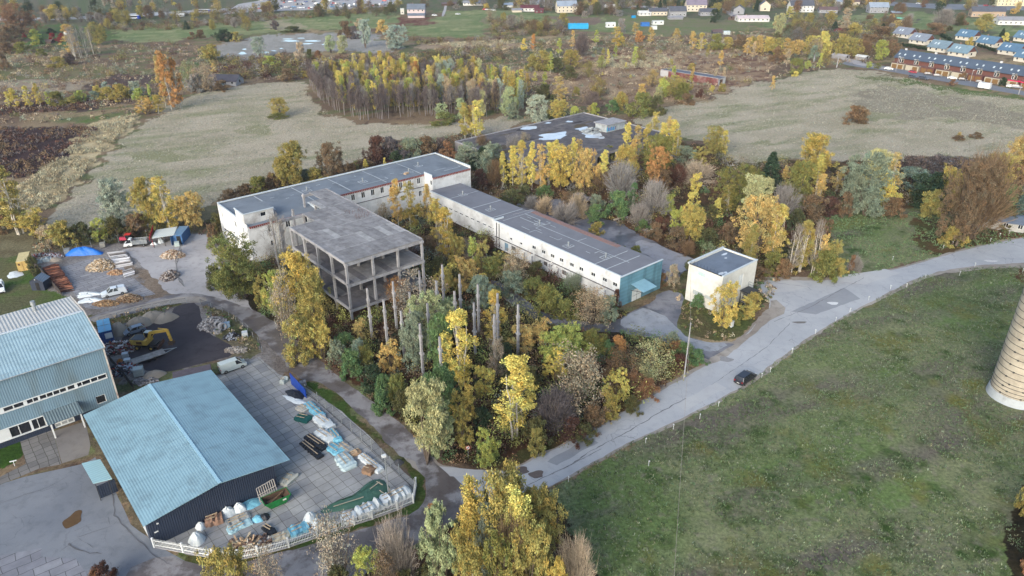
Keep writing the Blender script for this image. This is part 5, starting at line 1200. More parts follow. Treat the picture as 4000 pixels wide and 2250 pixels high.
trees('''R 1858 530 422 112 oli broad olive tree topping the wood near the road
W 1900 560 448 84 crm cream-yellow tree at the top of the roadside wood
B 1825 540 470 40 olg
s 1800 560 500 30 yel
R 1900 655 508 108 amb large amber and gold tree in the roadside wood
B 1945 660 520 60 gold
B 1880 690 570 50 olg
C 1930 490 386 74 dkg dark conifer at the edge of the dry field
R 2043 450 345 88 gold big golden dome-shaped tree at the edge of dry field
B 2052 470 392 30 yel
R 2003 520 415 76 oli
F 2010 520 448 34 yel
B 2052 530 440 34 amb
s 1970 480 420 26 amb
s 2064 490 440 24 amb
n 1965 560 480 70 gry
b 2040 560 500 90 bro
b 1995 580 530 60 dol
b 2085 540 500 50 mar
W 2170 540 395 104 ggr huge grey-green willow right of the golden dome tree
W 2195 480 382 70 crm
W 2140 540 440 60 ggr
B 2233 500 385 36 amb
F 2225 520 440 44 yel
b 2240 545 500 70 bro
F 2245 520 485 40 yel
b 2120 545 490 44 bro
B 2105 480 420 30 amb
b 2300 470 430 120 ggr
b 2330 520 440 110 dkg wide dark green yew mass beside the brown tree
b 2290 450 398 90 pur
b 2360 450 400 100 pur
b 2420 440 400 90 pur
R 2370 520 425 66 gold
b 2335 545 482 62 olg
R 2405 618 418 115 bro huge brown half-bare tree at the road side lawn
n 2440 600 415 140 bro
b 2395 615 575 60 olg
R 2500 480 392 80 olg
R 2562 450 340 84 amb tall amber tree at the right picture edge
b 2540 480 420 60 bro
b 2530 520 470 56 grn
C 2552 560 492 34 blg blue-green conifer beside the grey roof at right
b 2520 570 525 60 dol
b 2500 550 500 50 dkg
B 2010 685 560 50 olg
N 2040 690 560 36 gry
B 2058 690 590 32 amb
B 2030 660 580 30 gold
F 2085 690 605 46 olg
b 2068 702 638 76 oli rounded olive bush at the road edge
b 2110 690 655 44 olg
N 1990 690 570 40 gry
b 1940 690 640 50 oli
b 1970 700 655 50 bro
b 1900 700 672 60 bro
b 2140 680 645 18 rus
u 2150 680 650 34 gry
b 1900 600 560 50 dol
b 1960 600 560 44 mar''', 'in the roadside wood on the right')
trees('''R 1255 1480 1200 150 olg big golden tree at the bottom centre crossing
B 1190 1500 1215 90 gold white-trunked golden birch left in the bottom clump
W 1112 1490 1285 92 pg pale green willow leftmost in the bottom clump
W 1225 1500 1275 60 sil silvery willow in the middle of the bottom clump
B 1300 1540 1240 100 yel tall yellow birch right in the bottom clump
R 1350 1460 1238 120 olg olive-gold tree at the right of the bottom clump
R 1330 1600 1340 110 olg
R 1395 1620 1420 60 gold
F 1250 1600 1330 90 oli
F 1180 1600 1350 90 olg
n 1290 1570 1330 90 bro
n 1445 1530 1370 80 pink bare pinkish bush right of the bottom clump
b 1240 1500 1420 70 dol
b 1330 1510 1440 60 dol
b 1150 1440 1400 50 dol
s 1090 1330 1270 34 org sparse orange sapling at the crossing
n 1015 1500 1320 90 gry leafless grey tree hanging over the lower road
S 855 1480 1300 112 pink large pinkish-grey half-bare tree over the white picket fence
F 935 1500 1370 76 yg yellow-green tree at the bottom edge below the lower road
S 980 1560 1400 80 bro
S 700 1560 1400 80 pink
R 600 1560 1392 112 olg olive-gold treetop at the bottom edge below the fence
b 1020 1530 1440 70 dol
b 860 1530 1440 70 dol
b 1070 1500 1430 60 dol
b 270 1475 1425 60 mar red-brown bush on the slab yard at bottom left
b 250 1480 1440 44 rus
b 2580 1290 1180 60 olg olive bush at the right picture edge
b 2590 1430 1340 56 rus rusty bush at the right picture edge below
b 2600 1360 1270 60 bro''', 'at the bottom of the picture by the crossing')
trees('''W 302 572 456 88 sil silvery willow behind the log yard
R 385 580 456 72 olg olive-gold tree right of the silvery willow
B 430 588 446 62 gold tall golden birch beside the blue container
R 492 580 488 60 amb amber tree right of the tall golden birch
F 465 560 500 40 amb
B 45 590 425 96 olg pale-branched yellowing birch at the left picture edge
F 90 600 530 70 gold
b 20 580 530 60 bro
b 130 620 572 60 tan
b 165 620 560 80 olg wide pale bush behind the blue tarpaulin
b 215 610 566 60 dol
F 252 605 548 46 yg
b 300 600 550 70 dol
b 350 590 545 70 bro
b 240 605 588 18 yel
b 400 585 545 50 dol
b 540 620 570 40 bro
b 556 600 540 40 dol
R 740 475 365 78 olg olive-gold tree behind the middle of the white building
W 720 480 400 60 olg
b 690 480 440 60 bro
R 838 460 366 70 bro brown-leaved tree behind the white building
b 800 465 425 60 olg
b 655 495 450 60 oli
b 620 500 465 60 bro
b 580 510 480 50 bro
b 770 460 430 50 ggr
b 880 450 415 50 bro
s 922 440 402 16 yel small yellow birch against the white building roof edge
s 969 425 398 10 yel
b 930 435 408 40 bro
b 955 415 350 60 mar
b 990 410 350 70 pur
b 1035 405 352 60 ggr
b 1075 400 345 56 bro
b 1110 390 350 40 pur
b 1125 400 360 40 rus
b 1000 430 385 50 dkg
b 90 690 650 30 dol''', 'around the edge of the left dry field')
trees('''B 432 278 134 46 org tall orange birch clump by the dry field corner
B 455 272 150 34 org
B 418 270 145 30 amb
F 370 288 245 40 amb
s 383 262 214 12 yg
B 400 285 240 30 gold
B 185 140 64 50 amb amber birch top behind the bare white birches
R 248 112 58 50 olg round olive tree right of the bare white birches
N 190 150 70 26 gry
N 207 146 66 26 gry
N 222 144 70 24 gry
N 236 138 72 20 gry
R 60 90 13 80 rus big rusty oak at the upper left
b 90 95 75 30 yg
b 92 112 92 22 yg
b 20 135 108 44 bro
b 28 105 66 70 bro
b 60 134 108 44 oli
b 105 140 124 30 oli
b 148 168 145 42 olg
b 178 162 136 32 pur
b 165 150 130 30 tan
b 12 175 135 30 bro
b 105 110 90 24 grn
b 135 103 85 20 red crimson bush in the upper left garden
b 152 106 94 18 red
b 156 96 84 14 red
b 62 95 84 12 red
b 130 84 72 22 dkg
B 26 270 232 18 yel
B 42 272 224 26 yel
B 76 270 218 22 yel
B 103 268 212 24 gold
s 124 268 232 12 yg
b 145 266 234 42 oli
b 180 262 244 40 olg
b 204 256 230 28 yg
b 238 252 232 40 ggr
b 250 248 218 30 gold
b 275 252 222 44 olg
b 310 252 214 50 olg
b 345 246 208 44 sil
b 268 228 208 26 sil
b 350 252 224 34 yg
S 480 228 158 44 pg
S 515 230 162 50 tan
b 495 232 190 46 gry
b 560 228 205 50 bro
s 540 185 160 18 amb
b 568 176 167 14 gold
b 530 152 115 56 olg
b 565 104 77 46 dkg dark green bush on the green pasture edge
b 594 104 82 26 olg
b 505 94 76 26 bro
b 485 98 82 20 bro
b 692 74 53 24 pur lone purple bush in the striped green pasture
W 655 142 94 38 sil
b 680 168 143 40 yg
b 758 155 110 30 pink
b 780 150 126 22 oli
b 802 150 128 22 rus
b 724 203 175 40 bro
b 772 195 180 30 olg
C 470 74 52 18 dkg
b 490 52 34 18 olg
W 833 133 90 26 pg
W 863 135 91 28 crm
b 872 96 57 46 bro
W 919 120 52 34 sil
b 892 98 68 24 pur
W 998 124 66 50 sil
S 985 122 75 30 tan
b 962 82 53 34 amb
b 905 66 48 26 tan
b 735 80 68 60 dol
R 705 294 250 44 olg lone round tree in the left dry field
b 700 297 286 50 oli''', 'in the scrub around the pond and pastures')
trees('''B 1170 352 262 40 gold golden birch left of a pair in front of the grove
B 1202 350 253 44 yel yellow birch right of a pair in front of the grove
B 1186 345 268 30 amb
B 1216 285 222 18 gold
W 1282 295 222 42 pg
W 1110 300 262 30 pg
W 1160 305 250 30 pg
b 1120 312 285 60 oli
b 1290 300 260 40 ggr
W 1352 308 243 54 sil round silvery willow behind the flat ruined roof
R 1402 303 253 50 gold golden round tree behind the flat ruined roof
B 1405 252 193 38 amb
B 1326 238 186 18 amb
s 1346 208 182 16 yel
s 1370 222 182 18 yg
s 1312 208 176 20 yel
b 1375 178 163 20 yg
R 1365 178 130 44 olg
R 1436 172 127 42 olg
b 1400 180 148 50 dol
n 1460 142 87 38 pur purple-grey leafless tree in the far heath
b 1340 178 140 40 olg
s 1318 132 98 18 yel
B 1342 127 87 16 org slim orange birch in the far heath
B 1440 122 78 16 amb
s 1500 112 77 18 yg
B 1550 120 68 30 gold
s 1560 118 84 18 yg
B 1597 88 58 22 amb
b 1562 82 50 28 gry
B 1635 110 70 24 amb
b 1608 104 80 26 org
B 1700 112 73 26 amb
B 1740 126 80 22 amb
B 1762 128 84 26 gold
B 1528 166 125 12 yel
s 1574 172 158 8 yel
s 1515 190 182 8 yel
s 1586 198 188 8 yel
b 1740 176 160 20 olg
b 1614 238 213 26 amb
s 1495 240 218 20 amb
R 1692 242 192 62 olg
b 1666 245 200 34 yg
b 1715 250 212 50 oli
b 1655 250 222 30 crm
b 1610 292 238 70 oli wide olive bush mass on the edge of the right dry field
b 1650 290 246 44 dol
b 1560 275 235 40 olg
n 1490 278 236 40 pur
b 1540 280 255 40 grn
b 1760 245 226 24 mar
b 1725 262 238 40 bro
b 1790 232 216 16 gold
b 1815 230 212 22 olg
b 1495 290 262 26 yg
s 1482 290 266 14 amb
b 1445 300 270 24 yg
b 1450 240 220 24 olg
b 1370 250 215 40 dol
b 1430 200 168 40 dol
b 1800 124 88 40 oli
b 1830 122 96 40 olg
b 1860 125 90 44 bro
B 1880 138 96 26 amb
B 1890 120 92 20 gold
R 1905 135 92 26 amb
R 1932 136 95 34 gold
R 1958 140 98 36 olg
B 1975 142 97 28 amb
s 1960 142 115 16 yel
R 2000 142 102 36 amb
R 2035 140 92 34 gold
R 2064 144 82 36 yel
R 2084 140 106 26 amb
R 2112 146 88 40 olg
R 2140 146 98 40 olg
n 2175 142 104 28 bro
R 2212 154 104 36 yg
R 2240 146 106 36 bro
b 2045 152 118 28 ggr
b 1955 155 120 40 bro
b 2000 185 150 40 oli
b 2030 172 154 20 yg
b 2180 130 90 60 bro
b 2210 112 70 70 bro
b 2150 90 60 50 olg
R 1957 92 36 26 crm
B 1984 46 17 24 yel
B 2122 78 22 36 tan
R 2034 62 34 26 olg
C 2098 80 54 24 dkg dark green conifer between village gardens
R 2090 52 29 26 olg
b 2113 82 72 30 red crimson bush beside the village gardens
b 1952 66 52 14 red
R 2240 58 36 12 amb
R 2255 72 52 22 amb
R 2238 66 40 22 bro
C 2218 84 60 26 dkg
W 2470 82 36 46 olg
n 2370 70 28 50 gry
b 2410 62 34 40 bro
b 2350 85 60 60 bro
b 2155 310 270 72 bro rounded brownish bush alone in the right dry field
s 2410 350 332 12 amb
b 2412 352 342 38 bro
b 2455 347 334 30 bro
b 2001 192 180 16 yel
b 2185 170 156 18 yg
b 2206 172 160 18 oli
b 2393 214 200 20 rus
C 2386 190 164 14 blg
b 2422 200 184 14 bro
b 2522 216 196 20 dkg
C 2518 100 72 20 dkg
b 2527 104 84 18 yel
b 2438 114 94 16 gold''', 'in the heath towards the village')
# the aspen grove in the dry field
gp = GP([(778, 214), (800, 248), (850, 282), (905, 303), (965, 301), (1060, 293), (1150, 297), (1225, 298), (1310, 286), (1312, 240), (1200, 212), (1100, 197), (1000, 194), (900, 196), (800, 202)])
xs = [p[0] for p in gp]; ys_ = [p[1] for p in gp]; n_p = n_g = 0
while n_p+n_g < 440:
    X, Y = rnd.uniform(min(xs), max(xs)), rnd.uniform(min(ys_), max(ys_))
    if not inpoly(np.array([X]), np.array([Y]), gp)[0]: continue
    px, py = proj(X, Y, 0); t = (px-780)/530.; q = rnd.random(); front = (py > 215+min(1, (px-778)/127.)*62)
    pg_ = .1 if t < .12 else (.62 if py < 278 else .2); pg_ = pg_*(1.5 if t > .35 else 1)
    if q < pg_ and n_g < 190:
        n_g += 1; kk = rnd.choices(['B', 'R', 'F'], (6, 2, 2))[0]; c = rnd.choices(['gold', 'yel', 'olg', 'yg', 'amb', 'org'], (6, 3, 4, 3, 2, .6))[0]
        if t > .6 and rnd.random() < .35: c = rnd.choice(['pg', 'sil', 'crm', 'tan']); kk = 'W'
        hh = rnd.uniform(10, 14); put_tree(KC[kk], X, Y, hh, rnd.uniform(3.6, 5.4), c, f'{PW[c]} {KW[KC[kk]][1]} inside the aspen grove on the left dry field', 'leafy trees of the aspen grove')
    elif n_p < 260: n_p += 1; put_tree('pole', X, Y, rnd.uniform(10, 13), rnd.uniform(2.2, 3.2), rnd.choice(['pur', 'pur', 'gry']), 'leafless slender aspen packed in the grove on the left dry field', 'leafless aspens of the grove', 1.3)
for i in range(40):                              # tight front row of the grove
    e = rnd.choice([(0, 1), (1, 2), (2, 3), (3, 4), (4, 5), (5, 6)]); t = rnd.random(); X = gp[e[0]][0]*(1-t)+gp[e[1]][0]*t+rnd.uniform(-1, 1); Y = gp[e[0]][1]*(1-t)+gp[e[1]][1]*t+rnd.uniform(0, 2.5)
    put_tree('pole', X, Y, rnd.uniform(10, 13), rnd.uniform(2.2, 3.), 'pur', 'leafless slender aspen packed in the grove on the left dry field', 'leafless aspens of the grove', 1.3)
# village belt along the top: hedgerow trees between the houses
nb = 0
for (x0, x1, y0, y1, n_, cs, ks) in ((1320, 2080, 120, 250, 30, 'olg tan yg amb', 's s S'), (240, 640, 58, 78, 8, 'bro dol gry olg', 'S n'), (150, 640, 40, 60, 26, 'bro dol pink olg gry', 'S R S W'), (640, 1000, 24, 40, 16, 'bro olg dol', 'S R'), (640, 1000, 40, 48, 6, 'bro olg dol', 'S'), (1000, 1100, 10, 20, 4, 'bro olg', 'b S'), (0, 330, 15, 60, 34, 'dol gry olg bro ggr dkg gold', 'R S W n R'), (260, 560, -6, 30, 36, 'gold yel olg ggr pink bro', 's R B S b'), (560, 1000, -25, 8, 20, 'bro gry dol olg', 'R S n'), (1130, 1500, -10, 26, 50, 'bro gry olg dol gold', 'R S n b'), (1440, 1560, 24, 44, 16, 'bro gry dol', 'n S b'), (1500, 1960, -14, 32, 84, 'bro gry dol dkg rus olg amb', 'R S n C b'), (1960, 2576, -20, 36, 100, 'bro gry rus dol dkg olg pink amb', 'R S n R b'), (1960, 2240, 40, 120, 24, 'bro gry olg dol ggr', 'S u S'), (1230, 1420, 50, 92, 10, 'bro olg gry tan', 'S R'), (2240, 2420, 60, 90, 16, 'bro gry dol', 'b u n'), (1780, 1850, 20, 60, 8, 'bro olg dkg', 'R b')):
    for i in range(n_):
        x, y = rnd.uniform(x0, x1), rnd.uniform(y0, y1); c = rnd.choice(cs.split()); k = KC[rnd.choice(ks.split())]; X, Y = g(x, y); hh = {'bush': 3.6, 'brush': 2.5}.get(k, 8.5)*rnd.uniform(.75, 1.3); W = hh*{'bush': 1.7, 'brush': 2.2, 'birch': .45, 'slim': .4, 'conifer': .5}.get(k, .85)
        if k == 'conifer': c = 'dkg'
        put_tree(k, X, Y, hh, W, c, f'{PW[c]} {KW[k][1]} in the hedgerows of the far village belt', 'hedgerow trees of the far village belt', 1.35)
# ---- uncountable cover: undergrowth, heath tufts, grass
def cover(name, polys, dens, r, leaf, n_per, cols, seed, hgt_=1., up=.3, var=.25, holes=(), cat='undergrowth', label=None, asp=1.6, bri=1.4):
    nr = np.random.default_rng(seed); P_ = []
    for poly_ in polys:
        poly_ = GP(poly_); x0, x1 = min(p[0] for p in poly_), max(p[0] for p in poly_); y0, y1 = min(p[1] for p in poly_), max(p[1] for p in poly_); n_ = int((x1-x0)*(y1-y0)*dens)
        X, Y = nr.uniform(x0, x1, n_), nr.uniform(y0, y1, n_); m_ = inpoly(X, Y, poly_)
        m_ &= (fbm(X/7, Y/7, seed) > .36)
        for h_ in holes: m_ &= ~inpoly(X, Y, h_)
        P_.append(np.stack([X[m_], Y[m_]], 1))
    P_ = np.concatenate(P_); k = len(P_); R_ = r*(.6+.8*nr.random(k)); cen = np.concatenate([P_, (R_*.35*hgt_)[:, None]], 1)
    me = leafmesh(name, cen, R_, n_per, leaf, nr, var, up, asp, .05, .2)
    ca = me.attributes['Col']; cc = np.array([mute(PAL[c], .25) for c in cols])*K; big = fbm(P_[:, 0]/11, P_[:, 1]/11, seed+3); ci = np.clip((big-.25)*2*len(cols)+nr.normal(size=k)*1.1, 0, len(cols)-.01).astype(int)
    base = np.repeat(cc[ci], n_per, 0); arr = np.empty(len(base)*4, np.float32); ca.data.foreach_get('color', arr); arr = arr.reshape(-1, 4); arr[:, :3] *= base*bri; ca.data.foreach_set('color', arr.ravel())
    o = obj(name, me); tag(o, label, cat, kind='stuff'); return o
bl = [[S(-1, -1), S(-1, 19), S(18.6, 19), S(18.6, 14.5), S(53.5, 14.5), S(53.5, 49), S(51.2, 49), S(51.2, 93), S(64.5, 93), S(68.5, 18), S(68.5, -1)], [S(4, 59.8), S(23, 59.8), S(23, 34), S(4, 34)], [S(64.5, 99.3), S(64.5, 108.5), S(78, 108.5), S(78, 99.3)]]
sidep = GP([(1240, 700), (1325, 755), (1360, 785), (1430, 803), (1530, 815), (1600, 780), (1640, 730), (1700, 728), (1725, 742), (1715, 840), (1840, 862), (1790, 905), (1700, 862), (1565, 838), (1440, 828), (1340, 803), (1280, 760), (1225, 720)])
cover('thicket_shrubs', [THICKET], .085, 2.1, .2, 230, ['oli', 'dol', 'grn', 'olg', 'bro', 'yg', 'oli', 'olg', 'mar', 'rus', 'ggr'], 31, 1.5, holes=bl+[sidep], label='tangle of olive and yellowing shrubs filling the thicket', bri=1.5)
cover('undergrowth', [THICKET], .5, 1.0, .2, 60, ['dol', 'dkg', 'bro', 'mar', 'oli', 'grn', 'bro', 'rus'], 3, 1.3, holes=bl+[sidep], label='dark tangled undergrowth of the thicket around the concrete columns')
backp = GP([(1290, 515), (1438, 498), (1513, 550), (1588, 580), (1680, 628), (1750, 660), (1690, 715), (1640, 700), (1540, 640), (1400, 570)])
cover('wood_shrubs', [WOODS], .03, 2.3, .24, 180, ['bro', 'oli', 'dol', 'gry', 'olg', 'grn', 'bro', 'rus'], 33, 1.4, holes=bl+[backp, GP([(2070, 545), (2200, 520), (2420, 545), (2620, 600), (2470, 640), (2085, 705)])], label='brown and olive shrub layer of the autumn wood', bri=1.25)
cover('woodland_floor_growth', [WOODS], .3, 1.1, .25, 36, ['mar', 'rus', 'bro', 'dol', 'bro', 'olg', 'gry', 'dol'], 5, 1.2, holes=bl+[backp], label='brown and maroon brush under the autumn wood')
cover('hedge_scrub', [[(560, 505), (640, 470), (760, 440), (930, 400), (1000, 372), (1180, 335), (1185, 415), (1090, 385), (560, 508)], [(80, 625), (150, 590), (300, 575), (470, 560), (545, 560), (550, 590), (440, 590), (300, 600), (220, 612), (100, 640)]], .35, 1.3, .34, 26, ['dol', 'bro', 'oli', 'mar', 'ggr', 'bro'], 7, 1.3, holes=bl, label='scrubby hedge growing behind the white building and log yard')
cover('cube_weeds', [[(1690, 722), (1730, 735), (1850, 700), (1955, 705), (1950, 740), (1900, 800), (1840, 855), (1790, 858), (1722, 838), (1715, 790)], [(505, 768), (580, 792), (640, 842), (655, 880), (620, 895), (590, 870), (545, 845), (515, 800)], [(230, 812), (330, 785), (440, 766), (430, 800), (345, 812), (300, 850), (250, 830)], [(1480, 590), (1590, 650), (1600, 640), (1500, 580)]], .9, .5, .22, 20, ['dol', 'oli', 'tan', 'bro', 'grn', 'tan'], 9, 1.2, up=.6, holes=bl, cat='weeds', label='tall weeds around the cream cube building and yard edges')
FARH = [[(-250, 120), (480, 110), (560, 155), (1000, 140), (1230, 100), (1420, 100), (1900, 80), (2200, 100), (2220, 160), (2100, 165), (1940, 200), (1790, 246), (1590, 298), (1320, 300), (1310, 230), (900, 185), (760, 200), (560, 215), (470, 235), (330, 300), (-250, 320)]]
gh = [gp, GP([(530, 128), (644, 93), (940, 76), (1010, 126), (860, 128), (700, 138), (600, 152), (560, 150)])]
cover('heath_tufts', FARH, .08, 1.3, .34, 22, ['bro', 'pur', 'hth', 'mar', 'hth', 'bro', 'tan', 'ggr'], 11, .8, up=.5, holes=gh, cat='heath', bri=1.65, label='brown and purple heath tufts stretching behind the dry fields')
cover('far_shrubs', [FARH[0]], .0065, 2.6, .34, 110, ['bro', 'oli', 'bro', 'olg', 'tan', 'ggr', 'gry', 'mar'], 41, 1.2, up=.4, holes=gh, cat='shrubs', label='rounded brown and olive shrubs dotted over the far heath', bri=1.3)
cover('hedge_line_shrubs', [[(420, 36), (640, 22), (640, 32), (430, 46)], [(560, 150), (760, 140), (770, 190), (600, 205)], [(230, 62), (480, 60), (640, 42), (1000, 18), (1002, 30), (860, 40), (640, 56), (480, 74), (300, 80)], [(1225, 50), (1420, 60), (1430, 92), (1240, 92)], [(1035, 98), (1230, 100), (1290, 96), (1290, 108), (1040, 112)], [(1950, 50), (2240, 60), (2250, 150), (2150, 150), (1950, 120)], [(1290, 8), (2230, 0), (2230, 30), (1800, 20), (1290, 30)], [(530, 158), (1000, 146), (1220, 120), (1280, 150), (800, 190), (560, 206)]], .04, 2.8, .4, 110, ['bro', 'oli', 'bro', 'dol', 'olg', 'gry', 'mar'], 43, 1.2, up=.4, cat='shrubs', label='continuous brown hedge shrubs along the far pasture and village edges', bri=1.25)
cover('bog_brush', [[(-300, 332), (0, 324), (120, 326), (230, 318), (248, 330), (190, 370), (120, 418), (60, 450), (0, 438), (-300, 466)], [(-200, 282), (230, 248), (368, 241), (350, 258), (160, 280), (-200, 300)]], .35, 1.2, .4, 20, ['mar', 'pur', 'bro'], 13, .7, up=.6, cat='brush', label='dark maroon brush patch at the left edge')
cover('reeds', [[(350, 288), (232, 314), (190, 362), (115, 427), (60, 462), (-40, 522), (60, 562), (130, 522), (200, 452), (290, 354), (330, 320)], [(1480, 162), (1560, 142), (1660, 138), (1700, 158), (1640, 170), (1560, 174)], [(1060, 112), (1150, 107), (1288, 101), (1296, 110), (1160, 120)]], .6, .9, .2, 34, ['rd1', 'rd2', 'rd1', 'rd2'], 15, 1.0, up=.9, bri=1.1, cat='reeds', label='pale dry reed strips beside the fields', asp=3.)
cover('meadow_grass', [MEADOW[:13]+[(1300, 1460), (2640, 1500), (2640, 700)]], 3.6, .34, .12, 9, ['mgr', 'mgr', 'mg2', 'mgr', 'mg2', 'mgr', 'mg2', 'mgr'], 17, .35, up=.75, var=.4, cat='grass', bri=1.15, label='tufted green and straw grass of the big meadow', asp=2.6, holes=[[(SX+5*math.cos(t), SY+5*math.sin(t)) for t in np.linspace(0, 6.28, 12)]])
cover('verge_grass', [[(2070, 547), (2200, 522), (2420, 547), (2600, 592), (2600, 608), (2470, 617), (2290, 664), (2130, 700), (2088, 690), (2100, 640)]], 2.0, .35, .2, 6, ['mgr', 'mgr', 'grn', 'mgr'], 19, .4, up=.8, cat='grass', label='short lawn grass between road and the right wood', asp=2.4)
cover('field_stubble', [FIELD_A, [(x, y) for x, y in FIELD_B]], 1.0, .5, .16, 6, ['fld', 'fl2', 'fld', 'fl3', 'fld'], 21, .12, up=.3, cat='stubble', bri=1.05, label='short mown straw stubble on the two dry fields', asp=2.4, holes=[gp])
cover('fallen_leaves', [[(1000, 1062), (1120, 1165), (1260, 1190), (1400, 1128), (1500, 1078), (1700, 955), (1690, 945), (1500, 1066), (1260, 1178), (1130, 1156)], [(2300, 648), (2480, 614), (2600, 592), (2600, 586), (2470, 610), (2300, 640)]], 3., .3, .14, 6, ['rus', 'org', 'amb', 'bro'], 23, .1, up=0, cat='leaves', label='fallen orange leaves along the road edge', asp=1.2)
# ---------------------------------------------------------------- vehicles
CARP = M('car_paint', (128, 128, 128), .28, .04, .6, spec=.6, objc=True)
TYRE = M('tyre_rubber', (38, 38, 40), .85, .1, 3.); RIM = M('wheel_rim', (150, 152, 156), .35, .1, 4., metal=.6)
REDL = M('tail_light_red', (170, 30, 30), .3); HEADL = M('head_light_clear', (226, 230, 236), .15); PLATE = M('number_plate', (214, 216, 212), .5); BLK = M('black_plastic', (34, 35, 38), .6, .1, 3.)
BOX3 = [(0, 3, 2, 1), (4, 5, 6, 7), (0, 1, 5, 4), (1, 2, 6, 5), (2, 3, 7, 6), (3, 0, 4, 7)]
CARS = dict(hatch=(4.2, 1.75, 1.46, .92, -2.0, 1.15, -1.55, .35, 2.6), suv=(4.75, 1.93, 1.74, 1.08, -2.3, 1.2, -1.95, .5, 2.9), sedan=(4.6, 1.8, 1.44, .92, -1.75, 1.2, -1.1, .45, 2.7), wagon=(4.6, 1.8, 1.5, .94, -2.2, 1.2, -1.85, .4, 2.7),
            van=(4.8, 1.92, 1.96, 1.15, -2.38, 1.75, -2.3, .95, 3.1), pickup=(5.25, 1.95, 1.83, 1.1, -.95, 1.35, -.75, .55, 3.1))
cproto = {}
def car(kind, col_, label, X, Y, rz, group=None, cat='car', detail=True):
    key = (kind, detail)
    if key not in cproto:
        L_, W, H, B, c0, c1, t0, t1, wb = CARS[kind]; h = W/2; m_ = MB()
        prof = [(-L_/2, .32), (-L_/2+.05, B*.72), (-L_/2+.12, B), (c1+.1, B), (L_/2-.25, B*.8), (L_/2, B*.62), (L_/2, .32)]
        n_ = len(prof); V = []
        for y, k in ((-h, .0), (-h*.97, 1), (h*.97, 1), (h, .0)):
            for x, z in prof: V.append((x*(1 if abs(y) < h else .985), y*(1 if z < B*.75 else .95), z))
        F_ = [tuple(range(n_)), tuple(range(3*n_, 4*n_))[::-1]]
        for s in range(3):
            for i in range(n_): F_.append((s*n_+i, (s+1)*n_+i, (s+1)*n_+(i+1) % n_, s*n_+(i+1) % n_))
        m_.add(V, F_)
        m_.add([(t0, -h*.74, H-.04), (t1, -h*.74, H-.04), (t1, h*.74, H-.04), (t0, h*.74, H-.04), (t0+.08, -h*.68, H), (t1-.1, -h*.68, H), (t1-.1, h*.68, H), (t0+.08, h*.68, H)], BOX3)
        xs = [(c0, t0), ((c0+c1)/2, (t0+t1)/2), (c1, t1)]
        for s in (-1, 1):
            for a, b_ in xs: m_.beam((a, s*h*.93, B-.02), (b_, s*h*.735, H-.03), .08, .09)
        if kind == 'van':                        # panelled rear sides
            for s in (-1, 1): m_.add([(c0, s*h*.945, B), (.55, s*h*.945, B), (.45, s*h*.76, H-.03), (t0, s*h*.76, H-.03)], [(0, 1, 2, 3)])
            m_.add([(c0-.02, -h*.94, B), (c0-.02, h*.94, B), (t0-.02, h*.75, H-.03), (t0-.02, -h*.75, H-.03)], [(0, 1, 2, 3)])
        if kind == 'pickup':                     # canopy over the bed
            m_.add([(-L_/2+.1, -h*.93, B), (c0, -h*.93, B), (c0, h*.93, B), (-L_/2+.1, h*.93, B), (-L_/2+.35, -h*.8, H-.1), (c0, -h*.8, H-.03), (c0, h*.8, H-.03), (-L_/2+.35, h*.8, H-.1)], BOX3)
        r = bpy.data.objects.new(kind, None); COL.objects.link(r); bd_ = m_.build('body', CARP, r)
        q = MB(); q.add([(c0, -h*.92, B), (c1, -h*.92, B), (c1, h*.92, B), (c0, h*.92, B), (t0, -h*.72, H-.05), (t1, -h*.72, H-.05), (t1, h*.72, H-.05), (t0, h*.72, H-.05)], BOX3); q.build('window', GLASS, r)
        for sx_ in (-1, 1):
            for sy in (-1, 1):
                q = MB(); q.tube((sx_*wb/2, sy*(h-.24), .34), (sx_*wb/2, sy*(h+.015), .34), .34, n=12); w_ = q.build('wheel', TYRE, r)
                if detail: q = MB(); q.tube((sx_*wb/2, sy*(h+.01), .34), (sx_*wb/2, sy*(h+.03), .34), .2, n=10); q.build('rim', RIM, w_)
        if detail:
            for sy in (-1, 1):
                q = MB(); q.box(L_/2-.03, sy*h*.7, B*.62, .12, .36, .16); q.build('headlight', HEADL, r)
                q = MB(); q.box(-L_/2+.02, sy*h*.78, B*.72, .1, .24, .2); q.build('tail_light', REDL, r)
                q = MB(); q.box(c1-.25, sy*(h+.05), B, .14, .16, .14); q.build('mirror', BLK, r)
            q = MB(); q.box(-L_/2-.0, 0, .5, .06, .5, .12); q.build('number_plate', PLATE, r)
            q = MB(); q.box(L_/2, 0, .32, .08, W*.8, .2); q.box(-L_/2+.0, 0, .3, .08, W*.8, .14); q.build('bumper', BLK, r)
        cproto[key] = r; new = r; new.location = (X, Y, .02); new.rotation_euler = (0, 0, rz)
    else: new = dup(cproto[key], (X, Y, .02), rz)
    new.name = {'van': 'panel_van', 'pickup': 'pickup_truck'}.get(kind, 'parked_car')
    for k in list(new.keys()): del new[k]
    tag(new, label, cat, group)
    for c in new.children:
        if c.name.startswith('body'): c.color = (*al(col_, .9), 1)
    return new
def two(zm, a, b_): return g(*zm(*a)), g(*zm(*b_))
zA = lambda x, y: Z(0, 860, 2.56, x, y); zB = lambda x, y: Z(350, 860, 2.2745, x, y); zC = lambda x, y: Z(350, 1200, 2.0477, x, y); zD = lambda x, y: Z(700, 1900, 2.34, x, y); zE = lambda x, y: Z(1050, 1450, 1.365, x, y)
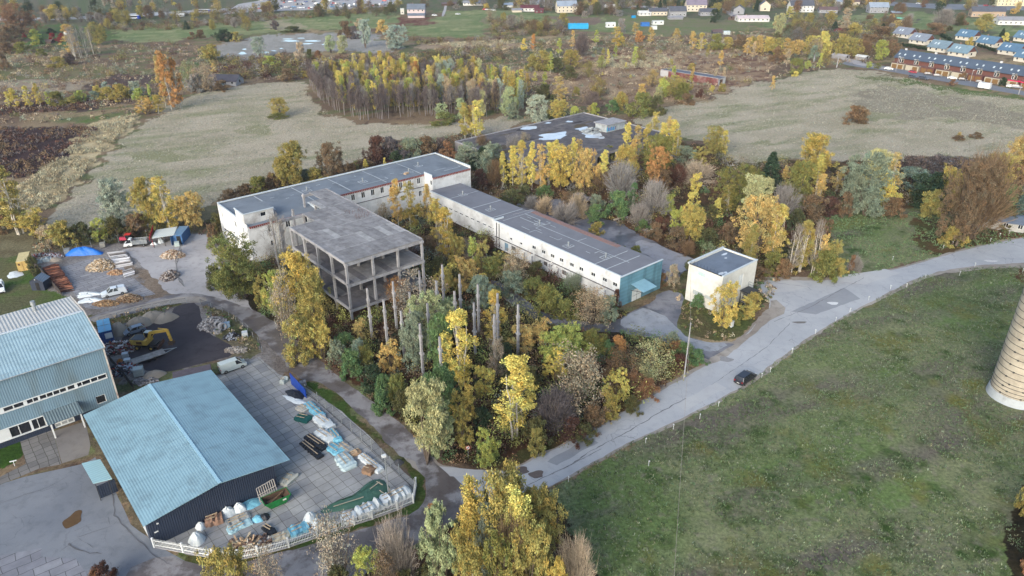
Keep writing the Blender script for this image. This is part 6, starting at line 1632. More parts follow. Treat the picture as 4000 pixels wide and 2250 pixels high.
def by_wheels(kind, zm, rear, front, side, col_, label, cat='car'):
    """stand a car on the photo positions of the rear and front wheel of its visible side (+1 left, -1 right)"""
    (x0, y0), (x1, y1) = two(zm, rear, front); a = math.atan2(y1-y0, x1-x0); h = CARS[kind][1]/2*side; cx_, cy_ = (x0+x1)/2, (y0+y1)/2
    return car(kind, col_, label, cx_+h*math.sin(a), cy_-h*math.cos(a), a, cat=cat)
t22 = lambda x, y: T(2, 2, x, y); t02 = lambda x, y: T(0, 2, x, y)
by_wheels('suv', t22, (2348, 985), (2432, 925), -1, (34, 36, 46), 'black estate car standing on the road edge beside the big meadow')
by_wheels('pickup', zA, (1225, 745), (1078, 778), 1, (206, 214, 224), 'silver double-cab pickup parked between firewood heaps on the log yard', 'pickup')
by_wheels('hatch', t02, (1440, 447), (1300, 490), 1, (112, 126, 144), 'grey-blue hatchback parked beside a sand heap near the excavator')
by_wheels('van', t02, (2270, 870), (2455, 806), -1, (186, 196, 196), 'silver-grey panel van parked at the top of the slab yard', 'van')
p = g(*zA(30, 700)); q_ = g(*zA(40, 780)); car('pickup', (228, 232, 238), 'white pickup at the left picture edge beside the small black shed', p[0]-.6, p[1], math.atan2(q_[1]-p[1], q_[0]-p[0]), cat='pickup')
# tipper truck with caged sides
a_, b__ = two(zB, (480, 235), (352, 247)); ang_ = math.atan2(b__[1]-a_[1], b__[0]-a_[0]); cx_ = (a_[0]+b__[0])/2+.95*math.sin(ang_); cy_ = (a_[1]+b__[1])/2-.95*math.cos(ang_)
T_ = thing('flatbed_truck', 'white light truck with grey caged tipper bed beside the pink tractor', 'truck', (cx_, cy_, .02), ang_)
WP = M('white_vehicle_paint', (228, 232, 236), .35, .04, 1.)
q = MB(); q.add([(.9, -.95, .45), (3.0, -.95, .45), (3.0, .95, .45), (.9, .95, .45), (.9, -.92, 1.3), (2.75, -.92, 1.15), (2.75, .92, 1.15), (.9, .92, 1.3)], BOX3); q.add([(.95, -.8, 2.1), (1.7, -.8, 2.1), (1.7, .8, 2.1), (.95, .8, 2.1), (1.0, -.75, 2.2), (1.6, -.75, 2.2), (1.6, .75, 2.2), (1.0, .75, 2.2)], BOX3); q.box(.97, 0, 1.3, .1, 1.8, .85); cab = q.build('cab', WP, T_)
q = MB(); q.add([(1.02, -.9, 1.28), (2.4, -.9, 1.2), (2.4, .9, 1.2), (1.02, .9, 1.28), (1.02, -.78, 2.12), (1.7, -.78, 2.12), (1.7, .78, 2.12), (1.02, .78, 2.12)], BOX3); q.build('window', GLASS, cab)
q = MB(); q.box(-.95, 0, .75, 3.6, 2.0, .12)
for s in (-1, 1):
    for z in (.95, 1.3, 1.65): q.box(-.95, s*.98, z, 3.6, .05, .22)
    for i in range(5): q.box(-2.7+i*.88, s*.99, .8, .08, .08, 1.1)
for x in (-2.74, .84): q.box(x, 0, .85, .05, 1.95, 1.0)
q.build('caged_bed', GALV, T_)
for x in (-1.8, 1.75):
    for s in (-1, 1): w_ = MB().tube((x, s*.72, .36), (x, s*.98, .36), .36, n=12).build('wheel', TYRE, T_); MB().tube((x, s*.97, .36), (x, s*1.0, .36), .19, n=8).build('rim', RIM, w_)
# red tractor
p = g(*zB(325, 205)); T_ = thing('tractor', 'small pink-red tractor parked behind the white tipper truck', 'tractor', (p[0], p[1]+.8, .02), math.radians(190))
PK = M('faded_red_paint', (186, 66, 92), .5, .1, 1.)
q = MB(); q.box(.9, 0, .7, 1.7, .8, .75, 0, 0, .9); q.box(-.5, 0, .7, 1.2, .9, .5); q.build('hood', PK, T_)
q = MB(); q.box(-.5, 0, 2.15, 1.5, 1.4, .1); q.build('cab_roof', M('red_cab_roof', (200, 56, 50), .5), T_)
q = MB(); q.box(-.5, 0, 1.2, 1.2, 1.2, .95, 0, 0, .95); q.build('window', GLASS, T_)
for x, r_, s in ((-.8, .75, -1), (-.8, .75, 1), (1.3, .42, -1), (1.3, .42, 1)): MB().tube((x, s*.55, r_), (x, s*.95, r_), r_, n=14).build('wheel', TYRE, T_)
# yellow excavator
p = g(*zC(435, 345)); q_ = g(*zC(520, 352)); ea_ = math.atan2(q_[1]-p[1], q_[0]-p[0])+.08
T_ = thing('excavator', 'yellow wheeled excavator with folded boom standing on the black cinder yard', 'excavator', (p[0]+.2, p[1]+1.0, .02), ea_)
YEL = M('excavator_yellow', (214, 178, 84), .5, .15, 1., dirt=(120, 96, 60), dscale=1.2)
q = MB(); q.box(.2, 0, .75, 4.4, 1.7, .45); q.box(2.5, 0, .5, .6, 2.2, .5); ch = q.build('undercarriage', BLK, T_)
for x in (-1.3, 1.5):
    for s in (-1, 1): w_ = MB().tube((x, s*.75, .52), (x, s*1.25, .52), .52, n=14).build('wheel', TYRE, T_); MB().tube((x, s*1.24, .52), (x, s*1.27, .52), .25, n=10).build('rim', YEL, w_)
q = MB(); q.prism([(-2.6, -.9), (-2.3, -1.25), (.9, -1.25), (.9, 1.25), (-2.3, 1.25), (-2.6, .9)], 1.25, 2.25); up_ = q.build('upper_body', YEL, T_)
q = MB(); q.prism([(-2.4, -1.05), (.3, -1.1), (.3, 1.1), (-2.4, 1.05)], 2.252, 2.34); q.build('engine_deck', M('dark_engine_deck', (58, 66, 78), .5), up_)
MB().box(-.6, -1.27, 1.45, 1.1, .05, .6).build('grille', M('brown_grille', (98, 70, 44), .8, .3, 8.), up_)
q = MB(); q.box(.55, .62, 2.25, 1.25, 1.05, 1.0, 0, 0, .92); cb_ = q.build('cab', GLASS, T_); MB().box(.55, .62, 3.25, 1.2, 1.0, .1).build('cab_roof', M('cab_roof_pale', (196, 206, 206), .4), cb_)
q = MB()
for x in (-.05, 1.15):
    for y in (.12, 1.12): q.box(x, y, 2.25, .08, .08, 1.0)
q.build('cab_frame', YEL, cb_)
q = MB(); q.beam((.9, -.3, 1.9), (1.6, -.3, 3.7), .34, .55); q.beam((1.5, -.3, 3.6), (5.2, -.3, 4.35), .32, .55); q.build('boom', YEL, T_)
q = MB(); q.beam((5.1, -.3, 4.5), (5.5, -.3, 2.0), .3, .5); q.tube((1.4, -.3, 2.4), (2.6, -.3, 3.7), .08); q.tube((3.4, -.3, 4.7), (5.2, -.3, 4.6), .07); q.build('dipper_arm', YEL, T_)
q = MB(); q.prism([(5.0, -.8), (5.9, -.8), (5.9, .2), (5.0, .2)], 1.2, 1.3); q.box(5.0, -.3, 1.25, .1, 1.0, .8, 0); q.box(5.5, -.78, 1.25, .8, .06, .6); q.box(5.5, .18, 1.25, .8, .06, .6); q.build('bucket', M('worn_bucket_steel', (92, 78, 70), .6, .2, 2.), T_)
q = MB(); q.beam((2.9, -1.2, .6), (3.0, 1.3, 1.1), .12, .8); q.build('dozer_blade', RUST, T_)
# flatbed trailer
pts = [g(*zC(x, y), .75) for x, y in ((352, 405), (545, 348), (583, 376), (392, 442))]; cx_ = sum(p[0] for p in pts)/4; cy_ = sum(p[1] for p in pts)/4; ta = math.atan2(pts[2][1]-pts[3][1], pts[2][0]-pts[3][0])
T_ = thing('flatbed_trailer', 'grey wooden-decked flatbed trailer lying in front of the excavator', 'trailer', (cx_, cy_, .02), ta)
MB().box(0, 0, .62, 5.9, 2.1, .14).build('deck', M('weathered_planks', (166, 162, 160), .9, .3, 2., dirt=(120, 112, 108), dscale=.8), T_)
q = MB(); q.beam((2.9, -.8, .6), (4.9, 0, .55), .12, .14); q.beam((2.9, .8, .6), (4.9, 0, .55), .12, .14); q.beam((4.6, 0, .55), (5.3, 0, .55), .1, .1); q.build('drawbar', GALV, T_)
for x in (-.2, .7):
    for s in (-1, 1): MB().tube((x, s*.95, .33), (x, s*1.2, .33), .33, n=12).build('wheel', TYRE, T_)
q = MB(); q.beam((-2.95, -.6, .65), (-4.0, -.6, .1), .5, .06); q.beam((-2.95, .6, .65), (-4.0, .6, .1), .5, .06); q.build('ramp', GALV, T_)
# ---------------------------------------------------------------- containers, sheds
def container(name, label, cat, P, rz, L_, W, H, side, top, door=None, extra=None):
    T_ = thing(name, label, cat, (*P, .02), rz); MB().box(0, 0, 0, L_, W, H-.06).build('body', side, T_); r_ = MB().box(0, 0, H-.06, L_+.04, W+.04, .08).build('roof', top, T_)
    q = MB()
    for sx_ in (-1, 1):
        for sy in (-1, 1): q.box(sx_*(L_/2-.02), sy*(W/2-.02), -.01, .14, .14, H)
    q.build('corner_post', door or side, T_); return T_, r_
def quadfit(zm, pts, z):
    P = [g(*zm(*p), z) for p in pts]; cx = sum(p[0] for p in P)/4; cy = sum(p[1] for p in P)/4
    l1 = math.dist(P[0], P[1]); l2 = math.dist(P[1], P[2]); a = math.atan2(P[1][1]-P[0][1], P[1][0]-P[0][0]); return (cx, cy), a, l1, l2
BLUC = mcorr('blue_container_side', (54, 92, 160), 's', .3, .08, .05, .5, dark=.85)
(c_, a, l1, l2) = quadfit(zC, ((35, 115), (135, 92), (200, 175), (85, 200)), 2.6)
T_, r_ = container('site_cabin', 'blue site cabin with light blue roof beside the metal building', 'cabin', c_, a, l1, l2, 2.6, BLUC, M('light_blue_roof_paint', (110, 178, 220), .5, .1, 1.))
q = MB(); q.box(l1*.18, -l2/2-.03, .9, 1.3, .06, 1.2); q.build('window', M('white_shutter', (224, 230, 236), .5), T_)
q = MB(); q.box(0, 0, 2.63, .06, l2, .06); q.box(0, 0, 2.63, l1, .06, .05); q.build('roof_rib', GALV, r_)
(c_, a, l1, l2) = quadfit(zB, ((748, 133), (832, 130), (862, 52), (782, 57)), 2.6)
BLU2 = mcorr('faded_blue_container', (78, 122, 176), 's', .3, .1, .05, .5, dark=.8)
T_, r_ = container('shipping_container', 'faded blue shipping container with open doors beside the white-roofed lean-to', 'container', c_, a, l1, l2, 2.6, BLU2, M('faded_blue_roof', (106, 142, 178), .6, .12, .8, dirt=(150, 160, 170), dscale=.6))
MB().box(.3, -l2/2-.02, .1, 1.0, .06, 2.2).build('doorway', BLK, T_)
q = MB(); q.beam((-l1/2, -l2/2, 1.3), (-l1/2-.1, -l2/2-1.1, 1.3), .05, 2.4); q.beam((l1/2, -l2/2, 1.3), (l1/2+.4, -l2/2-1.1, 1.3), .05, 2.4); q.build('door', BLU2, T_)
P4 = [g(*zB(x, y), 2.7) for x, y in ((590, 87), (780, 57), (748, 133), (553, 162))]; T_ = thing('lean_to_roof', 'white sheet lean-to roof standing beside the faded blue container', 'shelter', (*P4[3], 0))
L4 = [(x-P4[3][0], y-P4[3][1]) for x, y in P4]; q = MB(); q.prism([L4[3], L4[2], L4[1], L4[0]], 2.66, 2.74); q.build('roof', mcorr('white_lean_to_sheet', (224, 232, 232), 'x', .4, .04, .03, .5, dark=.95), T_)
for x, y in (L4[3], L4[0], ((L4[2][0]+L4[3][0])/2, (L4[2][1]+L4[3][1])/2)): MB().box(x+.1, y+.1, 0, .12, .12, 2.66).build('post', STEEL, T_)
q = MB(); a0 = L4[3]; b0 = L4[0]; q.add([(a0[0]-.7, a0[1], 2.0), (b0[0]-.7, b0[1], 2.6), (b0[0]-.5, b0[1], 4.0), (a0[0]-.5, a0[1], 3.2), (a0[0]-.8, a0[1], 2.0), (b0[0]-.8, b0[1], 2.6), (b0[0]-.6, b0[1], 4.0), (a0[0]-.6, a0[1], 3.2)], [(0, 1, 2, 3), (7, 6, 5, 4), (0, 3, 7, 4), (1, 5, 6, 2), (3, 2, 6, 7), (0, 4, 5, 1)]); q.box(a0[0]-.65, a0[1]+1, 0, .1, .1, 2.6); q.build('red_panel', M('red_panel', (176, 36, 48), .5), T_)
(c_, a, l1, l2) = quadfit(zA, ((185, 410), (295, 393), (268, 312), (160, 335)), 2.6)
YC = M('yellow_container_paint', (214, 184, 116), .6, .1, 1., dirt=(170, 140, 90), dscale=.8)
T_, r_ = container('yellow_container', 'sand-yellow storage container at the left edge of log yard', 'container', c_, a, l1, l2, 2.5, YC, M('yellow_planked_roof', (216, 200, 152), .8, .2, 2.5))
q = MB(); q.box(0, -l2/2-.02, .1, .05, .05, 2.2); q.box(-l1*.3, -l2/2-.03, 1.5, .4, .04, .5); q.build('door_seam', RUST, T_)
(c_, a, l1, l2) = quadfit(zC, ((680, 570), (985, 500), (930, 450), (672, 535)), 2.3)
T_, r_ = container('dark_roof_container', 'maroon container with dark grey roof half hidden behind the storage hangar', 'container', c_, a-.03, l1, 2.3, 2.3, mcorr('maroon_sheet', (140, 50, 62), 's', .3, .1, .05, .6), M('dark_felt', (96, 90, 100), .9, .2, 1.5))
p = g(*zA(388, 705)); T_ = thing('garden_shed', 'small black gabled shed with grey roof on the lawn by log stack', 'shed', (p[0], p[1]+1.3, .02), YAW-.72)
q = MB(); wl_ = 3.0; ll = 2.6; q.box(0, 0, 0, wl_, ll, 2.3); q.add([(-wl_/2, -ll/2, 2.3), (wl_/2, -ll/2, 2.3), (0, -ll/2, 3.2), (-wl_/2, ll/2, 2.3), (wl_/2, ll/2, 2.3), (0, ll/2, 3.2)], [(0, 1, 2), (5, 4, 3)]); q.build('wall', M('black_boards', (56, 64, 82), .7, .15, 2.), T_)
q = MB(); q.add([(-wl_/2-.2, -ll/2-.2, 2.2), (-wl_/2-.2, ll/2+.2, 2.2), (0, ll/2+.2, 3.3), (0, -ll/2-.2, 3.3), (wl_/2+.2, -ll/2-.2, 2.2), (wl_/2+.2, ll/2+.2, 2.2)], [(0, 3, 2, 1), (3, 4, 5, 2)]); q.build('roof', mcorr('grey_tile_sheet', (124, 140, 160), 'x', .3, .1, .05, .5, dark=.7), T_)
MB().box(.1, -ll/2-.03, .1, .8, .06, 1.9).build('door', BLK, T_); MB().box(-.05, -ll/2-.1, 2.7, .18, .1, .18).build('lamp', FRAMEW, T_)
# ---------------------------------------------------------------- heaps, stacks, tarpaulins
def hull(zm, pts, z=0): return [g(*zm(*p), z) for p in pts]
def heap(name, label, cat, zm, cen, rx, ry, h, n_, sz, cols, kind='stuff', seed=1, long=1., base=None):
    """loose pile: many small chunks lying on a mound"""
    nr = np.random.default_rng(seed); X, Y = g(*zm(*cen)); q = MB()
    q.col = tuple(np.array(lin(cols[0]))*K*.6); m_ = 18; ring = [(rx*math.cos(t)*(1+.12*math.sin(3*t+seed)), ry*math.sin(t)*(1+.12*math.cos(2*t))) for t in np.linspace(0, 6.283, m_+1)[:-1]]
    V = [(x*.9, y*.9, 0) for x, y in ring]+[(x*.5, y*.5, h*.62) for x, y in ring]+[(0, 0, h*.88)]
    q.add(V, [(i, (i+1) % m_, m_+(i+1) % m_, m_+i) for i in range(m_)]+[(m_+i, m_+(i+1) % m_, 2*m_) for i in range(m_)])
    for i in range(n_):
        t = nr.random()*6.283; r = nr.random()**.5; x, y = r*rx*math.cos(t), r*ry*math.sin(t); z = max(0, h*(1-r**1.6))*(.85+.3*nr.random()); a = nr.random()*6.28; s = sz*(.6+.8*nr.random()); el = nr.normal()*.35
        q.col = tuple(np.array(lin(cols[nr.integers(len(cols))]))*K*(.75+.5*nr.random())); d = (math.cos(a)*math.cos(el), math.sin(a)*math.cos(el), math.sin(el)); l_ = s*long/2
        q.beam((x-d[0]*l_, y-d[1]*l_, z-d[2]*l_+.05), (x+d[0]*l_, y+d[1]*l_, z+d[2]*l_+.05), s*.42, s*.34)
    o = q.build(name, ATTR, None, (X, Y, 0)); tag(o, label, cat, kind=kind); return o
WOOD = [(214, 196, 168), (196, 172, 138), (226, 214, 194), (176, 148, 112)]; RDW = [(150, 96, 72), (122, 78, 62), (170, 118, 92), (98, 66, 56)]; STN = [(168, 166, 164), (146, 142, 140), (188, 184, 180), (120, 116, 114)]
heap('firewood_heap', 'largest heap of pale split firewood on the slab-paved log yard', 'firewood', zA, (1020, 470), 3.6, 3.0, 1.9, 620, .42, WOOD, seed=2)
heap('firewood_heap', 'small reddish spill of firewood at the foot of the large pale heap', 'firewood', zA, (1160, 530), 2.0, 1.3, .8, 170, .38, [(196, 158, 120), (172, 130, 96), (210, 180, 146)], seed=3)
heap('firewood_heap', 'heap of split firewood near the open blue container', 'firewood', zB, (740, 320), 3.1, 2.0, 1.5, 380, .42, [(206, 186, 160), (176, 148, 120), (150, 120, 96), (222, 208, 188)], seed=4)
heap('brushwood_heap', 'grey heap of branches between firewood heap and crossing', 'brushwood', zB, (715, 505), 1.9, 2.4, 1.3, 260, .5, [(156, 148, 144), (120, 108, 100), (186, 178, 170)], seed=5, long=2.)
heap('firewood_heap', 'brown firewood heap right beside the silver pickup', 'firewood', zB, (355, 705), 2.9, 1.8, 1.2, 360, .36, [(176, 150, 118), (140, 110, 84), (198, 176, 146), (112, 88, 70)], seed=6)
heap('sawdust_heap', 'ochre heap of sawdust and bark in front of the silver pickup', 'sawdust', zB, (150, 745), 3.0, 1.5, .8, 200, .3, [(196, 164, 124), (170, 136, 98), (150, 118, 88)], seed=7)
heap('rubble_heap', 'grey heap of stone rubble on the right of the cinder yard', 'rubble', zC, (985, 140), 2.9, 3.2, 1.1, 420, .42, STN, seed=8)
heap('rubble_heap', 'low stone rubble behind the storage hangar ridge', 'rubble', zC, (450, 600), 2.4, 1.2, .7, 160, .4, STN, seed=9)
heap('rubble_heap', 'strewn rubble by the silver van and weeds', 'rubble', zC, (1180, 345), 2.4, 1.3, .35, 90, .45, [(176, 170, 160), (150, 140, 128)], seed=10)
heap('scrap_heap', 'mixed scrap metal and timber heap beside the metal building', 'scrap', zC, (235, 330), 3.6, 2.3, 1.0, 330, .5, [(96, 82, 78), (150, 60, 60), (60, 58, 62), (186, 182, 182), (210, 206, 204), (124, 92, 60)], seed=11, long=2.)
heap('scrap_heap', 'scrap pipes and plastic heap in front of the white tanks', 'scrap', zC, (270, 500), 2.6, 2.2, .8, 240, .5, [(200, 206, 214), (60, 60, 68), (170, 70, 60), (150, 160, 172), (90, 84, 84)], seed=12, long=2.6)
heap('scrap_heap', 'white and dark junk heap by the fence behind the yellow container', 'scrap', zA, (480, 365), 4.2, 1.1, .8, 200, .5, [(206, 206, 210), (70, 66, 70), (150, 148, 150), (120, 60, 56)], seed=13, long=1.6)
heap('scrap_heap', 'dark machine parts lying among weeds by the road fence', 'scrap', zC, (1140, 245), 1.6, 1.2, .9, 110, .5, [(44, 46, 50), (90, 96, 104), (150, 156, 164), (30, 30, 34)], seed=14, long=1.4)
heap('plank_heap', 'fan of broken pale timber by the white picket fence', 'timber', zD, (650, 540), 2.4, 1.0, .5, 120, .45, [(206, 190, 160), (176, 150, 120), (120, 96, 84), (226, 214, 192)], seed=15, long=4.)
heap('plank_heap', 'small pile of scrap boards behind the end of picket fence', 'timber', zD, (770, 510), 1.1, .9, .5, 70, .35, [(150, 120, 100), (206, 200, 190), (96, 78, 72)], seed=16, long=3.)
def mound(name, label, cat, zm, cen, rx, ry, h, mat_, seed=1, rz=0., kind=None, n_=26, crease=.12):
    nr = np.random.default_rng(seed); X, Y = g(*zm(*cen)); V = []; F_ = []; k = 9
    for j in range(k+1):
        t = j/k
        for i in range(n_):
            a = 2*math.pi*i/n_; r = 1-t; rr_ = r*(1+crease*math.sin(3*a+seed)+crease*.6*math.sin(7*a+seed*2)); z = h*(1-r**2.2)*(1+crease*.9*math.sin(5*a+seed+4*t)+nr.normal()*crease*.25)
            V.append((rx*rr_*math.cos(a), ry*rr_*math.sin(a), max(0, z)))
    for j in range(k):
        for i in range(n_): F_.append((j*n_+i, j*n_+(i+1) % n_, (j+1)*n_+(i+1) % n_, (j+1)*n_+i))
    F_.append(tuple(k*n_+i for i in range(n_)))
    q = MB(); q.add(V, F_); o = q.build(name, mat_, None, (X, Y, 0.02), smooth=True); o.rotation_euler.z = rz; tag(o, label, cat, kind=kind); return o
def tarp(n_, c, r=.45): 
    m_ = M(n_, c, r, .1, 1.5, bump=.9, bscale=2.2); return m_
TB, TW, TG, TK, TC = tarp('blue_tarpaulin', (38, 118, 214)), tarp('white_wrap', (222, 230, 236)), tarp('green_tarpaulin', (74, 112, 98)), tarp('black_wrap', (40, 44, 52)), tarp('light_blue_film', (130, 196, 222))
SAND = M('heaped_sand', (172, 162, 150), .95, .1, 1., dirt=(132, 122, 114), dscale=.5, bump=.4)
mound('tarpaulin_cover', 'bright blue tarpaulin over a long heap on the log yard', 'tarpaulin', zA, (845, 335), 4.6, 1.6, 1.7, TB, 3, .1, crease=.13)
for i, (cen, rx, ry, h, lab) in enumerate((((240, 205), 2.3, 1.8, 1.7, 'grey sand heap between blue cabin and hatchback'), ((400, 140), 3.0, 1.8, 1.3, 'sand heap right behind the grey-blue hatchback'), ((510, 95), 3.0, 2.2, 1.3, 'wide pale sand heap at the back of the cinder yard'), ((610, 95), 2.8, 2.1, 1.0, 'rightmost sand heap by the access track'), ((505, 560), 2.7, 1.5, .9, 'pale sand heap near the maroon container'))):
    mound('sand_heap', lab, 'sand heap', zC, cen, rx*.9, ry*.9, h*1.35, SAND, 5+i, .2*i, crease=.06)
mound('sand_heap', 'small round gravel heap beside the grey crates', 'gravel heap', zA, (555, 405), 1.7, .9, .8, SAND, 12)
mound('tarpaulin_cover', 'white tarpaulin bundle nearest the silver pickup', 'tarpaulin', zA, (885, 745), 2.6, 1.3, .5, TW, 14, .1, crease=.25); mound('tarpaulin_cover', 'crumpled white tarpaulin in front of the first bundle', 'tarpaulin', zA, (910, 805), 2.8, 1.2, .45, TW, 15, .1, crease=.25)
mound('plastic_sheet', 'white plastic sheet crumpled on the grass by the yellow container', 'sheet', zA, (150, 545), 1.6, 2.2, .25, TW, 16, .8)
def lay(zm, a, b_, w_, h_, name, label, cat, mat_, z=.02, wrapseed=None, topz=None, kind=None):
    """long pack lying between two photo points"""
    (x0, y0), (x1, y1) = g(*zm(*a)), g(*zm(*b_)); L_ = math.dist((x0, y0), (x1, y1)); rz = math.atan2(y1-y0, x1-x0); T_ = thing(name, label, cat, ((x0+x1)/2, (y0+y1)/2, z), rz)
    n_ = max(3, int(L_/.3)); nr = np.random.default_rng(int(x0*10) % 977); q = MB(); V = []; F_ = []
    for i in range(n_+1):
        x = -L_/2+L_*i/n_; e = .85 if i in (0, n_) else 1; hh = h_*.85*e*(1+nr.normal()*.2); ww = w_/2*e*(1+nr.normal()*.1)
        V += [(x, -ww*1.1, 0), (x, -ww, hh*.85), (x, -ww*.4, hh), (x, ww*.5, hh*(.97+nr.normal()*.04)), (x, ww, hh*.82), (x, ww*1.1, 0)]
    for i in range(n_):
        for j in range(5): F_.append((i*6+j, i*6+j+1, (i+1)*6+j+1, (i+1)*6+j))
    F_ += [tuple(range(6))[::-1], tuple(n_*6+j for j in range(6))]; q.add(V, F_); q.build('wrapping', mat_, T_)
    tb_ = MB()
    for k in range(2): y = (-.5+k)*w_*.4; tb_.beam((-L_*.42, y, h_+.06), (L_*nr.uniform(.0, .4), y+.1, h_+.08), .14, .05)
    tb_.build('batten', M('sawn_batten', (196, 176, 150), .8, .2, 2.), T_); return T_
lay(zE, (205, 175), (285, 250), 1.5, .5, 'wrapped_pack', 'light blue wrapped pack at the head of the fence row', 'building material', TC)
lay(zE, (255, 245), (335, 310), 1.8, .7, 'wrapped_pack', 'white wrapped pack second along the wire fence', 'building material', TW)
lay(zE, (262, 325), (340, 380), 1.8, .8, 'wrapped_pack', 'white wrapped timber pack between black bundles and fence', 'building material', TW)
lay(zE, (330, 320), (378, 385), 1.3, .6, 'wrapped_pack', 'narrow light blue and white pack touching the big white one', 'building material', TC)
lay(zE, (325, 395), (385, 440), 2.0, .4, 'wrapped_pack', 'flat light blue pack in the middle of the row', 'building material', TC)
lay(zE, (380, 390), (440, 435), 1.6, .35, 'plank_stack', 'flat grey plank stack beside the wire fence', 'planks', M('grey_planks', (168, 172, 174), .9, .2, 2.))
lay(zE, (380, 450), (440, 525), 2.2, .6, 'wrapped_pack', 'pale wrapped pack standing apart in front of the row', 'building material', tarp('pale_wrap', (186, 206, 214)))
lay(zE, (435, 450), (490, 430), 1.2, .5, 'plank_stack', 'short tan plank stack near the wire fence', 'planks', M('tan_planks', (176, 148, 122), .9, .2, 2.))
lay(zE, (490, 450), (600, 540), 1.3, .5, 'wrapped_pack', 'long white wrapped pack ending by the lamp mast', 'building material', TW)
lay(zE, (512, 525), (560, 545), 1.7, .9, 'plank_stack', 'stack of pale boards under dark cover near the green tarpaulin', 'planks', M('brown_planks', (150, 122, 100), .9, .25, 2.))
lay(zE, (205, 350), (300, 420), 1.3, .6, 'wrapped_pack', 'black wrapped bundle nearer the fence', 'building material', TK)
lay(zE, (180, 380), (280, 465), 1.2, .45, 'wrapped_pack', 'black wrapped bundle nearer the hangar', 'building material', TK)
lay(zE, (160, 190), (205, 215), 1.5, .4, 'pallet', 'pale pallet stack by the blue screen', 'pallet', M('pale_pallet', (196, 192, 184), .9, .2, 2.))
lay(zE, (150, 245), (220, 265), 1.9, .5, 'crate', 'dark green open crate with boards on top', 'crate', M('dark_green_crate', (30, 92, 88), .6, .2, 2.))
lay(zE, (80, 570), (130, 590), 2.6, .5, 'board_pack', 'cream board pack on light blue film beside the hangar corner', 'building material', M('cream_boards', (206, 206, 196), .8, .1, 2.))
lay(zE, (470, 775), (600, 715), 1.9, 1.1, 'wrapped_pack', 'long white wrapped pack along the picket fence, left of its twin', 'building material', TW); lay(zE, (600, 712), (752, 645), 1.9, 1.1, 'wrapped_pack', 'long white wrapped pack in the fence corner, right of its twin', 'building material', TW)
lay(zE, (385, 800), (470, 780), 1.7, .9, 'wrapped_pack', 'white wrapped pack half hidden by the pinkish tree', 'building material', TW)
lay(zD, (440, 420), (660, 320), 1.4, .4, 'wrapped_pack', 'light blue wrapped plank pack in front of the hangar gable', 'building material', tarp('ice_blue_wrap', (170, 206, 220)))
lay(zD, (430, 345), (650, 260), 1.3, .35, 'plank_stack', 'stack of grey planks behind the light blue pack', 'planks', M('grey_planks', (128, 128, 128)))
lay(zD, (240, 350), (400, 300), 1.6, 1.0, 'wooden_box', 'brown wooden box with pale lid by the hangar gable', 'box', M('brown_box', (150, 120, 104), .8, .2, 2.))
lay(zD, (850, 490), (1010, 440), 1.2, .5, 'plank_stack', 'cream timber lying along the picket fence', 'planks', M('cream_timber', (206, 200, 184), .8, .15, 2.)); lay(zD, (1010, 440), (1180, 370), 1.9, .7, 'wrapped_pack', 'light blue film over boards along the picket fence', 'building material', TC)
lay(zD, (775, 370), (870, 440), 1.0, .5, 'black_box', 'glossy black box lying on the slabs', 'box', TK)
for i, (x, y, r, h, c, lab) in enumerate(((200, 375, .75, .9, TW, 'white bulk bag at the left of the row by the hangar gable'), (275, 285, .7, .7, TW, 'white bulk bag behind the wooden box'), (445, 245, 1.2, 1.0, TW, 'big crumpled white bulk bag in the middle of the row'), (552, 210, 1.0, 1.1, TW, 'round white bulk bag at the right of the row'), (718, 300, .9, .5, TC, 'light blue bag beside the green skip'), (780, 285, .8, .6, TK, 'black bin bag next to the light blue bag'), (165, 500, 1.1, 1.5, TW, 'white wrapped upright pack by the gate post'), (1205, 320, 1.1, 1.6, TW, 'tall white bag where picket fence meets the pinkish tree'), (1265, 350, 1.0, 1.0, TW, 'lower white bag beside the tall one'), (640, 125+30, 1.6, .3, TC, 'light blue sheet with brown boards against the hangar'))):
    mound('bulk_bag', lab, 'bag', zD, (x, y), r, r*.9, h, c, 30+i, crease=.08)
P5 = hull(zE, ((275, 745), (330, 715), (420, 690), (500, 620), (560, 580), (600, 575), (645, 610), (640, 645), (600, 690), (480, 725), (350, 755), (285, 760)))
cx_, cy_ = sum(p[0] for p in P5)/12, sum(p[1] for p in P5)/12; q = MB(); P5 = smooth(P5, 1); nr = np.random.default_rng(4); V = [(cx_-cx_, cy_-cy_, .55)]
for k, z in ((.5, .5), (.85, .35), (1., .03)):
    for i, (x, y) in enumerate(P5): V.append(((x-cx_)*k+nr.normal()*.06, (y-cy_)*k+nr.normal()*.06, z*(1+.3*nr.normal()) if z > .1 else z))
n_ = len(P5); q.add(V, [(0, 1+i, 1+(i+1) % n_) for i in range(n_)]+[(1+j*n_+i, 1+(j+1)*n_+i, 1+(j+1)*n_+(i+1) % n_, 1+j*n_+(i+1) % n_) for j in (0, 1) for i in range(n_)])
o = q.build('green_tarpaulin', TG, None, (cx_, cy_, .02), smooth=True); tag(o, 'large dark green tarpaulin spread over the corner of the slab yard', 'tarpaulin')
for i, (a, b_) in enumerate((((345, 722), (505, 670)), ((540, 628), (590, 590)), ((575, 588), (608, 606)), ((590, 635), (620, 655)), ((655, 665), (630, 600)))):
    (x0, y0), (x1, y1) = g(*zE(*a), .7), g(*zE(*b_), .7); q = MB(); q.beam((x0, y0, .72), (x1, y1, .7), .14, .06); tag(q.build('plank', M('pale_plank', (186, 176, 156), .9, .15, 2.)), 'loose pale plank lying on the green tarpaulin', 'plank', 'planks on the green tarpaulin')
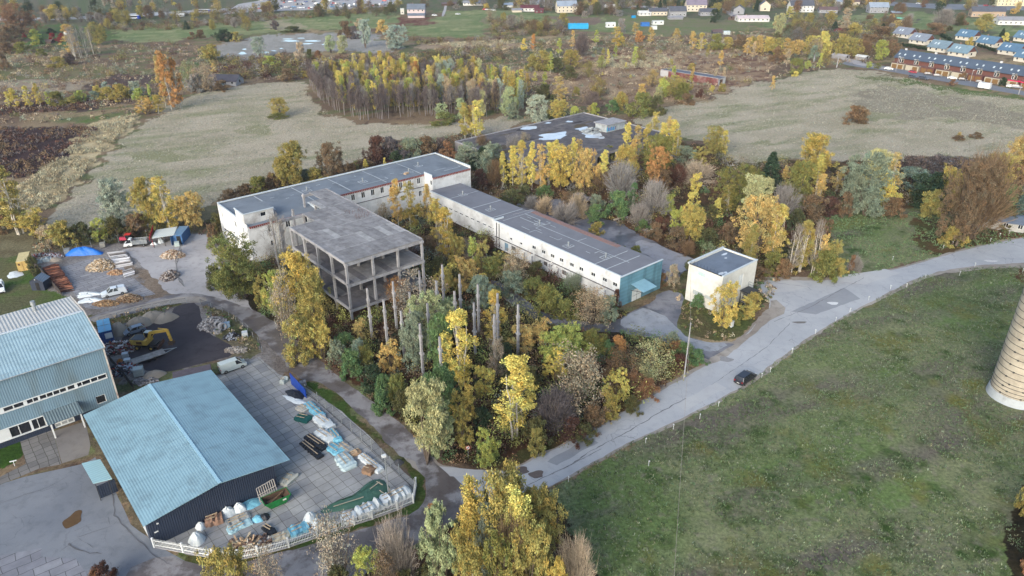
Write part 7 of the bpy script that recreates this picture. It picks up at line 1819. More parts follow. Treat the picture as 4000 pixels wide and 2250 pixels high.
# skip, frames, blue screen
a0, b0 = g(*zD(830, 225)), g(*zD(1000, 150)); rz = math.atan2(b0[1]-a0[1], b0[0]-a0[0]); cx_, cy_ = (a0[0]+b0[0])/2-.85*math.sin(rz), (a0[1]+b0[1])/2+.85*math.cos(rz)
T_ = thing('skip', 'open green waste skip with wood scraps beside the hangar gable', 'skip', (cx_, cy_, .02), rz); GR = M('green_skip_paint', (34, 132, 70), .5, .12, 1., dirt=(60, 70, 50), dscale=1.5)
q = MB()
def skipface(k, m_): 
    B_ = [(-1.1*k, -.75*k, .1+.06*(k < 1)), (1.1*k, -.75*k, .1+.06*(k < 1)), (1.1*k, .75*k, .1+.06*(k < 1)), (-1.1*k, .75*k, .1+.06*(k < 1))]; T2 = [(-1.9*k, -.95*k, 1.35), (1.9*k, -.95*k, 1.35), (1.9*k, .95*k, 1.35), (-1.9*k, .95*k, 1.35)]
    fs = [(0, 3, 2, 1), (0, 1, 5, 4), (1, 2, 6, 5), (2, 3, 7, 6), (3, 0, 4, 7)]; q.add(B_+T2, fs if k == 1 else [f[::-1] for f in fs], m_)
skipface(1, 0); skipface(.95, 1)
for s in (-1, 1): q.beam((-1.9, s*.95, 1.35), (1.9, s*.95, 1.35), .09, .1); q.beam((s*1.9, -.95, 1.35), (s*1.9, .95, 1.35), .09, .1)
q.build('tub', [GR, M('rusty_skip_inside', (92, 74, 62), .9, .25, 2.)], T_); q = MB(); q.box(-.2, .1, .3, 2.4, 1.3, .35, .1, 0, .8); q.beam((-1.2, -.3, .7), (1.2, .5, 1.3), .2, .06); q.build('waste', M('wood_waste', (112, 92, 74), .9, .35, 3.), T_); MB().box(.9, -.93, .85, .5, .04, .25).build('sign', PLATE, T_)
a0, b0 = g(*zD(745, 150)), g(*zD(900, 60)); fa = math.atan2(b0[1]-a0[1], b0[0]-a0[0]); T_ = thing('timber_frame', 'white ladder-like timber frame leaning behind the green skip', 'frame', (*a0, .02), fa); L_ = math.dist(a0, b0); q = MB()
for i in range(9): x = L_*i/8; q.beam((x, 0, 0), (x, .55, 2.3), .08, .08)
for z in (.1, 1.2, 2.3): q.beam((0, .24*z, z), (L_, .24*z, z), .07, .09)
q.build('slat_frame', M('primed_timber', (206, 200, 196), .7), T_)
a0, b0 = g(*zE(122, 70)), g(*zE(203, 145)); q = MB(); q.add([(*a0, .05), (*b0, .05), (b0[0], b0[1], 1.9), (a0[0], a0[1], 2.5), (a0[0]-.05, a0[1]-.05, .05), (b0[0]-.05, b0[1]-.05, .05), (b0[0]-.05, b0[1]-.05, 1.9), (a0[0]-.05, a0[1]-.05, 2.5)], BOX3+[]); q.f = [(0, 1, 2, 3), (7, 6, 5, 4), (0, 4, 5, 1), (1, 5, 6, 2), (2, 6, 7, 3), (3, 7, 4, 0)]; q.m = [0]*6; q.c = [None]*6
tag(q.build('screen', tarp('royal_blue_screen', (34, 72, 166))), 'royal blue tarpaulin screen hung at the top end of the wire fence', 'screen')
mound('black_sheet', 'black plastic sheet lying below the blue screen', 'sheet', zE, (145, 125), 2.2, 1.3, .5, TK, 61, -.6); mound('white_sheet', 'white sheet edge lying under the black plastic', 'sheet', zE, (140, 155), 2.6, .7, .22, TW, 62, -.5)
mound('stone_block', 'round dark boulder on the grass verge by the wire fence', 'boulder', zE, (693, 492), .75, .6, .7, M('dark_stone', (84, 86, 92), .9, .2, 3.), 63)
T_ = thing('concrete_block', 'pale concrete block on the verge by the blue screen', 'block', (*g(*zE(183, 72)), .02), .4); MB().box(0, 0, 0, 1.2, .9, .7, 0, 0, .93).build('block', CONC, T_); MB().tube((0, 0, .68), (0, 0, .85), .05).build('lifting_eye', STEEL, T_)
lay(zE, (70, 70), (95, 45), 1.0, .9, 'crate', 'pale grey crate at the slab yard top corner', 'crate', M('pale_crate', (186, 196, 196)))
# log stacks
def logs(name, label, zm, quad, n_, r, cols, layers, h_, seed):
    P_ = [g(*zm(*p)) for p in quad]; nr = np.random.default_rng(seed); cx, cy = P_[0]; q = MB(); e = np.array(P_[1])-np.array(P_[0]); l_ = np.array(P_[3])-np.array(P_[0]); L_ = np.linalg.norm(l_)
    for k in range(layers):
        for i in range(n_):
            t = (i+.5*(k % 2)+nr.normal()*.15)/n_; t = t*(1-.08*k)+.04*k; base = e*t; z = .03+r+k*h_; s = nr.normal()*.04; q.col = tuple(np.array(lin(cols[nr.integers(len(cols))]))*K*(.8+.4*nr.random()))
            a = base-l_*(.03+.05*nr.random()); b_ = base+l_*(1+.06*nr.normal())+e*s; q.tube((*a, z+nr.normal()*.05), (*b_, z+nr.normal()*.06), r*(.7+.5*nr.random()), None, 6)
    o = q.build(name, ATTR, None, (cx, cy, 0)); tag(o, label, 'logs', kind='stuff')
logs('log_stack', 'long stack of reddish-brown logs along the yard fence', zA, ((430, 480), (600, 735), (760, 700), (560, 450)), 44, .12, RDW, 5, .2, 1)
BW = [(206, 206, 206), (176, 174, 172), (226, 226, 226), (120, 116, 114)]
logs('log_stack', 'stack of white birch logs beside the large firewood heap', zB, ((165, 300), (250, 430), (365, 400), (300, 280)), 20, .13, BW, 4, .2, 2); logs('log_stack', 'small white birch log stack at the edge of paved log yard', zB, ((300, 470), (320, 520), (410, 495), (385, 445)), 9, .13, BW, 3, .2, 3)
# pipes, rings, tanks
for i, (x, y, up__, lab) in enumerate(((1030, 203, 1, 'concrete well ring lying flat beside the rubble heap'), (1030, 160, 0, 'left of two upright concrete rings leaning by the rubble'), (1060, 178, 0, 'right of two upright concrete rings leaning by the rubble'))):
    X, Y = g(*zC(x, y)); q = MB(); n_ = 18; R0, R1, hh = .8, .6, .8
    V = [(r*math.cos(2*math.pi*j/n_), r*math.sin(2*math.pi*j/n_), z) for z in (0, hh) for r in (R0, R1) for j in range(n_)]
    F_ = []
    for j in range(n_): a = (j+1) % n_; F_ += [(j, a, 2*n_+a, 2*n_+j), (n_+a, n_+j, 3*n_+j, 3*n_+a), (2*n_+j, 2*n_+a, 3*n_+a, 3*n_+j), (a, j, n_+j, n_+a)]
    q.add(V, F_); o = q.build('concrete_ring', CONC, None, (X, Y, .02 if up__ else .8)); tag(o, lab, 'concrete ring')
    if not up__: o.rotation_euler = (math.radians(80), 0, .4+i*.2)
def tank(zm, p, label, s=1., cage=True, col_=(206, 214, 222)):
    X, Y = g(*zm(*p)); T_ = thing('water_tank', label, 'tank', (X, Y, .02), .35); MB().box(0, 0, .15, 1.1*s, 1.0*s, .95*s, 0, 0, .97).build('tank', M('plastic_tank_%d' % col_[0], col_, .5, .06, 2.), T_); q = MB()
    for z in (.12, .5, .85, 1.12): 
        for a, b_ in (((-.56, -.51), (.56, -.51)), ((.56, -.51), (.56, .51)), ((-.56, .51), (.56, .51)), ((-.56, -.51), (-.56, .51))): q.tube((a[0]*s, a[1]*s, z*s), (b_[0]*s, b_[1]*s, z*s), .02, n=4)
    q.build('cage', GALV, T_)
tank(zC, (308, 455), 'white caged water tank in the scrap corner, in front of the excavator trailer'); tank(zC, (290, 405), 'white caged tank behind the first one in the scrap corner', .95, col_=(196, 204, 214)); tank(zC, (400, 545), 'large pale crate tank at the foot of the scrap corner', 1.5, col_=(186, 196, 196)); tank(zC, (1103, 165), 'light blue tank at the right of the rubble heap', 1.1, col_=(130, 156, 184)); tank(zC, (1245, 235), 'cream plastic tank among weeds by the road fence', 1.0, col_=(206, 204, 186)); tank(zB, (780, 232), 'pale tank in front of the open blue container', 1.1, col_=(190, 206, 206)); tank(zB, (120, 240), 'pale grey stone pallet right of the blue tarpaulin', 1.1, col_=(164, 160, 152)); tank(zA, (680, 335), 'grey caged crate left of the blue tarpaulin', 1.2, col_=(140, 146, 152))
mound('bulk_bag', 'white bulk bag under the white lean-to roof', 'bag', zB, (635, 200), .8, .8, 1.3, TW, 71); mound('bulk_bag', 'lower white bags beside the lean-to roof left post', 'bag', zB, (575, 215), 1.0, .7, .6, TW, 72); mound('orange_machine', 'rust-orange machine casing in the scrap corner', 'machine', zC, (245, 445), .7, .7, .8, M('rust_orange', (176, 110, 40), .6, .3, 2.), 73)
lay(zA, (370, 425), (520, 395), 1.7, .9, 'crate', 'grey sectioned crate row at the head of red log stack', 'crate', M('grey_crate', (166, 178, 186)))
# ---------------------------------------------------------------- fences
def fence(name, label, pts, post_h, step, kind_, cat='fence', rails=2, world=False):
    P_ = pts if world else [g(*p) for p in pts]; T_ = thing(name, label, cat, (*P_[0], 0.02)); x00, y00 = P_[0]; F_ = MB(); d0 = 0; npst = 0
    for (x0, y0), (x1, y1) in zip(P_, P_[1:]):
        L_ = math.dist((x0, y0), (x1, y1)); ux, uy = (x1-x0)/L_, (y1-y0)/L_; rz = math.atan2(uy, ux); n_ = max(1, round(L_/step))
        for i in range(n_+1):
            if i == n_ and (x1, y1) != P_[-1]: continue
            x, y = x0-x00+ux*L_*i/n_, y0-y00+uy*L_*i/n_; q = MB()
            if kind_ == 'picket': q.box(x, y, -.02, .22, .22, post_h+.12, rz); q.box(x, y, post_h+.1, .28, .28, .08, rz, 0, .5)
            else: q.box(x, y, -.02, .09, .09, post_h+.05, rz)
            if npst < 95: q.build('post', FRAMEW if kind_ == 'picket' else (GALV if kind_ == 'wire' else BARK), T_); npst += 1
            if i < n_:
                s = L_/n_; xa, ya = x, y; xb, yb = x+ux*s, y+uy*s
                if kind_ == 'picket':
                    for z in (.45, 1.25): F_.beam((xa, ya, z), (xb, yb, z), .05, .09)
                    m_ = int(s/.2)
                    for k in range(1, m_): F_.box(xa+ux*s*k/m_, ya+uy*s*k/m_, .2, .05, .03, post_h-.2, rz)
                elif kind_ == 'wire':
                    for z in (.05, post_h): F_.beam((xa, ya, z), (xb, yb, z), .04, .04)
                    m_ = int(s/.28)
                    for k in range(m_): F_.beam((xa+ux*s*k/m_, ya+uy*s*k/m_, .05), (xa+ux*s*(k+1)/m_, ya+uy*s*(k+1)/m_, post_h), .008, .012); F_.beam((xa+ux*s*k/m_, ya+uy*s*k/m_, post_h), (xa+ux*s*(k+1)/m_, ya+uy*s*(k+1)/m_, .05), .008, .012)
                else: F_.beam((xa, ya, post_h*.55), (xb, yb, post_h*.55), .03, post_h*.9)
    F_.build({'picket': 'picket_panel', 'wire': 'wire_mesh'}.get(kind_, 'board_panel'), FRAMEW if kind_ == 'picket' else (STEEL if kind_ == 'wire' else M('dark_boards', (74, 70, 72), .9, .2, 2.)), T_)
    if kind_ == 'picket':
        q = MB()
        for (x0, y0), (x1, y1) in zip(P_, P_[1:]): q.beam((x0-x00, y0-y00, .1), (x1-x00, y1-y00, .06), .2, .16)
        q.build('plinth', CONC, T_)
    return T_
fence('picket_fence', 'white picket fence curving round the front of the slab yard', [(389, 1377), (462, 1390), (538, 1404), (600, 1408), (650, 1398), (727, 1377), (798, 1352), (845, 1335), (937, 1306), (1000, 1283), (1040, 1265), (1047, 1224)], 1.6, 3., 'picket')
fence('wire_fence', 'tall wire mesh fence between slab yard and left road', [(771, 992), (800, 1012), (860, 1065), (910, 1108), (962, 1155), (1005, 1195), (1043, 1232)], 2.1, 3., 'wire')
fence('yard_fence', 'wire fence behind the log yard below the hedge', [zA(315, 480) and (82, 668), (128, 640), (195, 628), (300, 612), (330, 600), (445, 580)], 1.7, 3.4, 'wire')
fence('board_fence', 'dark board fence between log stack and black shed', [(82, 672), (98, 680), (155, 745)], 1.5, 2.4, 'board')
fence('board_fence', 'dark fence between metal building and scrap corner', [zC(165, 430), zC(360, 665)], 1.4, 2.4, 'board')
fence('barrier_fence', 'low wire fence along the access track by the cinder yard', [(505, 765), (560, 785), (612, 822), (650, 862), (660, 885)], 1.2, 3., 'wire')
fence('barrier_fence', 'low wire fence posts on the near side of the access track', [(250, 812), (340, 786), (430, 766), (470, 762)], 1.1, 3., 'wire')
fence('mesh_fence', 'temporary mesh fence panels across the sandy yard', [zB(820, 260), zB(770, 400), zB(795, 545), zB(840, 590)], 1.4, 2.6, 'wire')
# ---------------------------------------------------------------- poles, signs, small road furniture
X, Y = g(*T(2, 2, 1727, 930)); hp = hgt(*T(2, 2, 1727, 930), T(2, 2, 1775, 352)[1]); T_ = thing('utility_pole', 'slender concrete utility pole at the road edge near the junction', 'pole', (X, Y, 0)); MB().tube((0, 0, -.1), (.0, 0, hp), .14, .09, 8).build('shaft', CONC, T_)
q = MB(); q.beam((-.5, 0, hp-.4), (.5, 0, hp-.4), .08, .1); q.build('crossarm', STEEL, T_)
def cable(p, q_, sag, r, label, n_=24):
    m_ = MB(); P0, P1 = np.array(p), np.array(q_); pts = [P0+(P1-P0)*t-np.array([0, 0, sag*4*t*(1-t)]) for t in np.linspace(0, 1, n_+1)]
    for a, b_ in zip(pts, pts[1:]): m_.tube(a-P0, b_-P0, r, n=5, cap=False)
    o = m_.build('overhead_cable', M('pale_cable', (176, 166, 156), .7), None, tuple(P0)); tag(o, label, 'cable'); return o
ex_, ey_ = g(1694, 1460, 8.2); d_ = (ex_-X, ey_-Y); cable((X, Y, hp-.35), (X+d_[0]*1.5, Y+d_[1]*1.5, 9.), .8, .022, 'pale overhead cable running from the utility pole across the big meadow'); c1, c2 = S(65.2, 99.8); cable((X, Y, hp-.35), (c1, c2, 8.2), .6, .022, 'pale cable from the utility pole to the cream cube building')
ex2, ey2 = X+d_[0]*1.5, Y+d_[1]*1.5; T_ = thing('utility_pole', 'utility pole standing at the far end of the meadow cable', 'pole', (ex2, ey2, 0)); MB().tube((0, 0, -.1), (0, 0, 9.3), .19, .12, 8).build('shaft', CONC, T_)
X, Y = g(*zE(640, 668)); hl = hgt(*zE(640, 668), zE(617, 455)[1]); T_ = thing('lamp_mast', 'slim grey lamp mast with floodlight on the slab yard corner', 'lamp', (X, Y, 0)); MB().tube((0, 0, 0), (0, 0, hl), .1, .06, 8).build('mast', GALV, T_); MB().box(-.1, -.1, hl, .6, .4, .35, .5).build('lamp_head', FRAMEW, T_)
X, Y = g(*T(1, 3, 2130, 262)); hs = hgt(*T(1, 3, 2130, 262), T(1, 3, 2130, 160)[1]); T_ = thing('road_sign', 'round road sign on a thin post in front of the pale olive willow', 'sign', (X, Y, 0), math.radians(12)); MB().tube((0, 0, 0), (0, 0, hs+.3), .04, n=6).build('post', GALV, T_)
q = MB(); q.tube((0, -.04, hs), (0, -.07, hs), .36, n=20); sg = q.build('sign_plate', M('sign_red', (196, 60, 56), .4), T_); MB().tube((0, -.07, hs), (0, -.085, hs), .28, n=20).build('sign_face', M('sign_white', (226, 228, 230), .4), sg); q = MB(); q.beam((-.2, -.1, hs-.1), (.2, -.1, hs+.1), .02, .14); q.build('sign_bar', M('sign_black', (40, 40, 44), .5), sg)
mk = None
spots = [(t22(1657, 935+0), ), ]
pm = [T(2, 2, 2075, 1195), T(2, 2, 1888, 1320), T(2, 2, 1622, 1425), T(2, 3, 1340, 115), T(2, 3, 567, 505), T(2, 2, 2512, 905), T(3, 2, 22, 850), T(3, 2, 240, 655), T(3, 2, 475, 465), T(3, 2, 680, 340), T(3, 2, 822, 245), T(3, 2, 1010, 125), T(3, 2, 1230, 15), T(3, 1, 1392, 1446), T(3, 1, 1580, 1355), T(3, 1, 1925, 1325), T(3, 1, 2080, 1235), T(3, 1, 2562, 1290), T(3, 1, 1253, 1170), T(3, 1, 1760, 1055), T(3, 1, 1855, 1020), T(3, 1, 2235, 985), T(3, 1, 2330, 935), T(3, 1, 2423, 910), T(2, 3, 1370, 345)]
for i, (x, y) in enumerate(pm):
    X, Y = g(x, y)
    if mk is None:
        mk = thing('marker_post', '', 'marker', (X, Y, 0)); MB().box(0, 0, 0, .06, .06, .9).build('post', FRAMEW, mk); q = MB(); q.box(0.05, 0, .9, .26, .14, .1, .3); q.build('cap', FRAMEW, mk); o = mk
    else: o = dup(mk, (X, Y, 0), rnd.uniform(0, 3))
    tag(o, 'small white marker post standing in the grass along the main road', 'marker', 'white marker posts along the road')
for p, h_, lab in ((T(2, 2, 2190, 380), 1.5, 'narrow pale electrical cabinet in front of the golden shrub tree'), (T(2, 2, 2210, 392), 1.25, 'wider pale electrical cabinet beside the narrow one')):
    X, Y = g(*p); T_ = thing('cabinet', lab, 'cabinet', (X, Y, 0), YAW); MB().box(0, 0, 0, .5 if h_ > 1.4 else .8, .35, h_).build('box', FRAMEW, T_); MB().box(0, 0, h_, .6 if h_ > 1.4 else .9, .45, .06).build('lid', PARA, T_)
X, Y = g(*T(0, 3, 150, 345)); T_ = thing('lawn_sign', 'small white T-shaped sign on the lawn by the metal building', 'sign', (X, Y, 0), .4); MB().tube((0, 0, 0), (0, 0, .9), .05).build('post', FRAMEW, T_); MB().box(0, 0, .9, .9, .1, .14).build('board', FRAMEW, T_)
# manholes, puddles and stains on the big road
for i, (p, w_, h_, c, nm) in enumerate(((T(3, 2, 655, 158), 1.1, .8, (226, 228, 232), 'road_puddle'), (T(3, 1, 2240, 1180), 1.5, .7, (206, 206, 210), 'road_puddle'), (T(2, 2, 2150, 720), 1.3, .9, (150, 150, 154), 'patch'), (T(0, 3, 735, 880), 1.1, 1.5, (98, 76, 52), 'leaf_patch'), (T(2, 3, 95, 390), 1.2, .8, (100, 92, 92), 'patch'), (T(2, 3, 250, 430), 1.1, .9, (110, 100, 98), 'patch'), (T(3, 2, 320, 350), 1.4, .5, (120, 116, 116), 'patch'), (T(1, 3, 1520, 130), .0, .0, (0, 0, 0), ''))):
    if not nm: continue
    X, Y = g(*p); P_ = [(X+w_*math.cos(t)*(1+.25*math.sin(3*t+i)), Y+h_*math.sin(t)*(1+.2*math.cos(2*t+i))) for t in np.linspace(0, 6.283, 20)[:-1]]; sheet(nm, P_, .03+.001*i, M('road_%s_%d' % (nm, i), c, .4 if 'puddle' in nm else .9, .12, 2.), 0, 1, 0, world=True)
# ---------------------------------------------------------------- houses far off
def cm(c, pre='paint', **k): return M('%s_%d_%d_%d' % (pre, *c), c, k.get('r', .85), .1, .7, dirt=k.get('dirt'), dscale=.3)
BRK = (110, 74, 68)
def gable(name, label, X, Y, rz, L_, D_, hw, hr, wc, rc, over=.4, win=(), chim=1, cat='house', gwc=None, group=None, pitchmat=None, front=True):
    T_ = thing(name, label, cat, (X, Y, 0), rz, group); q = MB(); a, b_ = L_/2, D_/2
    q.box(0, 0, -.1, L_, D_, hw+.1)
    for s in (-1, 1): q.add([(s*a, -b_, hw), (s*a, b_, hw), (s*a, 0, hr-.08)], [(0, 1, 2)], 1)
    q.build('wall', [cm(wc), cm(gwc or wc)], T_)
    q = MB(); o = over; k = (hr-hw)/b_*o
    V = [(-a-o, -b_-o, hw-k), (a+o, -b_-o, hw-k), (a+o, 0, hr), (-a-o, 0, hr), (-a-o, b_+o, hw-k), (a+o, b_+o, hw-k)]; V += [(x, y, z-.15) for x, y, z in V]
    q.add(V, [(0, 1, 2, 3), (3, 2, 5, 4), (7, 6, 9, 8), (8, 9, 10, 11), (0, 6, 7, 1), (5, 11, 10, 4), (1, 7, 8, 2), (2, 8, 11, 5), (3, 9, 6, 0), (4, 10, 9, 3)]); r_ = q.build('roof', cm(rc, 'roofing', r=.6, dirt=tuple(int(v*.8) for v in rc)), T_)
    for i in range(chim): MB().box(-a*.4+i*a*.9, .3, hr-.9, .6, .6, 1.7).build('chimney', cm((150, 120, 110)), r_)
    nw = max(1, int(L_/3.2))
    for st in range(2 if hw > 4.6 else 1):
        for i in range(nw):
            x = -a+L_*(i+.5)/nw; z = 1+st*2.8
            if z+1.4 > hw: continue
            q = MB(); q.box(x, -b_-.03, z, 1.2, .1, 1.35); w_ = q.build('window', FRAMEW, T_); q = MB(); q.box(x-.27, -b_-.09, z+.12, .46, .03, 1.1); q.box(x+.27, -b_-.09, z+.12, .46, .03, 1.1); q.build('pane', GLASS, w_)
    for s in (-1, 1): q = MB(); q.box(s*(a+.03), 0, 1.1, .1, 1.2, 1.3); q.build('window', GLASS, T_)
    for i, (x, y) in enumerate(win): q = MB(); yy = -y; z = hr+(hw-hr)*(y/b_); sl = (hr-hw)/b_; q.add([(x-.45, yy-.7, z-.7*sl+.1), (x+.45, yy-.7, z-.7*sl+.1), (x+.45, yy+.7, z+.7*sl+.1), (x-.45, yy+.7, z+.7*sl+.1), (x-.45, yy-.7, z-.7*sl-.1), (x+.45, yy-.7, z-.7*sl-.1), (x+.45, yy+.7, z+.7*sl-.1), (x-.45, yy+.7, z+.7*sl-.1)], [(0, 1, 2, 3), (0, 4, 5, 1), (1, 5, 6, 2), (2, 6, 7, 3), (3, 7, 4, 0)]); q.build('skylight', M('skylight_glass', (206, 220, 232), .15, .05, 1., spec=.8), r_)
    return T_
HL = '''1047 40 7 44 9 0 p m pale pinkish two-storey house with blue-grey roof beside the green pasture
1047 45 30 42 5 0 p m low pale front wing of the pinkish house beside the pasture
1192 14 -1 54 12 0 w g long pale grey roofed barn at the top edge
1128 14 3 36 9 10 b n brown-roofed shed right of the leafy lane at the top
1274 19 5 30 9 10 w s blue-grey roofed house at the top behind white tents
1300 31 18 24 8 5 c g cream shed beside the maroon roofed house
1333 29 10 46 9 0 w r long house with dark maroon roof
1352 18 -2 36 9 0 w s white house with pale blue roof behind the maroon roof
1356 33 17 22 7 0 r r small maroon shed at the field edge
1425 32 -1 50 10 8 c s tall cream house with pale blue roof above ploughed strip
1530 19 8 34 8 0 w w long low white-roofed hall behind bare trees
1622 40 24 30 8 4 w w low white annexe beside the grey-roofed cream house
1655 39 17 46 8 4 c k long cream house with dark grey roof
1706 42 13 40 9 0 g k blue-grey roofed house behind grey sheds
1700 49 39 36 6 2 g g long grey garden shed with pale roof
1752 29 -4 50 10 0 c v two-storey cream house with violet-grey roof
1782 40 18 40 8 0 g k low house with slate roof beside the cream two-storey house
1862 36 10 26 9 70 g k grey gabled house near the village lane
1845 50 36 18 6 60 b n small brown gabled barn by the village lane
1896 55 36 78 11 0 w w long white building with pale pink roof and small windows
1926 28 -2 24 9 80 c k cream gable house behind the long white building
2017 31 -2 58 10 0 w k white house with large dark hipped roof
2085 33 14 44 8 -8 g n ruined grey barn with brown roof
2211 33 3 46 9 -5 g s pale blue-grey gabled house among trees
2257 36 27 24 5 -8 b s low dark shed with pale roof
2275 53 44 30 4 -10 w t white and mint-green shed beside dark field
2470 43 14 44 9 -12 d k left half of the tan twin-gabled house
2506 43 14 44 9 -12 d k right half of the tan twin-gabled house
2550 63 39 70 10 -8 w g long white low building with grey roof at right edge
2560 15 -22 100 14 -4 y y big pale yellow building at the upper right corner
2120 12 -4 26 8 0 w s small pale house at the top left of bare trees
2150 14 -6 24 8 0 c n brown-roofed house at the top among trees
122 42 18 26 9 30 w w white gabled house at the upper left behind bare birch
452 42 33 18 5 10 w w small white roofed kiosk beside the highway
118 110 99 22 5 0 b b dark open shed by the red bushes
1806 86 71 24 6 0 k n dark brown shed on the green garden lawn
168 88 81 10 3 0 w w tiny white shed right of the crimson bushes'''
HCOL = dict(p=(206, 190, 194), m=(110, 120, 136), w=(222, 222, 222), g=(150, 152, 160), b=(96, 80, 74), n=(110, 92, 92), c=(214, 204, 188), s=(150, 164, 184), r=(104, 60, 66), k=(92, 96, 108), v=(136, 128, 146), d=(176, 156, 138), t=(120, 200, 176), y=(222, 214, 180))
for ln in HL.split('\n'):
    x, yb, yt, wp, dp, rot, wc, rc, lab = ln.split(None, 8); x, yb, yt, wp, dp, rot = map(float, (x, yb, yt, wp, dp, rot)); L_ = wp/ppm(x, yb); H = max(2.6, hgt(x, yb, yt)-1.2); X, Y = g(x, yb)
    H = min(H, 11); gable('house' if H > 4.5 else 'shed', lab, X, Y+dp/2, math.radians(rot), L_, dp, H*.6, H, HCOL[wc], (214, 200, 206) if 'pink roof' in lab else HCOL[rc], chim=1 if H > 4.5 else 0, cat='house' if H > 4.5 else 'shed')
# terraces at the upper right
zT = lambda x, y: Z(3400, 80, 2.4267, x, y)
A_, B_ = g(*zT(190, 447)), g(*zT(1240, 612)); ra = math.atan2(B_[1]-A_[1], B_[0]-A_[0]); LL = math.dist(A_, B_)*1.42
def onr(x, y, yl=0.):                            # along the row, on its front plane
    P0 = (A_[0]-yl*math.sin(ra), A_[1]+yl*math.cos(ra)); return onp(x, y, P0, ra)
HEV = onr(*zT(760, 415), 2.6)[1]; HEV = min(max(HEV, 5), 7.5); HRD = HEV+3.4; RW = 9.5
T_ = thing('terraced_row', 'long terraced row with slate-blue roof, brick fronts and orange garage doors at upper right', 'building', (*A_, 0), ra)
BRM = M('red_brick_front', (112, 74, 68), .85, .12, 1.2); SLT = mcorr('slate_blue_tiles', (84, 98, 118), 'x', .5, .1, .05, .6, dark=.85)
q = MB(); q.box(LL/2, 2.6+RW/2, 0, LL, RW, HEV); q.add([(0, 2.6, HEV), (0, 2.6+RW, HEV), (0, 2.6+RW/2, HRD-.1)], [(0, 1, 2)]); q.build('wall', BRM, T_)
q = MB(); k = .5; V = [(-k, 2.6-k-.4, HEV-.4), (LL+k, 2.6-k-.4, HEV-.4), (LL+k, 2.6+RW/2, HRD), (-k, 2.6+RW/2, HRD), (-k, 2.6+RW+k, HEV-.3), (LL+k, 2.6+RW+k, HEV-.3)]; q.add(V, [(0, 1, 2, 3), (3, 2, 5, 4)]); q.add([(x, y, z-.2) for x, y, z in V], [(3, 2, 1, 0), (4, 5, 2, 3)]); rf_ = q.build('roof', SLT, T_)
WD = M('orange_wood_door', (128, 98, 60), .7, .1, 3.); CRM = M('cream_render', (186, 178, 162), .8, .06, 1.); sk = M('skylight_glass', (206, 220, 232), .15)
n_ = int(LL/8.4); nb_ = 0
for i in range(n_):
    x = 3.6+i*8.4
    q = MB(); q.box(x, 1.3, 0, 7.2, 2.6, 2.7); q.build('garage_block', BRM if i % 3 == 2 else CRM, T_)
    for dx in (-1.7, 1.7):
        if i % 3 == 1 and dx < 0: continue
        MB().box(x+dx, -.03, .1, 2.7, .1, 2.2).build('garage_door', WD, T_)
    q = MB()
    for j in range(9): q.box(x-3.4+j*.85, .08, 2.75, .08, .08, .95)
    q.beam((x-3.5, .08, 3.7), (x+3.5, .08, 3.7), .08, .08); q.box(x, .06, 2.8, 7., .03, .7); q.build('balcony', M('brown_balcony', (98, 76, 76), .8), T_)
    for dx in (-.7, .7): q = MB(); q.box(x+dx+.6, 2.5, 3.1, 1.1, .3, HEV-3.0); q.box(x+dx+.6, 2.2, HEV-.2, .9, 1.6, .14); q.build('bay_window', CRM if dx > 0 else FRAMEW, T_); MB().box(x+dx+.6, 2.33, 3.3, .7, .06, 1.6).build('pane', GLASS, T_)
    for dx in (-2.4, .8):
        f_ = .45; yy = 2.6-.9+(RW/2+.9)*f_; z = HEV-.4+(HRD-HEV+.4)*f_; sl = (HRD-HEV+.4)/(RW/2+.9); q = MB(); q.add([(x+dx-.4, yy-.55, z-.55*sl+.1), (x+dx+.4, yy-.55, z-.55*sl+.1), (x+dx+.4, yy+.55, z+.55*sl+.1), (x+dx-.4, yy+.55, z+.55*sl+.1)], [(0, 1, 2, 3)]); q.build('skylight', sk, rf_)
    if i % 2 == 0: MB().box(x-1, 2.6+RW/2+.2, HRD-.5, 1.1, .7, 1.3).build('chimney', cm((206, 206, 210)), rf_)
for i, (x, y, c, rc_, lab) in enumerate(((300, 165, 0, (134, 142, 158), 'farthest left of the four houses with grey-blue roofs behind the terrace'), (458, 228, 0, (134, 144, 160), 'second of the four houses with grey-blue roofs behind the terrace'), (640, 300, 0, (124, 146, 162), 'third of the four houses with grey-blue roofs behind the terrace'), (838, 345, 0, (124, 150, 166), 'nearest of the four houses, half hidden by the terrace roof'), (900, 190, 1, (94, 126, 154), 'blue-roofed house farthest back in the right-hand row'), (1100, 255, 1, (94, 126, 154), 'middle blue-roofed house of the right-hand row'), (1315, 330, 1, (90, 122, 152), 'nearest blue-roofed house of the right-hand row'), (1455, 205, 1, (100, 132, 158), 'blue-roofed house cut by the right picture edge'), (1475, 400, 1, (94, 126, 154), 'blue-roofed house at the right edge behind the terrace end'))):
    X, Y = g(*zT(x, y)); X += 4.5*math.sin(-ra)*1; Y += 4.; gable('detached_house', lab, X, Y, ra-.06, 11.5, 10.5, 2.9, 6.6, (214, 208, 196), rc_, .6, ((-2.8, 2.6), (-.8, 2.6)), 1, 'house', BRK, 'houses behind the terraced row')
cl = ['white saloon at the left end of the terrace street', 'red hatchback before the second garages', 'dark estate on the field side of the terrace street', 'black car standing nose to the dry field', 'black car parked left of the dark entrance awning', 'grey car parked before the terrace garages', 'white car beside the blue conifer', 'black car right of the white one before the terrace', 'dark car before the garages with balcony', 'white car under the pink awning', 'grey car under the pink awning edge']
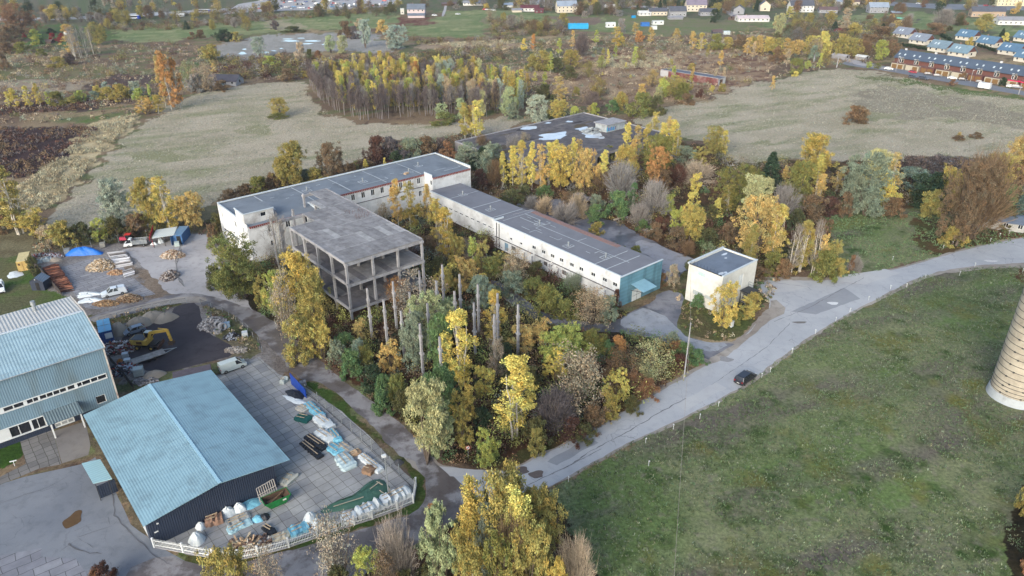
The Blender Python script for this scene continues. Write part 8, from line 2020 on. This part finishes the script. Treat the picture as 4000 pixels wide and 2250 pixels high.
for i, ((x, y), c, k) in enumerate(zip(((172, 466), (402, 498), (402, 545), (500, 562), (550, 517), (635, 532), (772, 555), (872, 568), (1036, 592), (1328, 635), (1384, 642)), ((226, 230, 234), (170, 40, 60), (60, 64, 74), (50, 52, 62), (52, 54, 62), (96, 100, 110), (224, 228, 232), (44, 46, 56), (74, 76, 86), (224, 228, 232), (110, 116, 130)), ('sedan', 'hatch', 'wagon', 'suv', 'wagon', 'hatch', 'sedan', 'hatch', 'hatch', 'hatch', 'suv'))):
    X, Y = g(*zT(x, y)); car(k, c, cl[i], X, Y, ra+(.5 if i > 3 else .15)+(.3 if i == 0 else 0), 'cars parked along the terraced row')
X, Y = g(*zT(1075, 650)); T_ = thing('box_trailer', 'white box trailer parked on the verge opposite the terrace', 'trailer', (X, Y, 0), ra+.1); MB().box(0, 0, .6, 5.4, 2.4, 2.5, 0, 0, .97).build('box', WP, T_)
for s in (-1, 1): MB().tube((0, s*.9, .35), (0, s*1.22, .35), .35, n=10).build('wheel', TYRE, T_)
X, Y = g(*zT(1365, 632)); T_ = thing('awning', 'bright pink flat awning over parked cars by the terrace', 'awning', (X, Y, 0), ra-.05); MB().box(0, 2, 2.7, 11, 4.5, .4).build('roof', M('bright_pink_sheet', (226, 50, 100), .6), T_)
for x in (-5, 5):
    for y in (.2, 4): MB().box(x, y, 0, .14, .14, 2.7).build('post', FRAMEW, T_)
X, Y = g(*zT(552, 478)); T_ = thing('awning', 'dark entrance awning between terrace garages', 'awning', (X, Y, 0), ra); MB().box(0, .5, 2.6, 5, 3.4, .3).build('roof', M('dark_awning', (56, 62, 78), .6), T_); MB().box(-2.2, -1, 0, .12, .12, 2.6).build('post', STEEL, T_)
for i, (x, yb, yt, lab) in enumerate(((240, 480, 340, 'grey lamp post at the left end of the terrace street'), (945, 585, 470, 'lamp post in the middle of the terrace street'), (1125, 655, 545, 'pale utility pole beside the white box trailer'), (1402, 705, 590, 'concrete pole at the dry field edge right of the trailer'))):
    X, Y = g(*zT(x, yb)); h_ = hgt(*zT(x, yb), zT(x, yt)[1]); T_ = thing('street_lamp' if i < 2 else 'utility_pole', lab, 'lamp' if i < 2 else 'pole', (X, Y, 0)); MB().tube((0, 0, 0), (0, 0, h_), .14 if i < 2 else .24, .1, 7).build('shaft', CONC, T_)
    if i < 2: MB().box(.4, 0, h_-.1, 1., .25, .15).build('lamp_head', FRAMEW, T_)
for x, yb, yt, lab in ((T(3, 0, 460, 620)[0], 155, 137, 'white post standing in the far heath'), (T(3, 0, 690, 680)[0], 170, 146, 'concrete pole at the far corner of the dry field')):
    X, Y = g(x, yb); MB_ = MB().tube((0, 0, 0), (0, 0, hgt(x, yb, yt)), .3, .24, 6); T_ = thing('utility_pole', lab, 'pole', (X, Y, 0)); MB_.build('shaft', CONC, T_)
for (x, y, w_, lab) in ((T(3, 0, 740, 590)[0], 149, 38, 'old grey shed by the lane corner of the dry field'), (T(3, 0, 960, 600)[0], 152, 26, 'white covered boat-like shed near the lane')):
    X, Y = g(x, y); gable('shed', lab, X, Y+2, ra, w_/ppm(x, y), 4.5, 2.2, 2.9, (150, 150, 156), (176, 176, 184) if 'old' in lab else (222, 226, 230), .3, chim=0, cat='shed')
# row hedges of the terrace gardens
for (a, b_, h_, lab) in ((((275, 240), (535, 285), 2.2, 'dark clipped hedge behind the terrace left end')), (((665, 150), (770, 205), 2.4, 'dark clipped hedge beside the lane of detached houses')), (((1000, 240), (1185, 300), 2.0, 'dark clipped hedge between blue-roofed houses'))):
    (x0, y0), (x1, y1) = g(*zT(*a)), g(*zT(*b_)); nr = np.random.default_rng(3); k = 60; t = nr.random(k); cen = np.stack([x0+(x1-x0)*t, y0+(y1-y0)*t, .3+nr.random(k)*(h_-.6)], 1); cen -= np.array([x0, y0, 0]); me = leafmesh('hedge', cen, np.full(k, .8), 20, .5, nr); o = obj('hedge', me, None, (x0, y0, 0)); o.color = (*al(PAL['dkg']), 1); tag(o, lab, 'hedge')
# ruins and pieces in the middle distance
zr = lambda x, y: T(2, 0, x, y)
c0, c1, c2 = g(1144, 357, 4.6), g(1469, 284, 4.6), g(1612, 323, 4.6); a = math.atan2(c1[1]-c0[1], c1[0]-c0[0]); LX, LY = math.dist(c0, c1), 44.
T_ = thing('ruined_hall', 'low ruined hall with flat black roof, white puddles and graffiti roof hut', 'ruin', (*c0, 0), a)
BF = M('black_roof_felt', (96, 93, 98), .9, .35, .5, dirt=(138, 130, 126), dscale=.28)
q = MB(); wall(q, (0, 0), (0, -LY), 0, 4.6, [(2+i*4, 4.6+i*4, 1.2, 3.4) for i in range(10)]); wall(q, (0, -LY), (LX, -LY), 0, 4.6, [(3+i*6, 6+i*6, .3, 3.6) for i in range(int(LX/6)-1)]); wall(q, (LX, -LY), (LX, 0), 0, 4.6); wall(q, (LX, 0), (0, 0), 0, 4.6); q.build('wall', M('ruin_concrete', (150, 146, 146), .9, .2, .6, dirt=(92, 88, 88), dscale=.4), T_)
rf_ = MB().box(LX/2, -LY/2, 4.45, LX-.4, LY-.4, .12).build('roof', BF, T_); MB().poly([(0.3, -.3, .02), (.3, -LY+.3, .02), (LX-.3, -LY+.3, .02), (LX-.3, -.3, .02)]).build('floor', CONCD, T_)
q = MB(); q.beam((0, -.15, 4.75), (LX, -.15, 4.75), .35, .35); q.beam((LX-.15, -.3, 4.75), (LX-.15, -LY, 4.75), .35, .34); q.beam((.15, -.3, 4.74), (.15, -LY, 4.74), .35, .34); q.build('parapet', CONC, T_)
def lr(x, y, z=4.6): p = g(*zr(x, y), z); dx, dy = p[0]-c0[0], p[1]-c0[1]; return dx*math.cos(a)+dy*math.sin(a), -dx*math.sin(a)+dy*math.cos(a)
q = MB()
for i, (x, y, w_, h_) in enumerate(((425, 1365, 6.2, 4.), (815, 1360, 3.4, 4.), (165, 1285, 3., 3.2), (575, 1223, 1.4, 1.2), (360, 1236, 1.4, .9), (720, 1295, 3.2, 2.2), (900, 1385, 1.6, 1.2), (300, 1395, 1.4, .8))): cx_, cy_ = lr(x, y); q.poly([(cx_+w_*math.cos(t)*(1+.3*math.sin(4*t+i)), cy_+h_*math.sin(t)*(1+.25*math.cos(3*t+i)), 4.585+i*.003) for t in np.linspace(0, 6.283, 22)[:-1]])
nr = np.random.default_rng(77); pm_ = MB()
for i in range(34):
    cx_, cy_ = nr.random()*LX, -nr.random()*LY; w_, h_ = nr.uniform(.8, 4), nr.uniform(.4, 2.2)
    if 1+w_ < cx_ < LX-1-w_ and -LY+1+h_ < cy_ < -1-h_: pm_.poly([(cx_+w_*math.cos(t)*(1+.4*math.sin(4*t+i)), cy_+h_*math.sin(t)*(1+.3*math.cos(5*t+i)), 4.575+i*.0002) for t in np.linspace(0, 6.283, 20)[:-1]], i % 3)
pm_.build('moss_patch', [M('roof_moss', (92, 82, 66), .95, .3, 1.), M('roof_grit', (128, 124, 122), .95, .25, 1.), M('roof_tear', (60, 56, 58), .95, .2, 1.)], rf_)
q.build('roof_puddle', M('roof_water', (206, 214, 226), .15, .15, .5, spec=.8), rf_)
hx, hy = lr(965, 1300); q = MB(); wall(q, (hx-4, hy-3), (hx+1, hy-3), 4.5, 7.2); wall(q, (hx+1, hy-3), (hx+6, hy-3), 4.5, 7.2, [(.4, 1.4, 4.5, 6.4)]); q.box(hx+1, hy, 4.5, 9.9, 5.7, 2.6); hu = q.build('roof_hut', M('ruin_whitewash', (178, 186, 192), .9, .15, 1., dirt=(120, 120, 124), dscale=.8), T_); MB().box(hx+1, hy, 7.2, 10.8, 7., .25).build('hut_roof', CONC, hu)
q = MB(); nr = np.random.default_rng(8)
for i in range(16): q.col = ((.05, .3, .6), (.1, .5, .5), (.3, .15, .45), (.02, .05, .15))[i % 4]; x = hx-3.8+i*.29; q.box(x, hy-3.03-.004*i, 4.9+nr.random()*.3, .3, .03, 1.0+nr.random()*.5, 0)
q.build('graffiti', ATTR, hu)
q = MB()
for i in range(90): t = nr.random()*6.28; r = nr.random()**.5*5; q.col = tuple(np.array(al((170, 176, 180)))*(.6+.6*nr.random())); q.box(hx-6+r*math.cos(t), hy+2+r*.7*math.sin(t), 4.6+max(0, 1.3*(1-r/5))*nr.random(), 1.6*nr.random()+.3, 1.1*nr.random()+.3, .25, nr.random()*3, 0, .9)
q.build('slab_rubble', ATTR, T_)
c0, c1 = g(*zr(1492, 765)), g(*zr(2070, 860)); ar = math.atan2(c1[1]-c0[1], c1[0]-c0[0]); L_ = math.dist(c0, c1)
T_ = thing('flat_shed', 'long low flat-roofed shed with red and white front in the far heath', 'shed', (*c0, 0), ar)
q = MB(); wall(q, (0, 0), (L_, 0), 0, 3.3, m=0); wall(q, (L_, 0), (L_, 7), 0, 3.3, [(1.5, 4.5, 0, 2.6)], m=1); wall(q, (L_, 7), (0, 7), 0, 3.3); wall(q, (0, 7), (0, 0), 0, 3.3, m=1); q.build('wall', [M('faded_red_wall', (122, 74, 72), .9, .2, .5, dirt=(176, 162, 158), dscale=.2), M('shed_white', (186, 186, 190), .9, .1, 1., dirt=(130, 126, 130), dscale=.4)], T_)
q = MB(); q.box(L_/2, 3.5, 3.1, L_-.5, 6.5, .12); q.build('roof', M('shed_felt', (104, 112, 128), .85, .12, .5), T_); q = MB(); q.beam((0, .1, 3.4), (L_, .1, 3.4), .25, .2); q.beam((0, 6.9, 3.4), (L_, 6.9, 3.4), .25, .2); q.beam((.1, .3, 3.4), (.1, 6.7, 3.4), .2, .2); q.build('parapet', CONC, T_); MB().box(2.4, -.02, 0, 5, .06, 3.2).build('white_panel', M('shed_white', (1, 1, 1)), T_)
X, Y = g(*T(0, 0, 2250, 862)); gable('ruined_hut', 'collapsing hut with slumped dark roof and turquoise graffiti beside the grey bushes', X, Y+4, -.12, 15, 9, 2.6, 5.0, (176, 176, 182), (86, 84, 94), .5, chim=0, cat='hut')
q = MB(); nr = np.random.default_rng(9)
for i in range(14): q.col = ((.03, .12, .2), (.05, .45, .5), (.02, .05, .12))[i % 3 if i < 10 else 1]; q.box(i*.5, 0-.003*i, nr.random()*.25, .42, .04, .7+nr.random()*.6)
o = q.build('graffiti_wall', ATTR, None, (X-.6, Y-.62, .5)); tag(o, 'dark and turquoise graffiti lettering on the collapsing hut wall', 'graffiti')
# garden pieces
X, Y = g(1455, 75); w_ = 50/ppm(1455, 75); T_ = thing('tarp_tunnel', 'large bright blue tarpaulin-covered stack on the field edge', 'tarpaulin', (X, Y, 0), .02); q = MB(); V = []; F_ = []; nr = np.random.default_rng(2)
for i in range(13):
    for j, (y, z) in enumerate(((0, .6), (0, 3.2), (1.6, 4.3), (5, 4.3), (6.5, 3.2), (6.5, .6))): V.append((-w_/2+w_*i/12, y+nr.normal()*.08, z+nr.normal()*.1))
for i in range(12):
    for j in range(5): F_.append((i*6+j, (i+1)*6+j, (i+1)*6+j+1, i*6+j+1))
q.add(V, F_+[tuple(range(6))[::-1], tuple(range(72, 78))]); q.build('tarpaulin', M('cyan_tarpaulin', (44, 164, 222), .5, .08, 1., bump=.5, bscale=1.), T_); MB().box(0, 3.2, 0, w_*.96, 6, .9).build('stack', M('dark_stack', (70, 70, 76), .9, .2, 1.), T_)
for x, y, yt, wp, c, lab in ((1536, 69, 56, 24, (224, 226, 230), 'white storage box right of the blue tarpaulin stack'), (1623, 66, 56, 20, (60, 120, 196), 'blue tent canopy on the village lawn'), (1655, 62, 52, 28, (226, 230, 230), 'white greenhouse beside the blue tent canopy'), (1645, 74, 65, 14, (222, 224, 226), 'small white hut below the greenhouse'), (1828, 87, 78, 16, (214, 226, 232), 'white box beside the dark brown shed'), (1594, 45, 41, 9, (30, 150, 210), 'small bright blue tarpaulin by the yard'), (1012, 36, 21, 9, (206, 206, 200), 'pale round tank beside the pinkish house'), (2622, 128, 118, 20, (220, 220, 220), 'white van-like box at right')):
    X, Y = g(x, y); gable('garden_box', lab, X, Y+1.5, .1, wp/ppm(x, y), 4, max(1.5, hgt(x, y, yt)*.8), max(1.9, hgt(x, y, yt)), c, c, .1, chim=0, cat='hut')
for x, y, L_, c, lab in ((292, 50, 12, (216, 220, 228), 'white coach with blue rear half hidden behind a conifer'), (336, 48, 12, (220, 224, 232), 'white and blue coach parked on the highway side'), (516, 33, 11, (186, 192, 206), 'grey tanker lorry on the highway')):
    X, Y = g(x, y); T_ = thing('coach' if 'coach' in lab else 'lorry', lab, 'bus' if 'coach' in lab else 'truck', (X, Y, 0), -.08); q = MB(); q.box(0, 0, .4, L_, 2.5, 2.9, 0, 0, .97); q.build('body', cm(c, r=.4), T_); MB().box(L_/2-.9, 0, .38, 1.9, 2.54, 2.6).build('blue_end', M('deep_blue_paint', (30, 70, 180), .4), T_); MB().box(-.6, -1.27, 1.7, L_*.8, .06, 1.0).build('window', GLASS, T_)
    for x_ in (-L_*.33, L_*.3):
        for s in (-1, 1): MB().tube((x_, s*.95, .48), (x_, s*1.27, .48), .48, n=10).build('wheel', TYRE, T_)
cc = [(226, 228, 232), (60, 62, 70), (120, 126, 136), (170, 40, 44), (40, 70, 130), (200, 204, 210), (90, 94, 100), (226, 228, 230), (30, 32, 38), (60, 130, 180)]
for i in range(84):
    t = i/84.; y = 3+rnd.uniform(0, 22)-(4 if t > .5 else 0); x = 640+350*((i*.618) % 1); y = min(y, 28-(x-640)*.045) if i > 20 else 24-(x-640)*.03+rnd.uniform(-1, 1.5); X, Y = g(x, y); ci = i % 10
    car(rnd.choice(['hatch', 'sedan', 'wagon', 'van']), cc[ci], 'car in the packed scrap-dealer car park at the top of the picture', X, Y, rnd.choice([0, .1, 1.5, 1.6, 3.1]), 'cars in the far car park', detail=False)
for x, y, c, lab in ((1152, 37, (206, 212, 216), 'silver car alone on the green pasture'), (1093, 40, (220, 224, 230), 'white car at the pinkish house drive'), (1220, 25, (200, 40, 50), 'red car left of a white one at the village edge'), (1226, 26, (226, 228, 230), 'white car right of a red one at the village edge'), (1240, 27, (206, 210, 214), 'third silver car at the village edge'), (2310, 10, (214, 216, 220), 'white car left on the town street'), (2430, 14, (200, 204, 210), 'silver car on the town street'), (2450, 13, (60, 64, 70), 'dark car on the town street'), (2480, 15, (190, 60, 60), 'red car on the town street')): X, Y = g(x, y); car('sedan', c, lab, X, Y, .1, detail=False)
for i, (x, y, a_, n2) in enumerate(((1270, 18, .5, 0),)): pass
# vineyard-like row of stakes on the pasture
q = MB(); P0 = g(*T(1, 0, 700, 155)); P1 = g(*T(1, 0, 1320, 108)); T_ = thing('stake_fence', 'line of dark stakes crossing the far green pasture', 'fence', (*P0, 0))
for i in range(58): t = i/57.; q = MB(); q.box((P1[0]-P0[0])*t, (P1[1]-P0[1])*t, 0, .35, .35, 1.6); q.build('post', BARK, T_)
X, Y = S(67, 34)
heap('rubble_heap', 'pile of broken concrete slabs on the overgrown yard behind the workshop', 'rubble', lambda x, y: T(2, 1, x, y), (655, 560), 4.6, 2.2, 1.3, 130, .9, [(150, 150, 152), (120, 120, 124)], seed=41)
heap('rubble_heap', 'broken slab and mortar heap beside the frame right side', 'rubble', lambda x, y: T(1, 1, x, y), (1600, 1050), 3., 2.2, 1.0, 160, .5, STN, seed=42)
lay(lambda x, y: T(2, 1, x, y), (1280, 860), (1450, 920), 1.0, .35, 'plank_stack', 'old beams lying in the moss by the yard edge', 'beams', M('old_beams', (120, 110, 104)))
lay(lambda x, y: T(2, 1, x, y), (1020, 770), (1080, 750), .6, .2, 'plank_stack', 'single pale beam lying by the overgrown yard', 'beams', M('old_pale_beam', (186, 176, 166)))
c0 = g(2505, 556, 2.6); T_ = gable('annex_roof', 'low building with grey-blue roof behind conifers at right', c0[0]+9, c0[1]+1, -.45, 20, 8, 2.4, 3.2, (176, 176, 176), (120, 132, 150), .3, chim=0, cat='building')
# ---------------------------------------------------------------- thin air over the far fields
q = MB(); q.box(0, 420, -1., 3000, 1900, 90.); hz = q.build('haze', []); m, n, b, N, L = nmat('haze_air'); vol = N('ShaderNodeVolumePrincipled')
vol.inputs['Color'].default_value = (.86, .9, 1., 1); vol.inputs['Density'].default_value = .00009; vol.inputs['Anisotropy'].default_value = .2
for l_ in list(n.nodes['Material Output'].inputs[0].links): n.links.remove(l_)
L(vol.outputs[0], n.nodes['Material Output'].inputs['Volume']); hz.data.materials.append(m); tag(hz, kind='stuff')
# ---------------------------------------------------------------- look-alikes get told apart by their order in view
_by = {}
for o in COL.objects:
    if o.parent is None and o.get('label') and o.get('kind') != 'stuff': _by.setdefault(o['label'], []).append(o)
_ord = 'first second third fourth fifth sixth seventh eighth ninth tenth eleventh twelfth'.split()
for lab, os_ in _by.items():
    if 1 < len(os_) <= 40:
        os_.sort(key=lambda o: proj(o.location.x, o.location.y, 0)[0])
        for i, o in enumerate(os_):
            t = lab+', '+(_ord[i] if i < 12 else '%dth' % (i+1) if (i+1) % 10 not in (1, 2, 3) else '%d%s' % (i+1, {1: 'st', 2: 'nd', 3: 'rd'}[(i+1) % 10]))+' from left'
            if len(t.replace(',', ' ').split()) <= 16: o['label'] = t
